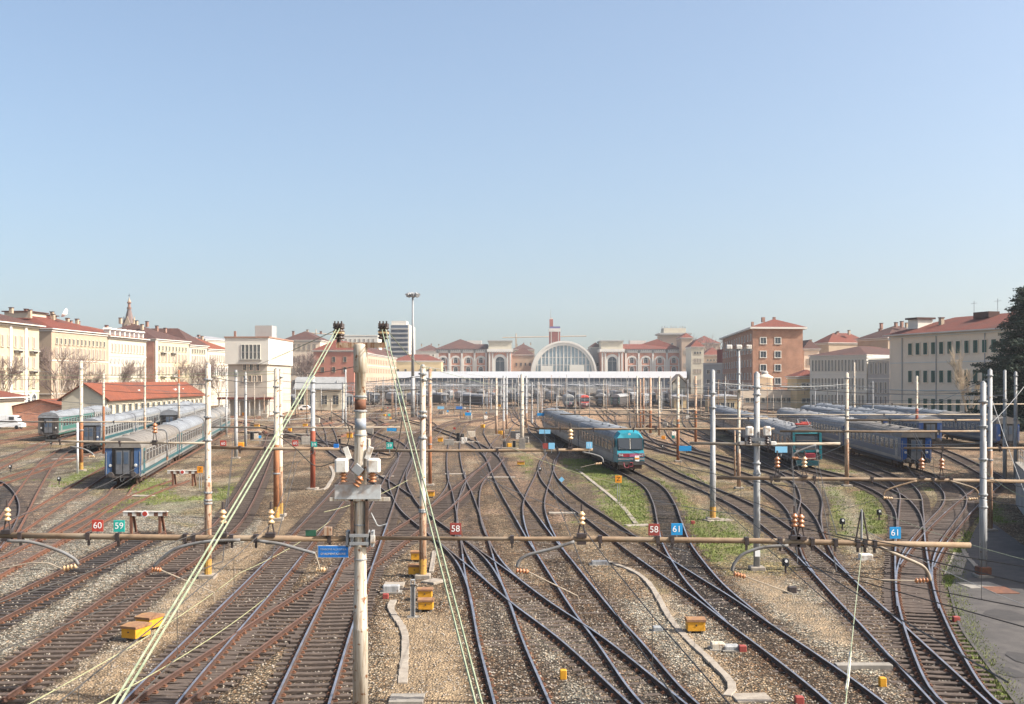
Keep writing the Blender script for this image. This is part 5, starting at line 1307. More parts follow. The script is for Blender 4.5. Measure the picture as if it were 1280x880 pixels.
def cab_front(t, paint, lower, red, loco=False):
    """raked cab end facing the camera"""
    if not loco:
        P = [(-1.40, 1.28, .95), (1.40, 1.28, .95), (1.40, 1.28, 3.25), (1.0, 1.28, 3.85), (0, 1.28, 4.04), (-1.0, 1.28, 3.85), (-1.40, 1.28, 3.25)]
        Q = [(-1.28, -.05, .95), (1.28, -.05, .95), (1.26, .35, 3.15), (.85, .55, 3.62), (0, .6, 3.75), (-.85, .55, 3.62), (-1.26, .35, 3.15)]
        N = [(-1.30, -.28, .95), (1.30, -.28, .95), (1.34, -.30, 1.9), (1.28, .12, 2.1)]
        mb = MB(); n_ = len(P)
        for i in range(n_):
            j = (i + 1) % n_; mb.face([Q[i], P[i], P[j], Q[j]])
        mb.face(Q); mb.build("cab_shell", M[paint], t)
        MB().prism([(-.30, .95), (-.34, 1.55), (-.10, 1.98), (.2, 2.05), (.2, .95)], -1.27, 1.27, axis='x').build("cab_nose", M[paint], t)
        mb = MB()
        for sx in (-1, 1): mb.face([(sx*.06, .085, 2.16), (sx*1.12, .09, 2.16), (sx*1.08, .30, 3.12), (sx*.06, .30, 3.16)] if sx > 0 else [(sx*.06, .085, 2.16), (sx*.06, .30, 3.16), (sx*1.08, .30, 3.12), (sx*1.12, .09, 2.16)])
        ww = MB()
        for sx in (-1, 1): ww.box((sx * .60, .165, 2.66), (1.04, .05, .98), 0, rx=-.21)
        ww.build("windscreen", M['tr_glass'], t)
        MB().box((0, .15, 2.66), (.05, .06, 1.0), 0, rx=-.21).build("wiper_post", M['white_box'], t)
        MB().box((0, -.345, 1.64), (2.4, .05, .34)).build("red_band", M[red], t)
        MB().box((.30, -.37, 1.62), (.9, .03, .26)).build("faded_panel", mat('pinkish_faded_panel', (0.35, 0.10, 0.18), .6), t)
        for sx in (-1, 1):
            for dx in (.85, 1.06):
                o = MB().lathe([(.10, 0), (.10, .04)], n=12).build("headlight", M['lamp'], t); o.rotation_euler = (R(90), 0, 0); o.location = (sx * dx, -.36, 1.64)
        MB().cbox((.55, -.40, 1.30), (.42, .04, .58), .008).build("tail_board", M['white'], t)
        MB().box((.55, -.43, 1.33), (.42, .02, .15)).build("tail_board_band", M['orange'], t)
        MB().box((0, .20, 2.66), (2.4, .05, 1.12), 0, rx=-.21).build("windscreen_surround", M['black'], t)
        MB().box((0, -.352, 1.28), (2.5, .02, .18)).build("grey_band", M['tr_grey'], t)
        hb_ = MB(); hb_.tube(bent([(-.7, -.4, 1.0), (-.65, -.55, .6), (-.3, -.5, .5), (-.2, -.4, .95)]), .04, 6); hb_.tube([(-.12, -.5, .95), (.12, -.5, .95), (.12, -.5, .6), (-.12, -.5, .6)], .05, 6); hb_.build("coupler", M['tr_red'], t)
        MB().box((0, -.2, .9), (2.5, .5, .35)).build("bumper_beam", M[lower], t)
        MB().box((0, -.1, .55), (2.1, .3, .4)).build("snowplough", M['tr_bogie'], t)
        for sx in (-1.42, 1.42):
            MB().box((sx, .95, 2.7), (.03, .5, .75)).build("cab_side_window", M['tr_glass'], t)
        o = MB().lathe([(.14, 0), (.14, .06)], n=12).build("top_headlight", M['lamp'], t); o.rotation_euler = (R(90), 0, 0); o.location = (0, .58, 3.55)
    else:
        MB().prism([(1.3, .95), (0, .95), (-.1, 1.9), (.0, 2.0), (.18, 3.35), (.4, 3.65), (1.3, 3.75)], -1.38, 1.38, axis='x').build("cab_shell", M['tr_dark'], t)
        for sx in (-1, 1): MB().box((sx * 1.28, .02, 2.3), (.24, .16, 2.7), 0, rx=-.07).build("corner_post", M[paint], t)
        MB().box((0, .24, 3.5), (2.5, .14, .26), 0, rx=-.5).build("brow", M[paint], t)
        MB().box((0, -.07, 1.72), (2.5, .10, .24)).build("waist_band", M[paint], t)
        MB().box((0, .06, 2.6), (2.1, .06, 1.2), 0, rx=-.13).build("windscreen", M['tr_glass'], t)
        MB().box((0, .02, 2.75), (2.1, .05, .06), 0, rx=-.13).build("handrail_bar", M['tr_beige'], t)
        MB().cbox((.25, -.12, 1.22), (1.0, .16, .62), .05).build("coupler_shield", M[red], t)
        MB().box((0, -.1, 1.15), (2.5, .1, .55)).build("front_skirt", M['tr_dark'], t)
        MB().box((0, -.1, .55), (2.2, .35, .5)).build("snowplough", M['tr_teal'], t)
        for sx in (-.95, .95):
            o = MB().lathe([(.15, 0), (.15, .05)], n=12).build("headlight", M['lamp'], t); o.rotation_euler = (R(90), 0, 0); o.location = (sx, -.13, 1.75)

# turquoise-fronted driving trailer and its coaches
def train(start, tan, cars, gap=.5):
    th = math.atan(tan); x, y = start; out = []
    for kw in cars:
        L = kw.pop('L', 26.0)
        out.append(car(loc=(x, y), rz=-th, L=L, **kw))
        x += math.sin(th) * (L + gap); y += math.cos(th) * (L + gap)
    return out
def train_on(start, tans, cars):
    """curved train: every car gets its own heading"""
    x, y = start; out = []
    for tan, kw in zip(tans, cars):
        th = math.atan(tan); L = kw.pop('L', 26.0)
        out.append(car(loc=(x, y), rz=-th, L=L, **kw)); x += math.sin(th) * (L + .35); y += math.cos(th) * (L + .35)
    return out

st = G(788, 592.5)
TR1 = train_on(st, (-.075, -.060, -.045), [
    dict(label="turquoise-fronted driving coach with red band and raked windscreen, leading its train", front='cab', end='tr_grey', low='tr_white', stripe='tr_grey', mid='tr_beige', roof='tr_roof_light', name="driving_coach", w_n=10),
    dict(label="grey-roofed coach coupled directly behind the turquoise-fronted one", low='tr_white', stripe='tr_grey', mid='tr_beige', roof='tr_roof_light', end='tr_grey'),
    dict(label="grey-roofed coach at the far end of the turquoise-fronted train", low='tr_white', stripe='tr_grey', mid='tr_beige', roof='tr_roof_light', end='tr_grey')])
cab_front(TR1[0], 'tr_turq', 'tr_dark', 'tr_red')

TRL = train((-31.6, 91.0), -.178, [
    dict(label="blue-ended coach with black gangway and grey ribbed roof at the left, nearest of its train", low='tr_white', stripe='tr_teal', mid='tr_beige', roof='tr_roof_beige', end='tr_blue_end', L=26.4),
    dict(label="grey-roofed coach coupled right behind the nearest blue-ended coach on the left", low='tr_white', stripe='tr_teal', mid='tr_beige', roof='tr_roof_light', end='tr_blue', L=26.4),
    dict(label="third coach of the train that begins with the blue-ended coach on the left", low='tr_white', stripe='tr_teal', mid='tr_beige', roof='tr_roof_grey', end='tr_blue', L=26.4),
    dict(label="teal-striped last coach of the train that begins with the blue-ended coach on the left", low='tr_teal', stripe='tr_white', mid='tr_beige', roof='tr_roof_grey', end='tr_blue', L=20)])
TRL2 = train((-50.8, 134.5), -.178, [
    dict(label="dark-fronted coach with pale blue-grey roof behind the white post, front of its train", low='tr_teal', stripe='tr_white', mid='tr_white', roof='tr_roof_light', end='tr_blue', L=26.4),
    dict(label="pale-roofed coach second in the dark-fronted train on the left", low='tr_teal', stripe='tr_white', mid='tr_white', roof='tr_roof_light', end='tr_blue', L=26.4),
    dict(label="pale-roofed coach third in the dark-fronted train on the left", low='tr_teal', stripe='tr_white', mid='tr_white', roof='tr_roof_light', end='tr_blue', L=26.4),
    dict(label="pale-roofed last coach of the dark-fronted train, near the red-tiled shed", low='tr_teal', stripe='tr_white', mid='tr_white', roof='tr_roof_light', end='tr_blue', L=26.4)])
train((-52.6, 172.0), -.19, [
    dict(label="dark-ended coach peeping over the roof of the nearest left coach", low='tr_dark', stripe='tr_white', mid='tr_white', roof='tr_roof_light', end='black', L=26.4),
    dict(label="pale-roofed coach behind the dark-ended one that peeps over the nearest left coach", low='tr_teal', stripe='tr_white', mid='tr_white', roof='tr_roof_light', end='tr_blue', L=26.4)])
TRL3 = train((-66.2, 160.0), -.18, [
    dict(label="green-striped coach with rounded dirty-white roof, farthest left of the trains", low='tr_green', stripe='tr_white', mid='tr_green', roof='tr_roof_light', end='tr_dark', L=26.4),
    dict(label="pale-roofed coach coupled behind the green-striped one at the far left", low='tr_green', stripe='tr_white', mid='tr_white', roof='tr_roof_light', end='tr_dark', L=26.4),
    dict(label="last pale-roofed coach of the green-striped train at the far left", low='tr_green', stripe='tr_white', mid='tr_white', roof='tr_roof_light', end='tr_dark', L=26.4)])
TRR = train((29.0, 110.0), .090, [
    dict(label="locomotive with teal-framed dark cab, red nose shield and roof pantograph", front='loco', end='tr_dark', low='tr_grey', stripe='tr_dark', mid='tr_grey', roof='tr_roof_dark', name="electric_locomotive", cat="locomotive", L=16, w_n=4),
    dict(label="grey coach coupled right behind the red-nosed locomotive", low='tr_grey', stripe='tr_grey', mid='tr_beige', roof='tr_roof_dark', end='tr_grey'),
    dict(label="grey coach second behind the red-nosed locomotive", low='tr_grey', stripe='tr_grey', mid='tr_beige', roof='tr_roof_light', end='tr_grey'),
    dict(label="grey coach third behind the red-nosed locomotive, end of its train", low='tr_grey', stripe='tr_grey', mid='tr_beige', roof='tr_roof_light', end='tr_grey')])
cab_front(TRR[0], 'tr_teal_front', 'tr_dark', 'tr_red', True)
def pantograph(t, y):
    pg = MB()
    for sx in (-.55, .55):
        pg.tube([(sx, y, 4.15), (sx * .8, y + 1.5, 4.75), (sx * .9, y + .2, 5.35)], .035, 6)
    pg.tube([(-.9, y + .2, 5.35), (.9, y + .2, 5.35)], .04, 6); pg.box((0, y + .6, 4.15), (1.5, 1.6, .06)); pg.tube([(-.44, y + 1.5, 4.75), (.44, y + 1.5, 4.75)], .03, 6)
    pg.build("pantograph", M['galv_dark'], t)
    rb = MB(); rb.box((-.2, y + .5, 4.28), (1.2, 1.2, .14)); rb.box((.5, y + 2.6, 4.25), (.8, 1.4, .3)); rb.build("red_roof_gear", M['red'], t)
    ib = MB()
    for dx in (-.6, .6):
        for dy in (0, 1.2): insul(ib, (dx, y + dy, 4.02), .08, .18, 2)
    ib.build("roof_insulator", M['insulator_tan'], t, True)
pantograph(TRR[0], 1.6)
bd = dict(low='tr_blue', stripe='tr_white', mid='tr_blue', roof='tr_roof_dark', end='tr_blue_bright')
TRE = train((38.6, 107.0), .085, [
    dict(label="blue coach with black gangway between bright blue end panels, right of the red-nosed locomotive", **{**bd, 'roof': 'tr_roof_beige'}),
    dict(label="blue dark-roofed coach coupled behind the blue gangway coach", **bd), dict(label="blue dark-roofed coach third in the blue gangway coach's train", **bd)])
train((49.5, 152.0), .085, [dict(label="dark coach whose roof shows between the red-nosed locomotive's train and the blue gangway coach", **{**bd, 'roof': 'tr_roof_light'}), dict(label="pale-roofed coach behind the dark coach between the two right-hand trains", **{**bd, 'roof': 'tr_roof_light'})])
TRF = train((53.4, 143.0), .10, [dict(label="dark-roofed coach with one bright blue corner panel, just right of the blue gangway coach", **bd), dict(label="grey-roofed coach coupled behind the coach with one bright blue corner panel", **{**bd, 'roof': 'tr_roof_light'}), dict(label="farther grey-roofed coach of the train with one bright blue corner panel", **{**bd, 'roof': 'tr_roof_light'})])
TRG = train((61.5, 139.0), .10, [dict(label="brown-roofed coach with a blue flank partly behind the pointed masts at the right edge", **{**bd, 'roof': 'tr_roof_beige'}), dict(label="grey-roofed coach behind the brown-roofed one, below the cream building", **{**bd, 'roof': 'tr_roof_light'}), dict(label="farthest grey-roofed coach below the cream building", **{**bd, 'roof': 'tr_roof_light'})])

# far trains near the station
fy_ = 331.0
TFA = train((W(712, 511, fy_).x, fy_), .02, [dict(label="distant train with a white cab and green windscreen frame before the platforms", front='cab', low='tr_white', stripe='tr_white', mid='tr_white', roof='tr_roof_dark', end='tr_dark', name="driving_coach", wins=False)])
cab_front(TFA[0], 'tr_white', 'tr_dark', 'tr_green')
TFB = train((W(731, 512, 325).x, 325.0), .02, [dict(label="distant train with a bright red cab front beside the green-fronted one", front='cab', low='tr_red', stripe='tr_red', mid='tr_white', roof='tr_roof_dark', end='tr_dark', name="driving_coach", wins=False)])
cab_front(TFB[0], 'red', 'tr_dark', 'tr_white')
for (p, yv, tn, lab, kw) in (((769,510), 340, .22, "distant dark green coach with a pale teal end, right of the red-fronted train", dict(low='tr_dark', stripe='tr_dark', mid='tr_dark', roof='tr_roof_dark', end='tr_green')), ((750,510), 352, .1, "distant black coach between the red-fronted train and the dark green one", dict(low='tr_dark', stripe='tr_dark', mid='tr_dark', roof='tr_roof_dark', end='black')),
        ((608,508), 345, -.35, "distant dark blue coach among the slim masts left of the middle", dict(low='tr_dark', stripe='tr_blue', mid='tr_dark', roof='tr_roof_dark', end='tr_blue')), ((556,507), 380, -.3, "distant dark coach right of the floodlight mast", dict(low='tr_dark', stripe='tr_dark', mid='tr_dark', roof='tr_roof_dark', end='tr_dark')),
        ((676,505), 400, .0, "distant white-sided coach left of the green-fronted train", dict(low='tr_white', stripe='tr_white', mid='tr_dark', roof='tr_roof_dark', end='tr_white')), ((640,503), 420, -.05, "distant dark coach behind the white mast with a concrete foot", dict(low='tr_dark', stripe='tr_dark', mid='tr_dark', roof='tr_roof_dark', end='tr_dark')),
        ((845,507), 360, .15, "distant dark coach below the gabled hut", dict(low='tr_dark', stripe='tr_dark', mid='tr_dark', roof='tr_roof_dark', end='tr_dark')), ((815,506), 385, .12, "distant dark coach left of the gabled hut", dict(low='tr_dark', stripe='tr_blue', mid='tr_dark', roof='tr_roof_dark', end='tr_dark')),
        ((372,510), 330, -.35, "distant blue-ended wagon left of the red-lead mast", dict(low='tr_blue', stripe='tr_blue', mid='tr_dark', roof='tr_roof_dark', end='tr_blue')), ((470,506), 380, -.2, "distant dark coach right of the transformer mast", dict(low='tr_dark', stripe='tr_dark', mid='tr_grey', roof='tr_roof_dark', end='tr_dark'))):
    train((W(p[0], p[1], yv).x, yv), tn, [dict(label=lab, wins=False, front='plain', L=24, **kw)])

# ------------------------------------------------------------------ parked vans and cars
def vehicle(label, p, rz, paint, L=4.8, H=1.9, Wd=1.9, van=True, name="parked_van", cat="van"):
    x, y = G(*p); t = thing(name, label, cat, (x, y, 0), rz)
    h = H; body = [(-L/2, .35), (L/2, .35), (L/2, .95), (L/2 - .55, 1.05), (L/2 - 1.25, h - .08), (L/2 - 1.5, h), (-L/2 + .1, h), (-L/2, h - .15)] if van else [(-L/2, .3), (L/2, .3), (L/2, .72), (L/2 - 1.1, .9), (L/2 - 1.8, h), (-L/2 + .9, h), (-L/2 + .15, .95), (-L/2, .8)]
    MB().prism(body, -Wd/2, Wd/2).build("body", M[paint], t)
    for k, yy in enumerate((-Wd/2 - .01, Wd/2 + .01)):
        MB().box((L/2 - 1.75 if van else -.1, yy, h - .5 if van else 1.12), (.9 if van else 1.6, .03, .55 if van else .4)).build("side_window", M['tr_glass'], t)
    MB().box((L/2 - .92 if van else L/2 - 1.42, 0, h - .5 if van else 1.16), (.04, Wd * .84, .75 if van else .55), 0, ry=.66 if van else .87).build("windscreen", M['tr_glass'], t)
    for sx in (-L/2 + .85, L/2 - .85):
        for yy in (-Wd/2 + .08, Wd/2 - .08):
            o = MB().lathe([(.2, -.1), (.33, -.1), (.33, .1), (.2, .1)], n=14).build("wheel", M['black'], t, True); o.rotation_euler = (R(90), 0, 0); o.location = (sx, yy, .33)
    for yy in (-.65, .65): MB().box((L/2 + .01, yy, .75), (.04, .3, .16)).build("headlight", M['lamp'], t)
    return t
M['car_silver'] = mat('silver_car_paint', (0.55, 0.56, 0.58), .35, metal=.2); M['car_blue'] = mat('blue_car_paint', (0.10, 0.20, 0.42), .35); M['car_dark'] = mat('dark_green_car_paint', (0.08, 0.13, 0.12), .35)
vehicle("white van parked at the left edge, nearest of the parked vehicles", (10,536), 0, 'white', 5.6, 2.4, 2.0)
vehicle("silver van parked right of the white van", (28,527), R(95), 'car_silver', 4.8, 2.0)
vehicle("blue-windowed small bus parked by the brick-red low shed", (38,526), R(100), 'car_blue', 5.5, 2.4)
for (p, rz, pt, lab) in (((262,517),0,'white',"white car parked right of the red-tiled shed"), ((313,510),R(10),'car_dark',"dark green van parked before the white control building"), ((289,512),R(5),'white',"white car parked left of the dark green van"), ((331,508),R(-5),'car_silver',"silver car parked right of the dark green van"), ((383,513),R(0),'white',"white car parked below the white-roofed shed")):
    vehicle(lab, p, rz, pt, 4.3, 1.45 if 'car' in lab else 2.0, 1.8, 'van' in lab, "parked_van" if 'van' in lab else "parked_car", "van" if 'van' in lab else "car")

# ------------------------------------------------------------------ distant masts and lattice portals in the station throat
def lattice_portal(label, y, x0, x1, H, group):
    t = thing("catenary_portal", label, "catenary portal", ((x0 + x1) / 2, y, 0), 0, group); w = (x1 - x0) / 2
    for sx in (-w, w):
        MB().tube([(sx, 0, 0), (sx, 0, H + 1.6)], [.22, .15], 8).build("post", M['galv'], t)
    mb = MB()
    for dz in (0, .7):
        mb.box((0, -.2, H + dz), (2 * w, .07, .07)); mb.box((0, .2, H + dz), (2 * w, .07, .07))
    n_ = int(w * 2 / 1.1)
    for i in range(n_):
        a = -w + 2 * w * i / n_; c = -w + 2 * w * (i + 1) / n_
        mb.tube([(a, -.2, H if i % 2 else H + .7), (c, -.2, H + .7 if i % 2 else H)], .03, 4)
    mb.build("lattice_beam", M['galv_dark'], t)
    ib = MB()
    for x in np.arange(-w + 2, w - 1, 4.2):
        ib.tube([(x, 0, H), (x, 0, H - .9)], .03, 4); insul(ib, (x, 0, H - .7), .09, .3, 3)
    ib.build("insulators", M['insulator_dark'], t)["kind"] = "stuff"
for (y, x0, x1, H, lab) in ((205, 39, 66, 6.9, "steel lattice portal over the right-hand coaches before the brick building"), (262, -36, 6, 6.6, "steel lattice portal across the left middle distance, nearest of the left ones"), (300, 8, 40, 6.6, "steel lattice portal behind the turquoise train's far end"), (350, -52, -2, 6.8, "steel lattice portal in the left distance behind the sandy ground"),
                            (385, 2, 48, 6.8, "steel lattice portal behind the distant red-fronted train"), (440, -60, 0, 6.8, "faint lattice portal before the canopy's left half"), (455, 4, 56, 6.8, "faint lattice portal before the canopy's right half"), (255, 40, 74, 7.2, "lattice portal right of the gabled hut over the coach roofs"), (520, -60, 62, 6.8, "faintest long lattice portal just before the platforms"), (320, -50, -6, 6.8, "lattice portal behind the small blue boards at left"), (410, -56, -4, 6.9, "lattice portal behind the distant dark coaches at left"), (420, 6, 52, 6.9, "lattice portal behind the distant dark green coach"), (225, -34, 4, 6.6, "nearest thin lattice portal left of the turquoise train's far end")):
    lattice_portal(lab, y, x0, x1, H, "steel lattice portals of the station throat")
rq = random.Random(11)
mm_ = MB(); mm_.lathe([(.10, 0), (.09, 5), (.07, 5.05), (.06, 9.3), (.02, 9.4)], n=7)
FARPOLE = mm_.mesh("far_pole", M['pole_pale'], True)
FARPOLE2 = mm_.mesh("far_pole_grey", M['galv'], True)
FARPOLE3 = mm_.mesh("far_pole_rusty", M['pole_beige'], True)
n_f = 0
for y in (235, 262, 290, 322, 355, 395, 440, 495, 550, 600):
    for x in np.arange(-64, 66, 5.2 + y * .006):
        xx = x + rq.uniform(-3, 3); yy = y + rq.uniform(-9, 9)
        if abs(xx / yy - (788 - 640) / 1400) < .0: continue
        o = link(bpy.data.objects.new("far_mast", rq.choice((FARPOLE, FARPOLE2, FARPOLE2, FARPOLE3)))); o.location = (xx, yy, 0); o.scale = (rq.uniform(.75, 1.35),) * 2 + (rq.uniform(.5, 1.08),)
        tag(o, "slim distant pole among the many in the station throat before the white canopy", "mast", "slim distant poles of the station throat"); n_f += 1
for x in (-58, -47, -39, -30, -22, -14, -6, 2, 8, 15, 22, 30, 38, 46, 52):
    catenary("distant tangle of overhead wires in the station throat", [(x * .8 + rq.uniform(-2, 2), 185, 5.6), (x, 260, 5.7), (x + rq.uniform(-2, 2), 330, 5.8), (x, 420, 5.8), (x, 520, 5.8), (x, 630, 5.8)], "distant overhead wires of the station throat", 1.0, .028, 8)
for (p, yv, tn, lab) in (((436,507), 352, -.22, "distant dark coach just left of the transformer mast's shaft"), ((500,506), 372, -.25, "distant grey coach left of the floodlight mast's foot"), ((530,507), 360, -.28, "distant dark coach right beside the floodlight mast's foot"), ((585,504), 402, -.2, "distant dark coach right of the small blue boards"), ((622,506), 372, -.15, "distant dark coach behind the whitish slim mast"), ((655,507), 356, -.05, "distant dark coach right behind the concrete-footed white mast"),
        ((692,504), 410, .0, "distant dark coach left of the green-fronted train's roof"), ((785,506), 384, .2, "distant dark coach right of the dark green one"), ((800,508), 350, .2, "distant dark coach behind the row of masts right of the turquoise train"), ((830,505), 398, .16, "distant dark coach farther left of the gabled hut"), ((400,507), 352, -.3, "distant dark wagon right of the red-lead mast")):
    train((W(p[0], p[1], yv).x, yv), tn, [dict(label=lab, wins=False, front='plain', L=24, low='tr_dark', stripe=('tr_dark', 'tr_grey', 'tr_blue')[yv % 3], mid=('tr_grey', 'tr_dark')[yv % 2], roof='tr_roof_dark', end=('tr_dark', 'tr_blue', 'tr_grey')[yv % 3])])
# platforms with canopies in front of the station
for k, x in enumerate((-58, -45, -31, -18, -6, 7, 20, 34, 48)):
    t = thing("platform_canopy", "distant platform with flat grey canopy on posts before the station", "platform", (x, 500, 0), 0, "platform canopies before the station")
    MB().box((0, 65, .35), (5.5, 130, .7)).build("platform", M['concrete'], t)
    MB().box((0, 65, 5.6), (7.5, 128, .35)).build("canopy_roof", M['galv_dark'] if k % 2 else M['slate'], t)
    for yy in range(4, 130, 12):
        MB().box((0, yy, 3.0), (.3, .3, 5.0)).build("post", M['galv_dark'], t)
    for dx in (-4.6, 4.6):
        if dx < 0 and k % 3 == 1: continue
        train((x + dx, 455 + 14 * ((k * 5 + (dx > 0) * 2) % 4)), .0, [dict(label="distant dark coach standing beside a platform canopy", group="coaches standing at the distant platforms", wins=False, front='plain', low='tr_dark', stripe=('tr_blue', 'tr_grey', 'tr_green')[k % 3], mid='tr_grey', roof='tr_roof_dark', end=('tr_dark', 'tr_blue', 'tr_grey')[k % 3])])

# small line-side things strewn over the middle distance
rq = random.Random(29)
def strew(n_, name, label, cat, group, mesh_fn, x0=300, x1=860, ya=505, yb=560, right=None):
    me_s = [mesh_fn(k) for k in range(3)]; made = 0
    while made < n_:
        xx, yy = rq.uniform(x0, x1), rq.uniform(ya, yb)
        if 660 < xx < 810 and yy > 512: continue
        x, y = G(xx, yy)
        o = link(bpy.data.objects.new(name, me_s[made % 3])); o.location = (x, y, 0); o.rotation_euler = (0, 0, rq.uniform(-.3, .3)); s = rq.uniform(.7, 1.25); o.scale = (s, s, s)
        tag(o, label, cat, group); made += 1
strew(26, "relay_case", "small pale relay case beside the crossing tracks of the middle distance", "relay case", "pale relay cases of the middle distance", lambda k: MB().cbox((0, 0, .45), (.9 + .3*k, .6, .9), .04).mesh("relay_case", M[('white_box', 'pole_pale', 'concrete')[k]]))
strew(22, "concrete_slab", "pale concrete slab lying among the tracks of the middle distance", "slab", "pale slabs of the middle distance", lambda k: MB().cbox((0, 0, .06), (2.4 + k, .9, .14), .02).mesh("concrete_slab", M['pale_concrete']))
strew(16, "trackside_box", "tiny yellow trackside box in the middle distance", "trackside box", "tiny yellow boxes of the middle distance", lambda k: MB().cbox((0, 0, .35), (.7, .6, .6), .03).mesh("trackside_box", M[('yellow', 'orange', 'yellow')[k]]))
strew(16, "dwarf_signal", "tiny dark dwarf signal in the middle distance", "dwarf signal", "tiny dwarf signals of the middle distance", lambda k: MB().cbox((0, 0, .5), (.4, .3, 1.0), .06).mesh("dwarf_signal", M['black']))
strew(9, "number_plate", "tiny coloured number plate on a stake in the middle distance", "sign", "tiny coloured plates of the middle distance", lambda k: MB().box((0, 0, 1.0), (.4, .05, .38), 0).box((0, .04, .4), (.06, .05, .8), 1).mesh("number_plate", [M[('red', 'teal', 'blue_sign')[k]], M['galv_dark']]))
strew(12, "rail_stack", "low stack of rusty rails beside the tracks of the middle distance", "rail stack", "rusty rail stacks of the middle distance", lambda k: MB().box((0, 0, .1), (.5, 7, .2)).box((.1, .4, .27), (.3, 6, .13)).mesh("rail_stack", M['rust']))
# head-span wires from mast to mast
for k, (pa, pb, ya, yb) in enumerate((((260,470),(350,474),51,72),((350,476),(528,470),72,50),((528,474),(652,478),50,122),((652,480),(848,482),122,121),((848,484),(1058,486),121,90),((891,478),(1058,480),71,90),((946,480),(1229,490),53,51),((1058,482),(1237,486),90,66),((391,486),(528,486),90,60),((102,476),(260,480),110,60),((129,488),(295,490),120,118),((181,486),(307,494),150,140),
        ((295,500),(432,500),118,170),((307,512),(528,516),130,130),((350,500),(652,502),140,150),((620,494),(848,500),170,150),((652,506),(813,508),130,160),((824,498),(1068,502),160,150),((869,508),(1146,512),150,130),((1068,490),(1256,494),170,110),((528,494),(813,496),190,190),((260,520),(391,522),80,90),((391,512),(528,510),95,90),((652,522),(891,526),100,75),((848,516),(1058,520),105,85),
        ((1058,548),(1237,553),75,62),((1146,514),(1270,520),110,90),((60,500),(260,506),130,90),((20,515),(129,520),120,120),((600,486),(1000,488),260,260),((300,484),(620,486),260,260),((420,506),(700,508),240,240),((860,498),(1240,500),200,170))):
    wire("cross_span_wire", "thin cross-span wire strung from mast to mast over the yard", "wire", [sagged(W(*pa, ya), W(*pb, yb), .25, 12)], .012 + .00009 * max(ya, yb), 'wire_grey' if k % 2 else 'wire', "cross-span wires over the yard")
# ------------------------------------------------------------------ buildings
def opening(key, w, h, frame='trim_white', pane='glass', shutters=None, arch=False, fr=.14, surround=None):
    """window mesh facing -y: frame, set-back pane, sill, optional shutters"""
    mb = MB(); mats_ = [M[frame], M[pane], M[shutters] if shutters else M[frame]]
    if not arch:
        for dx in (-w/2 - fr/2, w/2 + fr/2): mb.box((dx, -.06, h/2), (fr, .16, h + fr))
        mb.box((0, -.06, h + fr/2), (w + fr*2.2, .18, fr)); mb.box((0, -.09, -fr/2), (w + fr*2.6, .26, fr))
        mb.box((0, .0, h/2), (w, .05, h), 1)
        mb.box((0, -.03, h/2), (.06, .05, h), 0)
    else:
        n_ = 10; ri = w/2; ro = w/2 + fr; hs = h - w/2
        for i in range(n_):
            a = math.pi * i / n_; b = math.pi * (i + 1) / n_
            P = [(ri*math.cos(a), hs + ri*math.sin(a)), (ro*math.cos(a), hs + ro*math.sin(a)), (ro*math.cos(b), hs + ro*math.sin(b)), (ri*math.cos(b), hs + ri*math.sin(b))]
            mb.prism(P, -.16, .04, 0)
        for dx in (-w/2 - fr/2, w/2 + fr/2): mb.box((dx, -.06, hs/2), (fr, .2, hs))
        poly = [(-ri, 0), (ri, 0)] + [(ri*math.cos(math.pi*i/n_), hs + ri*math.sin(math.pi*i/n_)) for i in range(n_ + 1)]
        mb.prism(poly, -.03, .03, 1); mb.box((0, -.05, hs), (w, .06, .1), 0); mb.box((0, -.05, h/2), (.08, .06, h*.95), 0)
    if shutters:
        sw = w * .5
        for sx in (-1, 1):
            mb.box((sx * (w/2 - sw*.42), -.12, h/2), (sw*.86, .05, h*.98), 2)
            for k in range(7): mb.box((sx * (w/2 - sw*.42), -.155, h*(.1 + .13*k)), (sw*.7, .02, .05), 2)
    return mb.mesh(key, mats_)

def hip(mb, L, d, z, h, ov=.6, inset=None, m=0, soff=1, gable=False):
    i = min(L, d) / 2 if inset is None else inset
    a = [(-ov, -ov, z), (L+ov, -ov, z), (L+ov, d+ov, z), (-ov, d+ov, z)]
    r0, r1 = ((i, d/2, z+h), (L-i, d/2, z+h)) if L >= d else ((L/2, i, z+h), (L/2, d-i, z+h))
    if L >= d:
        if gable: r0, r1 = (-ov, d/2, z+h), (L+ov, d/2, z+h)
        mb.face([a[0], a[1], r1, r0], m); mb.face([a[2], a[3], r0, r1], m); mb.face([a[1], a[2], r1], m); mb.face([a[3], a[0], r0], m)
    else:
        mb.face([a[0], a[1], r0], m); mb.face([a[1], a[2], r1, r0], m); mb.face([a[2], a[3], r1], m); mb.face([a[3], a[0], r0, r1], m)
    mb.box((L/2, d/2, z - .12), (L + 2*ov, d + 2*ov, .22), soff)
    return r0, r1

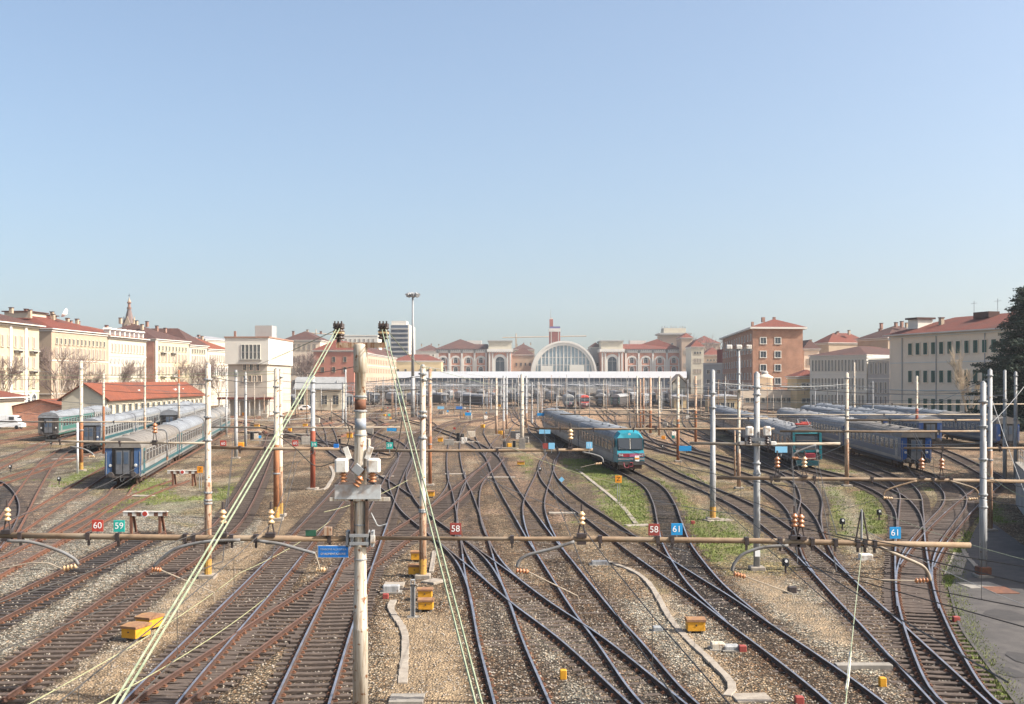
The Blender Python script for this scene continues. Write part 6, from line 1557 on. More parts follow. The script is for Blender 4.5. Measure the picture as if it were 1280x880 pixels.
def building(name, label, P0, P1, depth, H, wall, roof=None, rh=4.0, rows=(), ncol=0, left_rows=(), left_n=0, right_rows=(), right_n=0, courses=(), cornice=True, chimneys=0, ov=.6, cat="building", margin=1.4, gable=False, inset=None, trim='trim_white', skip=None, plinth=None):
    P0 = Vector(P0); P1 = Vector(P1); d = P1 - P0; L = d.length
    t = thing(name, label, cat, (P0.x, P0.y, 0), math.atan2(d.y, d.x)); t["_L"] = L
    del t["_L"]
    MB().box((L/2, depth/2, H/2), (L, depth, H)).build("wall", M[wall], t)
    if cornice:
        MB().box((L/2, depth/2, H - .45), (L + .5, depth + .5, .3)).build("cornice", M[trim], t)
    for z in courses: MB().box((L/2, depth/2, z), (L + .22, depth + .22, .22)).build("string_course", M[trim], t)
    if plinth: MB().box((L/2, depth/2, plinth/2), (L + .16, depth + .16, plinth)).build("plinth", M['stone'], t)
    if roof:
        mb = MB(); hip(mb, L, depth, H + .12, rh, ov, inset, 0, 1, gable); ro = mb.build("roof", [M[roof], M[trim]], t)
        q = random.Random(int(P0.x * 3 + P0.y))
        for k in range(chimneys):
            x = L * (k + .3 + .4 * q.random()) / chimneys; yy = depth * q.uniform(.2, .6)
            zc = H + rh * min(1, 2 * min(yy, depth - yy) / depth)
            c = MB(); hh = q.uniform(1.0, 2.0); c.box((x, yy, zc + hh * .4), (.9, .7, hh), 0); c.box((x, yy, zc + hh * .95), (1.1, .9, .16), 1)
            c.build("chimney", [M['brick_dark'] if q.random() < .5 else M['tan'], M['roof_brown']], ro)
    def grid(rws, n_, place):
        for (z, me_, nm) in rws:
            for i in range(n_):
                if skip and skip(i, z): continue
                place(i, n_, z, me_, nm)
    grid(rows, ncol, lambda i, n_, z, me_, nm: child(nm, me_, t, (margin + (L - 2*margin) * (i + .5) / n_, -.01, z)))
    grid(left_rows, left_n, lambda i, n_, z, me_, nm: child(nm, me_, t, (-.01, depth - (margin + (depth - 2*margin) * (i + .5) / n_), z), R(-90)))
    grid(right_rows, right_n, lambda i, n_, z, me_, nm: child(nm, me_, t, (L + .01, margin + (depth - 2*margin) * (i + .5) / n_, z), R(90)))
    return t, L

w_pal = opening("palazzo_window", 1.15, 2.3, 'pale_cream', 'glass', 'shutter_brown'); w_pal_w = opening("palazzo_window_white", 1.1, 2.2, 'trim_white', 'glass', 'shutter_brown')
w_small = opening("small_window", .95, 1.3, 'pale_cream', 'glass'); w_arc = opening("arcade_arch", 2.2, 4.6, 'trim_white', 'glass', None, True, .35); w_shop = opening("shop_opening", 2.2, 3.0, 'pale_cream', 'glass')
w_rnd = opening("round_top_window", 1.2, 2.6, 'trim_white', 'glass', None, True, .25)
def balcony(t, x, z, w=3.2, mk='stone'):
    b = MB(); b.box((x, -.55, z), (w, 1.1, .2)); b.box((x, -1.05, z + .5), (w, .06, .06))
    for k in range(9): b.box((x - w/2 + w*(k+.5)/9, -1.05, z + .28), (.06, .05, .5))
    for sx in (-.35, .35): b.box((x + sx * w, -.4, z - .3), (.2, .7, .4))
    b.build("balcony", M[mk], t)

# left street front, near to far
t, L = building("corner_palazzo", "cream palazzo with arcade, balconies and red hip roof at the left edge", (-104.3, 205), (-104.3, 247), 26, 20.5, 'cream', 'roof_brown', 4.6,
    rows=((1.0, w_arc, "arcade_arch"), (7.0, w_pal, "window"), (11.3, w_pal, "window"), (15.6, w_pal, "window")), ncol=13, courses=(6.2,), chimneys=4, right_rows=((7, w_pal, "window"), (11.3, w_pal, "window"), (15.6, w_pal, "window")), right_n=4, left_rows=((7, w_pal, "window"), (11.3, w_pal, "window"), (15.6, w_pal, "window")), left_n=5, ov=1.1)
for x in (31, 38.5): balcony(t, x, 10.6); balcony(t, x, 14.9)
for x in (27.5, 34.8): MB().box((x, -.18, 11.5), (1.0, .36, 17)).build("pilaster", M['trim_white'], t)
q = random.Random(5)
MB().box((28, 13, 23.6), (12, 8, 3.2)).build("roof_storey", M['roof_brown'], t)
t, L = building("street_palazzo", "long tan palazzo with bright red roof behind the big bare tree on the left", (-106.5, 259), (-105.0, 291), 24, 20.5, 'tan', 'roof_red', 4.4,
    rows=((1.0, w_shop, "shop_opening"), (6.3, w_pal, "window"), (10.3, w_pal, "window"), (13.9, w_pal, "window"), (17.1, w_small, "window")), ncol=13, courses=(5.4, 13.2), chimneys=8, left_rows=((7, w_pal, "window"), (11.3, w_pal, "window"), (15.6, w_small, "window")), left_n=4)
for (x, yy, w, h) in ((12, 9, 9, 3.0), (23, 11, 7, 2.8), (29, 14, 6, 3.4)):
    c = MB(); c.box((x, yy + 3, 23.4), (w, 6, h), 0); c.box((x, yy + 3, 23.5 + h/2), (w + .8, 7, .25), 1); c.build("roof_loft", [M['pale_cream'], M['roof_brown']], t)
o = MB().lathe([(.1, 0), (.9, .35), (1.25, .9)], n=14).build("satellite_dish", M['white'], t); o.location = (17, 4, 24.8); o.rotation_euler = (R(-60), 0, R(20))
t, L = building("street_palazzo", "white-trimmed palazzo with roundels and a row of white dormers on the left street", (-105.0, 291.3), (-104.2, 319), 24, 20.0, 'pale_cream', 'roof_orange', 3.2,
    rows=((1.0, w_shop, "shop_opening"), (6.0, w_pal_w, "window"), (10.0, w_pal_w, "window"), (16.0, w_pal_w, "window")), ncol=11, courses=(5.2, 9.4, 15.0), chimneys=2, ov=.9, left_rows=((10, w_pal_w, "window"),), left_n=2)
for k in range(8):
    b = MB(); b.box((1.8 + k * 3.45, 1.0, 21.0), (.8, 1.6, 1.7)); b.prism([(1.25 + k*3.45, 21.85), (2.35 + k*3.45, 21.85), (1.8 + k*3.45, 22.3)], -.2, 2.0); b.build("dormer", M['trim_white'], t)
for k in range(10):
    o = MB().lathe([(.75, 0), (.75, .12), (.5, .12), (.5, .05)], n=14).build("roundel", M['stone'], t); o.rotation_euler = (R(90), 0, 0); o.location = (1.8 + k * 2.7, 0, 13.6)
t, L = building("street_palazzo", "cream palazzo with a brick-red end wall and brown roof on the left street", (-104.5, 328), (-101.5, 352), 24, 20.5, 'cream', 'roof_brown', 5.0,
    rows=((1.0, w_shop, "shop_opening"), (6.2, w_pal, "window"), (10.2, w_pal, "window"), (14.0, w_pal, "window"), (17.3, w_small, "window")), ncol=9, courses=(5.4,), chimneys=5)
MB().box((-.09, 12, 10), (.16, 23.4, 19.6)).build("brick_end_wall", M['pink_brick'], t); MB().box((.55, -.12, 10), (1.3, .2, 19.8)).build("corner_pilaster", M['trim_white'], t)
for x in (5, 12): balcony(t, x, 9.6); balcony(t, x, 16.7)
t, L = building("street_palazzo", "pale palazzo with brown roof before the orange-roofed end of the left street", (-101.5, 352.3), (-99.6, 366), 24, 19.5, 'pale_cream', 'roof_brown', 5.5,
    rows=((6.0, w_pal_w, "window"), (10.0, w_pal_w, "window"), (14.0, w_pal_w, "window"), (17, w_small, "window")), ncol=6, courses=(5.2,), chimneys=3)
t, L = building("street_palazzo", "palazzo with bright orange roof beside the white control building", (-99.6, 366.3), (-97.0, 386), 24, 18.6, 'pale_cream', 'roof_orange', 4.5,
    rows=((6.0, w_pal_w, "window"), (10.0, w_rnd, "window"), (14.6, w_pal_w, "window")), ncol=9, courses=(5.2, 13.6), chimneys=2)
building("street_palazzo", "pale apartment house with a glazed attic peeping over the orange roof", (-126, 420), (-114, 416), 20, 23.5, 'pale_cream', 'slate', 1.5, rows=((22, w_pal_w, "window"),), ncol=5, right_rows=(), chimneys=1)
building("street_palazzo", "beige apartment house with brown roof between the control building and the salmon palazzo", (-96, 470), (-80.5, 470), 30, 25, 'beige', 'roof_brown', 4, rows=((6, w_pal, "window"), (11, w_pal, "window"), (16, w_pal, "window"), (21, w_pal, "window")), ncol=6, chimneys=3)
building("street_palazzo", "distant pale flat block with rooftop cabins behind the salmon palazzo", (-128, 800), (-96, 800), 30, 40, 'off_white', None, 0, rows=((30, w_pal_w, "window"), (35, w_pal_w, "window")), ncol=9)
building("street_palazzo", "brown-roofed house row seen above the left street's rooftops", (-140, 300), (-136, 380), 20, 22.5, 'tan', 'roof_brown', 4.5, rows=((18, w_small, "window"),), ncol=14, chimneys=8)

# church spire
sx_, sy_ = W(161.5, 400, 470).x, 470.0
t = thing("church_spire", "dark church steeple with a lantern and cross above the left rooftops", "church spire", (sx_, sy_, 0))
zt = lambda py: CAM_H - (py - HORIZON) * sy_ / FPX
MB().box((0, 0, 16), (4.4, 4.4, 32)).build("tower", M['brick_dark'], t)
MB().lathe([(2.7, 0), (2.2, 1.2), (.75, zt(386) - 31), (.95, zt(384) - 31)], (0, 0, 31), 8).build("spire_cone", mat('slate_spire', (0.13, 0.09, 0.085), .8, (.2, .15, .13), 1.5), t)
MB().lathe([(1.05, 0), (1.05, .3), (.6, .4), (.56, 2.2), (.95, 2.4), (.95, 2.7), (.5, 2.9)], (0, 0, zt(386)), 8).build("lantern", M['brick_dark'], t)
MB().lathe([(.55, 0), (.7, .5), (.3, 1.4), (.06, 2.4)], (0, 0, zt(378.5)), 8).build("finial", M['tan'], t)
c = MB(); c.box((0, 0, zt(371)), (.14, .14, 2.6)); c.box((0, 0, zt(369.5)), (1.0, .14, .14)); c.build("cross", M['black_metal'], t)
g = MB()
for k in range(4):
    a = k * math.pi/2; g.prism([(-1.6, 31), (1.6, 31), (0, 35)], -.15, .15); n0 = len(g.v) - 6
    for i in range(n0, len(g.v)):
        v = g.v[i]; x_, y_ = v[0], v[1] - 2.2; g.v[i] = (x_*math.cos(a) - y_*math.sin(a), x_*math.sin(a) + y_*math.cos(a), v[2])
g.build("gablet", M['tan'], t)

# white control building
t = thing("control_building", "off-white modern control building with a cantilevered box storey", "building", (-69.2, 270, 0))
MB().box((5.25, 15, 15.6), (10.5, 30, 6.4)).build("upper_storey", M['off_white'], t)
MB().box((5.3, 15.2, 6.2), (9.4, 29, 12.4)).build("lower_storey", M['stone_warm'], t)
MB().box((5.25, 15, 18.95), (10.9, 30.4, .3)).build("roof_edge", mat('brown_roof_edge', (.30, .17, .12), .8), t)
MB().box((7.2, 12, 20.6), (4.2, 5.5, 3.2)).build("roof_cabin", M['stone'], t)
MB().box((1.2, 5, 19.8), (.5, .5, 1.6)).build("vent_pipe", M['brick_dark'], t)
wf = opening("strip_window", .62, 3.4, 'off_white', 'glass', None, False, .1)
for k in range(5): child("window", wf, t, (4.35 + k * .95, -.01, 13.7)); 
f = MB(); f.box((6.25, -.09, 15.35), (4.7, .1, .12)); f.box((6.25, -.14, 13.4), (5.4, .3, .12)); f.build("window_bar", M['stone'], t)
wf2 = opening("low_window", .7, 1.5, 'beige', 'glass', None, False, .1)
for k in range(4): child("window", wf2, t, (4.6 + k * 1.2, .68, 8.2))
for k in range(3): child("window", wf2, t, (4.6 + k * 1.6, .68, 11.0))
MB().box((10.53, 15, 15.4), (.06, 22, 3.9)).build("side_panel", M['pale_cream'], t)
MB().box((5.0, .2, 4.2), (13, 3.5, .5)).build("porch_roof", M['roof_red'], t)
for k in range(6): MB().box((-1.0 + k * 2.4, -1.2, 2), (.25, .25, 4)).build("porch_post", M['white_box'], t)

# low sheds
def shed(name, label, P0, P1, d, H, rh, wall, roof, gable_ax=True, wins=0, cat="shed"):
    P0 = Vector(P0); P1 = Vector(P1); dd = P1 - P0; L = dd.length
    t = thing(name, label, cat, (P0.x, P0.y, 0), math.atan2(dd.y, dd.x))
    MB().prism([(0, 0), (d, 0), (d, H), (d/2, H + rh), (0, H)], 0, L, axis='x').build("wall", M[wall], t)
    rf = MB()
    for s in (-1, 1):
        a = (0 if s < 0 else d); ed = a + s * .7; ez = H - rh * 1.4 / d
        rf.face([(-.5, ed, ez), (L + .5, ed, ez), (L + .5, d/2, H + rh + .02), (-.5, d/2, H + rh + .02)]); rf.face([(-.5, ed, ez + .22), (L + .5, ed, ez + .22), (L + .5, d/2, H + rh + .24), (-.5, d/2, H + rh + .24)]); rf.face([(-.5, ed, ez), (L + .5, ed, ez), (L + .5, ed, ez + .22), (-.5, ed, ez + .22)])
        for xe in (-.5, L + .5): rf.face([(xe, ed, ez), (xe, d/2, H + rh + .02), (xe, d/2, H + rh + .24), (xe, ed, ez + .22)])
    rf.build("roof", M[roof], t)
    sk = opening("shed_bay", 1.6, 2.6, 'pale_cream', 'glass')
    for k in range(wins): child("bay_opening", sk, t, (L * (k + .5) / wins, -.01, 1.6))
    return t
t = shed("goods_shed", "long low shed with a bright red tiled roof behind the left coaches", (-72.4, 200), (-72.4, 262), 8.0, 5.4, 2.6, 'pale_cream', 'roof_orange', wins=18)
sk = MB()
for (x, yy) in ((22, 1.9), (45, 1.6), (10, 2.3), (52, 2.0)): sk.box((x, yy, 6.5 + .1), (.8, .9, .3), 0)
sk.build("skylight", M['white'], t)
shed("brick_shed", "low brick-red shed with tiled roof between the vans and the red-tiled shed", (-84.5, 212), (-84.5, 262), 10, 3.6, 1.2, 'pink_brick', 'roof_orange', wins=8)
t, L = building("gate_house", "small cream house with red hip roof at the left edge above the vans", (-108, 205), (-94.5, 205), 12, 5.4, 'pale_cream', 'roof_red', 2.0, rows=((1.5, w_small, "window"), (3.8, w_small, "window")), ncol=5, ov=.9)
shed("white_shed", "low white-roofed shed in front of the salmon palazzo", (-61.5, 318), (-48.4, 318), 9, 6.2, 3.0, 'pale_cream', 'zinc', wins=4)
# salmon palazzo
w_sal = opening("salmon_window", 1.1, 1.9, 'tan', 'glass')
building("salmon_palazzo", "salmon-red palazzo with hip roof right of the control building", (-78, 440), (-62, 440), 110, 20, 'salmon', 'roof_red', 4.5, rows=((3, w_sal, "window"), (7.5, w_sal, "window"), (11.5, w_sal, "window"), (15.5, w_sal, "window")), ncol=3, courses=(), chimneys=2)
t, L = building("long_barracks", "long ochre building scaled by thin scaffold lines behind the transformer mast", (-61.8, 446), (-60.5, 585), 14, 19.6, 'ochre', 'roof_brown', 4, rows=((3, w_sal, "window"), (7.5, w_sal, "window"), (11.5, w_sal, "window"), (15.5, w_sal, "window")), ncol=22, courses=(6.5, 14.6), chimneys=4)
# tower block
t, L = building("tower_block", "tall pale tower block with dark balconies left of the station", (W(488,473,760).x, 760), (W(511.5,473,760).x, 760), 46, 45.5, 'off_white', None, 0, cornice=False)
for k in range(7):
    z = 24 + k * 3.1
    b = MB(); b.box((L/2 - .2, -.7, z), (L * .92, 1.5, .9), 0); b.build("balcony", M['stone'], t); b = MB(); b.box((L/2 - .2, -.03, z + 1.6), (L * .9, .12, 1.9)); b.build("window_band", M['glass_blue'], t)
w_tb = opening("tower_window", 1.6, 1.5, 'off_white', 'glass')
for k in range(8):
    for j in range(2): child("window", w_tb, t, (L + .01, 12 + j * 20, 21 + k * 3.1), R(90))
b = MB(); b.box((L*.45, 8, 46.8), (L*.8, 14, 2.6)); b.build("roof_cabin", M['trim_white'], t)
# yellow house with red roof
t, L = building("yellow_house", "yellow house with a red roof and dark windows left of the station wing", (-71.5, 668), (-42.2, 668), 18, 19.4, 'yellow_wall', 'roof_red', 4.0, rows=((4, w_sal, "window"), (8.6, w_sal, "window"), (12.6, w_sal, "window")), ncol=6, courses=(11.6,))

# station: wings, pavilions, arch, canopy
SY = 700.0
w_sta = opening("station_window", 4.4, 9.0, 'trim_white', 'glass', None, True, .6); w_sta_up = opening("station_upper_window", 2.2, 3.4, 'trim_white', 'glass', None, True, .5)
w_pav = opening("pavilion_window", 5.5, 16.0, 'trim_white', 'glass', None, True, 1.6); w_stl = opening("tall_window", 2.3, 7.0, 'trim_white', 'glass', None, True, .5)
def arch_band(t, x, z, r, th=.9, dp=.5, leg=9):
    mb = MB(); n_ = 14
    for i in range(n_):
        a = math.pi*i/n_; b = math.pi*(i+1)/n_
        mb.prism([(x + r*math.cos(a), z + r*math.sin(a)), (x + (r+th)*math.cos(a), z + (r+th)*math.sin(a)), (x + (r+th)*math.cos(b), z + (r+th)*math.sin(b)), (x + r*math.cos(b), z + r*math.sin(b))], -dp, -.02)
    for s in (-1, 1): mb.box((x + s*(r + th/2), -dp/2, z - leg/2), (th, dp, leg))
    mb.build("arch_surround", M['trim_white'], t)
def wing(label, px0, px1, roofmat, n_, ridge_px, mir):
    x0 = W(px0, 473, SY).x; x1 = W(px1, 473, SY).x; L = x1 - x0; H = 27.2
    t = thing("station_wing", label, "station building", (x0, SY, 0))
    MB().box((L/2, 15, H/2), (L, 30, H)).build("wall", M['pink_brick'], t)
    for k in range(n_):
        xc = L * (k + .5) / n_ ; arch_band(t, xc, 19.6, 2.6, 1.0); child("window", w_stl, t, (xc, -.03, 9.2)); child("window", w_sta_up, t, (xc, -.03, 18.6))
    for k in range(n_ + 1): MB().box((min(max(L * k / n_, .6), L - .6), -.4, H/2), (1.1, .8, H)).build("pilaster", M['trim_white'], t)
    MB().box((L/2, 14.8, H - 1.2), (L + 1.2, 31.2, 2.0)).build("cornice", M['trim_white'], t)
    fr_ = MB()
    for k in range(int(L / 1.3)): fr_.box((.6 + k * 1.3, -1.0, H - .6), (.5, .3, 1.3))
    fr_.build("corbels", M['stone'], t)
    MB().box((L/2, -.3, 17.0), (L, .5, .5)).build("string_course", M['trim_white'], t)
    mb = MB(); rx = (ridge_px - px0) / (px1 - px0) * L; z = H + .1; ov = 1.4
    a = [(-ov, -ov, z), (L+ov, -ov, z), (L+ov, 31, z), (-ov, 31, z)]; r = (rx, 15, z + 6.8); lowr = (L if not mir else 0, 15, z + 3.6)
    if not mir:
        m1 = (rx + (L - rx) * .45, 15, z + 3.6); mb.face([a[0], a[1], lowr, m1, r]); mb.face([a[0], r, a[3]]); mb.face([a[2], a[3], r, m1, lowr])
    else:
        m1 = (rx * .55, 15, z + 3.6); mb.face([a[0], a[1], r, m1, lowr]); mb.face([a[1], a[2], r]); mb.face([a[3], a[2], r, m1, lowr][::-1])
    mb.build("roof", M[roofmat], t)
    b = MB(); b.box((L * (.72 if not mir else .3), 24, z + 4.6), (L * .3, 6, 3.0)); b.build("roof_cabin", M['trim_white'], t)
    return t
wing("left station wing of pink brick with four arched bays and a dark red hip roof", 546, 609, 'roof_brown', 4, 574, False)
wing("right station wing of pink brick with four arched bays and a bright red hip roof", 781, 851, 'roof_red', 4, 825, True)
def pavilion(label, px0, px1):
    x0 = W(px0, 473, SY - 3).x; x1 = W(px1, 473, SY - 3).x; L = x1 - x0; t = thing("station_pavilion", label, "station building", (x0, SY - 3, 0))
    MB().box((L/2, 14, 12.8), (L, 28, 25.6)).build("wall", M['pink_brick'], t)
    MB().box((L/2, 14, 29.2), (L * .96, 27, 6.0)).build("attic", M['pale_cream'], t)
    MB().box((L/2, 14, 26.4), (L + 1.4, 29.4, 1.9)).build("cornice", M['trim_white'], t); MB().box((L/2, 14, 32.4), (L + .6, 28.6, .7)).build("parapet", M['stone'], t)
    c = MB()
    for k in range(10): c.box((L * (k + .5) / 10, -1.0, 25.3), (.5, .5, 1.0))
    c.build("corbels", M['stone'], t)
    child("arched_window", w_pav, t, (L/2, -.03, 6.5)); 
    for x in (1.0, 2.8, L - 2.8, L - 1.0): MB().box((x, -.3, 12.4), (1.0, .7, 24.8)).build("pilaster", M['trim_white'], t)
    MB().box((L + .06, 5, 28.5), (.2, .2, 9)).build("flagpole", M['galv_dark'], t)
pavilion("left station pavilion with one tall arched window and a cream attic", 610, 640)
pavilion("right station pavilion with one tall arched window and a cream attic", 751, 779.5)
# great arch
t = thing("station_arch", "great semicircular glazed station arch behind the white canopy", "station hall", (W(704.5, 473, SY - 8).x, SY - 8, 0))
s2 = FPX / (SY - 8); zc = CAM_H + (473 - 466) / s2; r_in, r_out = 35.2 / s2, 40.5 / s2
mb = MB(); n_ = 36; ey = .97
for i in range(n_):
    a = math.pi*i/n_; b = math.pi*(i+1)/n_
    f = lambda r, a_: (r*math.cos(a_), zc + r*ey*math.sin(a_))
    mb.prism([f(r_in, a), f(r_out, a), f(r_out, b), f(r_in, b)], -1.6, 0)
    mb.prism([f(r_out - .9, a), f(r_out + .3, a), f(r_out + .3, b), f(r_out - .9, b)], -2.1, -1.55)
mb.build("arch_ring", M['trim_white'], t)
mb = MB(); mb.prism([f(r_in + .1, math.pi*i/n_) for i in range(n_ + 1)], -.3, .1); mb.build("glazing", mat('station_arch_glass', (0.20, 0.27, 0.29), .25, (0.30, 0.36, 0.38), .5, spec=.6), t)
mb = MB()
for k in range(-7, 8):
    x = k * r_in / 7.6; h = math.sqrt(max(r_in**2 - x*x, 0)) * ey
    mb.box((x, -.5, zc + h/2), (.42 if k % 2 else .7, .35, h))
for rr in (.28, .55): mb.box((0, -.45, zc + r_in*rr), (2*math.sqrt(1-rr*rr)*r_in, .3, .3))
mb.build("glazing_bars", M['trim_white'], t)
mb = MB(); mb.prism([f(r_out - .6, math.pi*i/n_) for i in range(n_ + 1)], .2, 34); mb.build("barrel_roof", M['stone'], t)
mb = MB()
for i in range(-6, 7): mb.box((i * 3.1, 4, zc + math.sqrt(max((r_out)**2 - (i*3.1)**2, 0)) * ey + .5), (.3, .3, 1.2))
mb.build("roof_railing", M['galv'], t)
MB().box((0, .5, zc / 2), (2 * r_out + 3, 4, zc)).build("base_wall", M['stone'], t)
for (x0, x1, zz0) in ((676, 691, 8.5), (712, 730, 9.2)):
    b = MB(); b.box(((W((x0+x1)/2, 473, SY-14).x - t.location.x), -6, 14.4), ((x1 - x0) / s2, 4, 4.6 if x0 < 700 else 5.6)); b.build("roof_plant_box", M['off_white'], t)
# buildings between pavilion and arch
building("station_block", "tan and brown-roofed block between the left pavilion and the station arch", (W(640,473,712).x, 712), (W(668,473,712).x, 712), 18, 24, 'tan', 'roof_brown', 5, rows=((17, w_sal, "window"),), ncol=4)
building("station_block", "brown-roofed block between the station arch and the right pavilion", (W(738,473,716).x, 716), (W(752,473,716).x, 716), 18, 29, 'stone', 'roof_brown', 3, rows=((17, w_sal, "window"),), ncol=2)
# canopy
cy_ = 640.0; x0 = W(488.5, 473, cy_).x; x1 = W(858, 473, cy_).x; L = x1 - x0; sc_ = FPX / cy_; cx = (x0 + x1) / 2
t = thing("platform_head_canopy", "long white canopy with glazed front across the whole station end", "canopy", (cx, cy_, 0))
zt_ = CAM_H + (473 - 464.3) / sc_; zb_ = CAM_H + (473 - 472.4) / sc_
MB().box((0, 11, (zt_ + zb_) / 2), (L, 24, zt_ - zb_)).build("fascia", M['fascia'], t)
MB().box((0, 1.2, zb_ / 2 + 1.9), (L - 1, .3, zb_ - 3.8 + .01)).build("glazing", M['glass_blue'], t)
mb = MB(); rq = random.Random(2)
for k in range(int(L / 3.1)):
    x = -L/2 + 1.5 + k * 3.1; mb.box((x, .8, zb_ / 2), (.30 if k % 4 else .55, .5, zb_))
mb.build("columns", M['trim_white'], t)["kind"] = "stuff"
bd_ = MB()
for k in range(9): bd_.box((-L/2 + L * (k + rq.random()) / 26, .5, rq.uniform(5.2, 8.4)), (rq.uniform(1, 4), .2, rq.uniform(.6, 2.2)), 0)
bd_.build("window_panels", M['trim_white'], t)["kind"] = "stuff"
MB().box((0, .3, 3.2), (L, 1.0, .8)).build("platform_edge", M['stone'], t)
# brick tower behind the arch with antenna
ty = 1000.0; st_ = FPX / ty; xt = W(693.5, 473, ty).x
t = thing("brick_tower", "dark red brick tower with a stepped top and antenna behind the station arch", "tower", (xt, ty, 0)); zt = lambda py: CAM_H + (473 - py) / st_
M['tower_red'] = mat('tower_red_brick', (0.27, 0.085, 0.065), .9, (.33, .11, .08), .4); M['tower_blue'] = mat('tower_blue_band', (.10, .09, .22), .7)
MB().box((0, 5, zt(412) / 2 + 1), (13.6 / st_, 10, zt(412))).build("shaft", M['tower_red'], t)
for k in range(4): MB().box(((k - 1.5) * 3 / st_, -.1, zt(422) - 0), (.6, .3, 14)).build("rib", M['trim_white'] if k in (0, 3) else M['tower_red'], t)
MB().box((0, 5, zt(412.5)), (14.4 / st_, 10.6, 3.0)).build("white_band", M['trim_white'], t)
MB().box((.3, 5, zt(409.5)), (12.6 / st_, 9, 2.2)).build("blue_band", M['tower_blue'], t)
MB().box((-4.2 / st_, 5, zt(404)), (4.4 / st_, 4.5, 7.5)).build("upper_shaft", M['tower_red'], t)
MB().box((-4.2 / st_, 5, zt(398.8)), (3.4 / st_, 3.5, 2.6)).build("lantern", M['trim_white'], t)
MB().tube([(-5 / st_, 5, zt(398)), (-5 / st_, 5, zt(385))], [.35, .1], 6).build("antenna", M['galv_dark'], t)
# apartment block right of the station
t, L = building("apartment_block", "orange-brick apartment block with a flat overhanging roof behind the right station wing", (W(827,473,900).x, 900), (W(861,473,900).x, 900), 26, 44, 'ochre', None, 0, rows=((24, w_tb, "window"), (30, w_tb, "window"), (36, w_tb, "window")), ncol=4)
MB().box((L/2, 11, 44.8), (L + 4, 28, 1.4)).build("roof_slab", M['stone'], t); MB().box((L/2, 11, 47.4), (L * .82, 18, 4.2)).build("attic", M['pale_cream'], t)
rb = MB(); 
for k in range(9): rb.box((L * (k + .5) / 9, 6 + (k % 3) * 3, 50), (.8, .8, 2.2 + (k % 2)))
rb.build("roof_aerials", M['galv_dark'], t)
# small houses
building("town_house", "pale town house with balconies and red roof just right of the canopy's end", (W(864,473,640).x, 640), (W(880,473,640).x, 640), 20, 27, 'pale_cream', 'roof_red', 4, rows=((6, w_pal, "window"), (12, w_pal, "window"), (18, w_pal, "window"), (23, w_small, "window")), ncol=3)
building("town_house", "narrow ochre house between the apartment block and the pale town house", (W(852,473,690).x, 690), (W(866,473,690).x, 690), 20, 34, 'ochre', 'roof_red', 3, rows=((8, w_pal, "window"), (16, w_pal, "window"), (24, w_pal, "window")), ncol=3)
building("town_house", "far red-roofed houses above the pale town house's roof", (W(866,473,860).x, 860), (W(900,473,860).x, 860), 22, 36, 'ochre', 'roof_red', 6, rows=((30, w_small, "window"),), ncol=6)
t, L = building("grey_annex", "grey-blue annex with a dark red roof box left of the brick building", (W(879,473,470).x, 470), (W(905,473,462).x, 462), 24, 15.5, 'stone', None, 0, rows=((3, w_tb, "window"), (7, w_tb, "window"), (11, w_tb, "window")), ncol=3)
MB().box((L * .75, 6, 18.3), (L * .45, 8, 5.6)).build("roof_box", mat('dark_red_cladding', (.20, .05, .04), .7), t); MB().box((L * .62, 12, 18.9), (L * .5, 9, 6.8)).build("lift_house", M['stone'], t)
# gabled hut and yellow hut
t = shed("gabled_hut", "small white gabled hut at the end of the canopy", (W(841,473,380).x, 380), (W(857,473,380).x, 380), 7, 7.4, .01, 'pale_cream', 'slate', wins=0, cat="hut")
for ch_ in list(t.children):
    if ch_.name.startswith("roof"): bpy.data.objects.remove(ch_)
hw = (W(857,473,380) - W(841,473,380)).x
MB().prism([(-.7, 7.2), (hw/2, 9.9), (hw + .7, 7.2), (hw + .7, 7.7), (hw/2, 10.5), (-.7, 7.7)], -.5, 7.5).build("roof", M['tan'], t); MB().prism([(0, 7.3), (hw, 7.3), (hw/2, 9.9)], .05, 7).build("gable", M['pale_cream'], t)
building("yellow_hut", "low yellow hut below the gabled hut", (W(843,473,335).x, 335), (W(858,473,335).x, 335), 6, 3.6, 'yellow_wall', 'slate', .6, rows=((1.2, w_small, "window"),), ncol=2)
building("yellow_hut", "low pale yellow shed under the lattice portal left of the round tank", (W(888,473,300).x, 300), (W(925,473,300).x, 300), 8, 4.2, 'yellow_wall', 'slate', .5, rows=((1.2, w_small, "window"),), ncol=4)
# big brick building
w_brk = opening("brick_window", 1.75, 1.85, 'trim_white', 'glass', None, False, .22)
t = thing("brick_building", "big red-brown brick building with hip roof and white-framed square windows", "building", (75.2, 350, 0), R(6))
Lb, Db, Hb, Sh = 16.2, 96.5, 25.0, 19.2
MB().prism([(0, 0), (Lb, 0), (Lb + Sh, Db), (Sh, Db)], 0, Hb, axis='z').build("wall", M['brick'], t)
mb = MB(); a = [(-1, -1, Hb + .1), (Lb + 1, -1, Hb + .1), (Lb + Sh + 1, Db + 1, Hb + .1), (Sh - 1, Db + 1, Hb + .1)]; r0, r1 = (Lb/2 + 1.4, 7.5, Hb + 3.0), (Lb/2 + Sh - 1.4, Db - 7.5, Hb + 3.0)
mb.face([a[0], a[1], r0]); mb.face([a[1], a[2], r1, r0]); mb.face([a[2], a[3], r1]); mb.face([a[3], a[0], r0, r1]); mb.build("roof", M['roof_red'], t)
MB().prism([(-1.1, -1.1), (Lb + 1.1, -1.1), (Lb + Sh + 1.1, Db + 1.1), (Sh - 1.1, Db + 1.1)], Hb - .5, Hb + .08, axis='z').build("cornice", M['trim_white'], t)
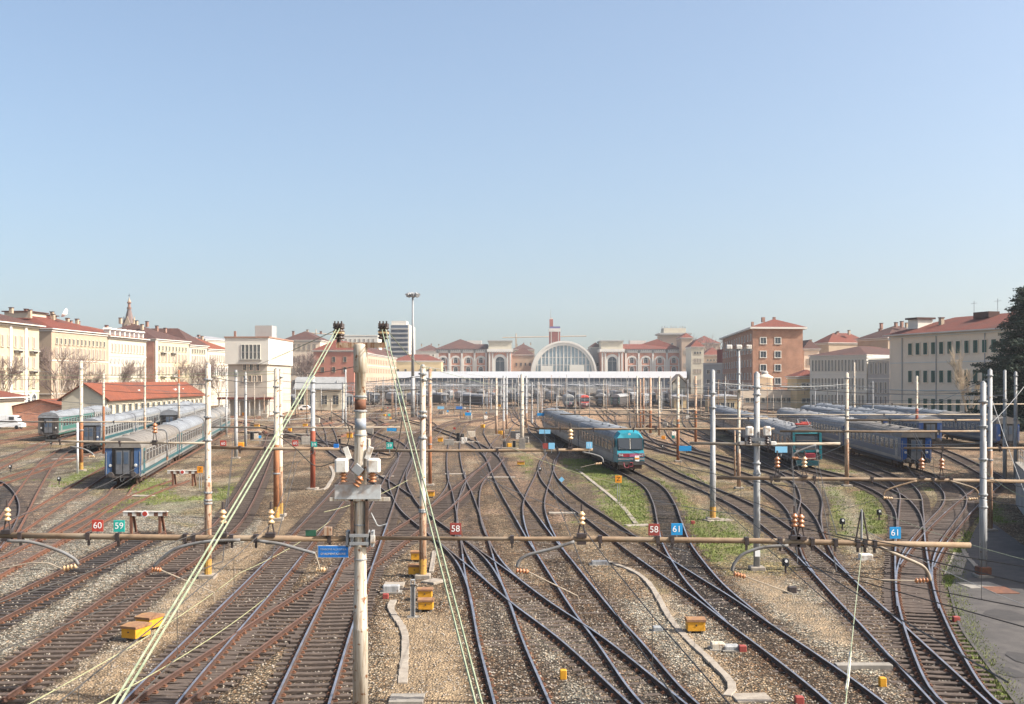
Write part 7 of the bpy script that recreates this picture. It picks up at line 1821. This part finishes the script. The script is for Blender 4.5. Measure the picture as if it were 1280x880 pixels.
for z in (7.2, 11.4, 15.6, 19.9):
    for k, x in enumerate((3.2, 7.9)):
        if z == 7.2 and k == 0: continue
        child("window", w_brk, t, (x + .2, -.01, z))
sa = math.atan2(Sh, Db)
for z in (4.5, 8.7, 12.9, 17.1, 21.0):
    for k in range(12): 
        u = (k + .5) / 12; child("window", w_brk, t, (Sh * u - .02, Db * u, z), R(-90) - sa)
c = MB(); c.box((Lb * .5, 14, Hb + 3.1), (1.0, 1.0, 1.6)); c.box((Lb * .62, 9, Hb + 3.1), (.8, .8, 1.2)); c.box((.6, 2, Hb + .9), (.7, .7, 1.8)); c.build("chimney", M['brick_dark'], t)
# round tank
t = thing("round_tank", "round concrete tank with a small cap in front of the brick building", "tank", (W(956,473,335).x, 335, 0))
MB().lathe([(2.3, 0), (2.3, 9.0), (2.5, 9.1), (2.5, 9.4), (.9, 10.3)], n=28).build("drum", M['beige'], t, True); MB().lathe([(1.0, 9.9), (1.0, 10.9), (.6, 11.2)], n=16).build("cap", M['stone'], t, True)
# low terrace wall under the brick building
building("low_annex", "low pale annex along the foot of the brick building", (W(925,473,325).x, 325), (W(995,473,325).x, 325), 10, 5.6, 'beige', None, 0, rows=((2, w_small, "window"),), ncol=9, cornice=False)
building("yellow_cottage", "small yellow cottage with a red roof between the brick building and the white office block", (W(996,473,318).x, 318), (W(1030,473,318).x, 318), 11, 9.5, 'yellow_wall', 'roof_red', 1.9, rows=((2.0, w_small, "window"), (6.4, w_small, "window")), ncol=4)
building("town_house", "beige house with brown roof peeping right of the brick building", (W(1005,473,420).x, 420), (W(1024,473,420).x, 420), 18, 20, 'beige', 'roof_brown', 3.5, rows=((9, w_pal, "window"), (14, w_pal, "window")), ncol=4, chimneys=2)
building("town_house", "tan house with red-brown gables behind the white office block's left end", (W(1018,473,450).x, 450), (W(1036,473,440).x, 440), 18, 23, 'tan', 'roof_red', 4, rows=((14, w_pal, "window"),), ncol=4, chimneys=3)
building("town_house", "brown-roofed house rising behind the white office block", (W(1072,473,360).x, 360), (W(1110,473,345).x, 345), 18, 21.5, 'tan', 'roof_brown', 4, rows=((17, w_small, "window"),), ncol=6, chimneys=5)
# white office block with fins
w_fin = opening("fin_window", .55, 3.0, 'off_white', 'glass', None, False, .12)
w_fin2 = opening("bay_window", .8, 2.8, 'off_white', 'glass', None, False, .1)
t, L = building("office_block", "long pale office block with rows of narrow vertical windows and a brown roof", (83.0, 312), (94.0, 297), 26, 15.2, 'off_white', 'roof_brown', 2.6, rows=((1.5, w_fin, "window"), (6.0, w_fin, "window"), (11.0, w_fin, "window")), ncol=16, margin=.5, courses=(5.0, 10.0, 14.5), ov=.4)
t, L = building("office_annex", "shaded annex with slanted awnings right of the pale office block", (94.3, 296.5), (99.2, 283), 18, 14.0, 'stone', None, 0, rows=((1.5, w_fin2, "window"), (5.2, w_fin2, "window"), (10.2, w_fin2, "window")), ncol=7, margin=.4, courses=(9.0,))
aw = MB()
for k in range(9): aw.box((L * (k + .5) / 9, .6, 14.6), (L / 9 - .15, 2.6, .12), 0, rx=.35)
aw.build("awning", M['trim_white'], t)
building("stair_tower", "narrow beige stair tower between the office annex and the big cream building", (84.6, 251), (84.0, 246), 9, 18.2, 'beige', None, 0, rows=((6, w_fin, "window"), (11, w_fin, "window")), ncol=2)
# big cream building on the right
w_shu = opening("shuttered_window", 1.25, 2.35, 'beige', 'glass', 'shutter_green')
w_blk = opening("blank_window", 1.0, 2.3, 'off_white', 'beige')
t, L = building("cream_building", "big beige building with green shutters and red roof on the right", (79.8, 236), (92.5, 188), 18, 18.0, 'beige', 'roof_red', 3.4, rows=((2.6, w_shu, "window"), (8.2, w_shu, "window"), (13.8, w_shu, "window")), ncol=19, margin=.6, courses=(6.6, 12.2), chimneys=3, left_rows=((2.6, w_blk, "window"), (8.2, w_blk, "window"), (13.8, w_blk, "window")), left_n=3, ov=1.2, skip=lambda i, z: i in (0, 1))
for x in (4.2, 15.5, 30.0): MB().tube([(x, -.12, .2), (x, -.12, 17.4)], .09, 6).build("downpipe", M['galv_dark'], t)
MB().box((4.5, 4.0, 20.0), (3.4, 3.5, 2.4)).build("dormer", M['off_white'], t); MB().box((4.5, 4.0, 21.4), (4.2, 4.4, .35)).build("dormer_roof", M['roof_brown'], t)
MB().box((21, 7.2, 21.3), (4.5, 2.5, 1.2)).build("roof_hatch", M['roof_brown'], t)
ab = MB()
for x in (15, 22): ab.tube([(x, 9, 21), (x, 9, 24.5)], .05, 5); ab.tube([(x - 1, 9, 24), (x + 1, 9, 24)], .03, 4)
ab.build("aerial", M['galv_dark'], t)

# skyline fillers: far roofs between the things named above
far_specs = [(372,392,600,'beige','roof_brown',29,"far beige house with brown roof left of the salmon palazzo's ridge"), (455,492,820,'tan','roof_brown',33,"far tan house behind the long ochre building"), (520,552,860,'off_white','roof_brown',36,"far pale houses between the tower block and the left station wing"),
             (640,668,900,'tan','roof_brown',38,"far brown-roofed houses behind the left station pavilion"), (734,756,930,'beige','roof_brown',38,"far beige houses behind the right shoulder of the arch"), (880,905,720,'tan','roof_red',30,"far red roofs left of the brick building"), (1040,1075,520,'tan','roof_brown',27,"far tan houses above the office block"), (1085,1125,480,'pale_cream','roof_red',27,"far pale houses above the stair tower")]
for (a, b_, yv, wl_, rf_, H, lab) in far_specs:
    building("town_house", lab, (W(a,473,yv).x, yv), (W(b_,473,yv).x, yv), 20, H - 6, wl_, rf_, 5, rows=((H - 10, w_small, "window"),), ncol=5, chimneys=3)
# tower cranes
def crane(label, px_, ytop, yv, j0, j1, ytips):
    x = W(px_, 473, yv).x; H = CAM_H + (473 - ytop) * yv / FPX; s = yv / FPX; t = thing("tower_crane", label, "crane", (x, yv, 0))
    MB().box((0, 0, H / 2), (1.6, 1.6, H)).build("mast", M['tan'], t); jb = MB(); jb.tube([((j0 - px_) * s, 0, H + (ytop - ytips[0]) * s), ((j1 - px_) * s, 0, H + (ytop - ytips[1]) * s)], .5, 4); jb.build("jib", M['tan'], t)
    MB().tube([(0, 0, H), (0, 0, H + 6)], .5, 4).build("apex", M['tan'], t)
crane("faint ochre crane with a long jib above the salmon palazzo", 395, 419, 1150, 383, 480, (416, 422))
crane("faint ochre crane whose jib reaches over the left station pavilion", 645, 424, 1150, 628, 733, (422, 420))

# ------------------------------------------------------------------ trees
def bare_tree_mesh(seed, H=12.0, spread=.5, dens=3, twig='twig', up=.35):
    rr = random.Random(seed); tr, cr = MB(), MB()
    def grow(p, d, ln, r, lv):
        q = p + d * ln; mid = p + d * ln * .5 + Vector((rr.uniform(-.07, .07), rr.uniform(-.07, .07), 0)) * ln
        (tr if lv < 2 else cr).tube([p, mid, q], [r, r * .8, r * .6], 6 if lv < 2 else 3, cap=False)
        if lv >= 5: return
        k = (4, 4, 4, 4, dens)[lv]
        for i in range(k):
            a = rr.uniform(0, 2 * math.pi); s = rr.uniform(.5, 1.1) * spread * (1.0 if lv else 1.1)
            nd = (d + Vector((math.cos(a) * s, math.sin(a) * s, rr.uniform(-.12, up)))).normalized()
            grow(q if i < 2 else p + d * ln * rr.uniform(.4, .95), nd, ln * rr.uniform(.55, .82), max(r * .5, .016), lv + 1)
    grow(Vector((0, 0, 0)), Vector((rr.uniform(-.05, .05), 0, 1)), H * .24, H * .015, 0)
    return tr.mesh("trunk", M['bark'], True), cr.mesh("twigs", M[twig])
BT = [bare_tree_mesh(s, 18.0, .72, 7) for s in (1, 4, 9)]
def bare_tree(label, x, y, s=1.0, k=0, group=None, meshes=None):
    t = thing("bare_tree", label, "tree", (x, y, 0), k * 1.3, group); tm_, cm = (meshes or BT)[k % len(meshes or BT)]
    child("trunk", tm_, t); child("crown", cm, t); t.scale = (s, s, s)
for (px_, yv, s, k, lab) in ((2, 224, 1.15, 0, "bare winter tree at the left edge before the cream arcade palazzo"), (20, 240, .9, 1, "small bare tree right of the one at the left edge"), (72, 250, 1.35, 1, "big bare tree before the gap between the two left palazzi"), (96, 268, 1.15, 2, "bare tree just right of the big bare one on the left street"), (112, 262, .95, 0, "smaller bare tree before the long tan palazzo"),
                             (148, 300, 1.12, 0, "bare tree before the left end of the white-trimmed palazzo"), (160, 305, 1.1, 2, "bare tree before the middle of the white-trimmed palazzo"), (172, 310, 1.12, 1, "bare tree before the right end of the white-trimmed palazzo"),
                             (224, 345, 1.2, 2, "bare tree before the cream palazzo with the brick-red end"), (236, 352, 1.25, 1, "bare tree above the right end of the red-tiled shed"), (248, 350, 1.2, 0, "bare tree between the shed roof and the orange-roofed palazzo"), (262, 362, 1.25, 2, "bare tree before the orange-roofed palazzo"), (274, 366, 1.2, 1, "bare tree touching the control building's left edge"),
                             (378, 420, 1.6, 0, "bare tree between the control building and the salmon palazzo"), (384, 430, 1.5, 2, "bare tree close against the salmon palazzo's left corner")):
    bare_tree(lab, (px_ - 640) * yv / FPX, yv, s, k)
BT2 = [bare_tree_mesh(21, 18, .36, 5, 'twig_pale', .6)]
bare_tree("pale bare tree with upright twigs before the cream building", W(1208, 473, 172).x, 172, 1.0, 0, None, BT2)
bare_tree("faint bare tree above the roofs left of the brick building", W(886, 473, 800).x, 800, 3.2, 1)

def cedar_mesh(seed, H=22.0, Rm=8.5):
    rr = random.Random(seed); tr, cr = MB(), MB()
    tr.tube([(0, 0, 0), (.1, .05, H * .5), (0, 0, H * .97)], [.55, .32, .05], 9)
    z = 2.2
    while z < H * .97:
        u = z / H; Rl = Rm * (1 - u) ** .72 * (1.0 if u > .18 else .8) + .5
        nb = 7 if u < .75 else 5
        a0 = rr.uniform(0, 6.28)
        for k in range(nb):
            a = a0 + 2 * math.pi * k / nb + rr.uniform(-.3, .3); Lb_ = Rl * rr.uniform(.6, 1.12)
            p0 = Vector((0, 0, z)); p1 = Vector((math.cos(a) * Lb_, math.sin(a) * Lb_, z + Lb_ * rr.uniform(-.02, .16)))
            tr.tube([p0, p0.lerp(p1, .5) + Vector((0, 0, .25)), p1], [.13 * (1 - u) + .03, .07 * (1 - u) + .02, .015], 5, cap=False)
            n_ = int(Lb_ * 26)
            for i in range(n_):
                f_ = rr.uniform(.18, 1.04); c = p0.lerp(p1, f_) + Vector((0, 0, .25 * (1 - abs(f_ - .5) * 2)))
                sp = .9 * (1.15 - f_) * min(1.5, Lb_ / 4) + .22
                c += Vector((rr.gauss(0, sp), rr.gauss(0, sp), rr.gauss(-.05, .12)))
                for j in range(3):
                    d1 = Vector((rr.gauss(0, 1), rr.gauss(0, 1), rr.gauss(0, .35))).normalized() * rr.uniform(.2, .46); d2 = Vector((rr.gauss(0, 1), rr.gauss(0, 1), rr.gauss(0, .9))).normalized() * rr.uniform(.10, .2)
                    e = c + Vector((rr.gauss(0, .12), rr.gauss(0, .12), rr.gauss(0, .08))); cr.face([e - d1 * .5 - d2, e + d1 * .5, e - d1 * .3 + d2])
        z += rr.uniform(.45, .75) * (1.15 - .4 * u)
    return tr.mesh("trunk", M['bark'], True), cr.mesh("crown", M['needles'])
CD = cedar_mesh(3)
def cedar(label, x, y, s=1.0, rz=0.0, group=None):
    t = thing("cedar_tree", label, "tree", (x, y, 0), rz, group); child("trunk", CD[0], t); child("crown", CD[1], t); t.scale = (s, s, s)
cedar("dark cedar tree at the right edge in front of the cream building", W(1287, 473, 150).x, 150, 1.0)
# depot hall and cedars just beyond the right edge, behind the wall: they throw the shade over road and tracks
building("depot_hall", "long flat-roofed depot hall behind the retaining wall, beyond the right edge", (43.5, 83), (26.6, 47.5), 11, 7.2, 'beige', None, 0, rows=((3.2, w_tb, "window"),), ncol=9)
for k, (x, y, s) in enumerate(((49.5, 91, .95), (55.5, 99, .9))):
    cedar("dark cedar beyond the retaining wall, just outside the right edge", x, y, s, 1.0 + k, "cedars beyond the retaining wall")

# ------------------------------------------------------------------ ground cover: grass tufts and loose ballast stones
rq = np.random.RandomState(4)
gmf = gm.copy(); sel = np.argwhere((gmf > .35) & (GY < 130) & (GY > 26))
gb = MB()
wts = gmf[sel[:, 0], sel[:, 1]] ** 1.5 * (GY[sel[:, 0], sel[:, 1]] ** .6); wts /= wts.sum()
for i in rq.choice(len(sel), 26000, p=wts):
    a, b_ = sel[i]; x = GX[a, b_] + rq.uniform(-.2, .2); y = GY[a, b_] + rq.uniform(-.25, .25); z = hgt[a, b_]
    for k in range(2):
        an = rq.uniform(0, 6.28); w = rq.uniform(.015, .038); h = rq.uniform(.04, .12); dx, dy = math.cos(an) * w, math.sin(an) * w; lx, ly = rq.uniform(-.08, .08, 2)
        gb.face([(x - dx, y - dy, z - .01), (x + dx, y + dy, z - .01), (x + lx, y + ly, z + h)])
tag(gb.build("grass", M['grass']), kind='stuff')
sb = MB()
okm = (np.abs(GX / GY) < .5) & (GY > 27) & (GY < 62) & (gm < .2) & ~road_area
sel = np.argwhere(okm); wts = 1.0 / GY[sel[:, 0], sel[:, 1]] ** 0; wts /= wts.sum()
for i in rq.choice(len(sel), 16000, p=wts):
    a, b_ = sel[i]; x = GX[a, b_] + rq.uniform(-.2, .2); y = GY[a, b_] + rq.uniform(-.2, .2); z = hgt[a, b_]; s = rq.uniform(.025, .06)
    v = [(x + s * rq.uniform(.6, 1.2) * c0, y + s * rq.uniform(.6, 1.2) * c1, z + s * (.2 + .7 * c2)) for c0, c1, c2 in ((1, 0, 0), (0, 1, 0), (-1, 0, 0), (0, -1, 0), (0, 0, 1))]
    for q_ in ((0, 1, 4), (1, 2, 4), (2, 3, 4), (3, 0, 4)): sb.face([v[j] for j in q_])
tag(sb.build("ballast_stones", M['stone_chip']), kind='stuff')

# ------------------------------------------------------------------ haze
HAZE = 0.00012
hz = MB(); hz.box((0, 660, 49), (3000, 1500, 100))
hm = bpy.data.materials.new("haze"); hm.use_nodes = True
hn = hm.node_tree.nodes; hn.remove(hn["Principled BSDF"])
pv = hn.new("ShaderNodeVolumePrincipled"); pv.inputs["Color"].default_value = (.86, .90, .96, 1); pv.inputs["Density"].default_value = HAZE; pv.inputs["Anisotropy"].default_value = .2
hm.node_tree.links.new(pv.outputs[0], hn["Material Output"].inputs["Volume"])
if HAZE > 0: tag(hz.build("haze", hm), kind='stuff')
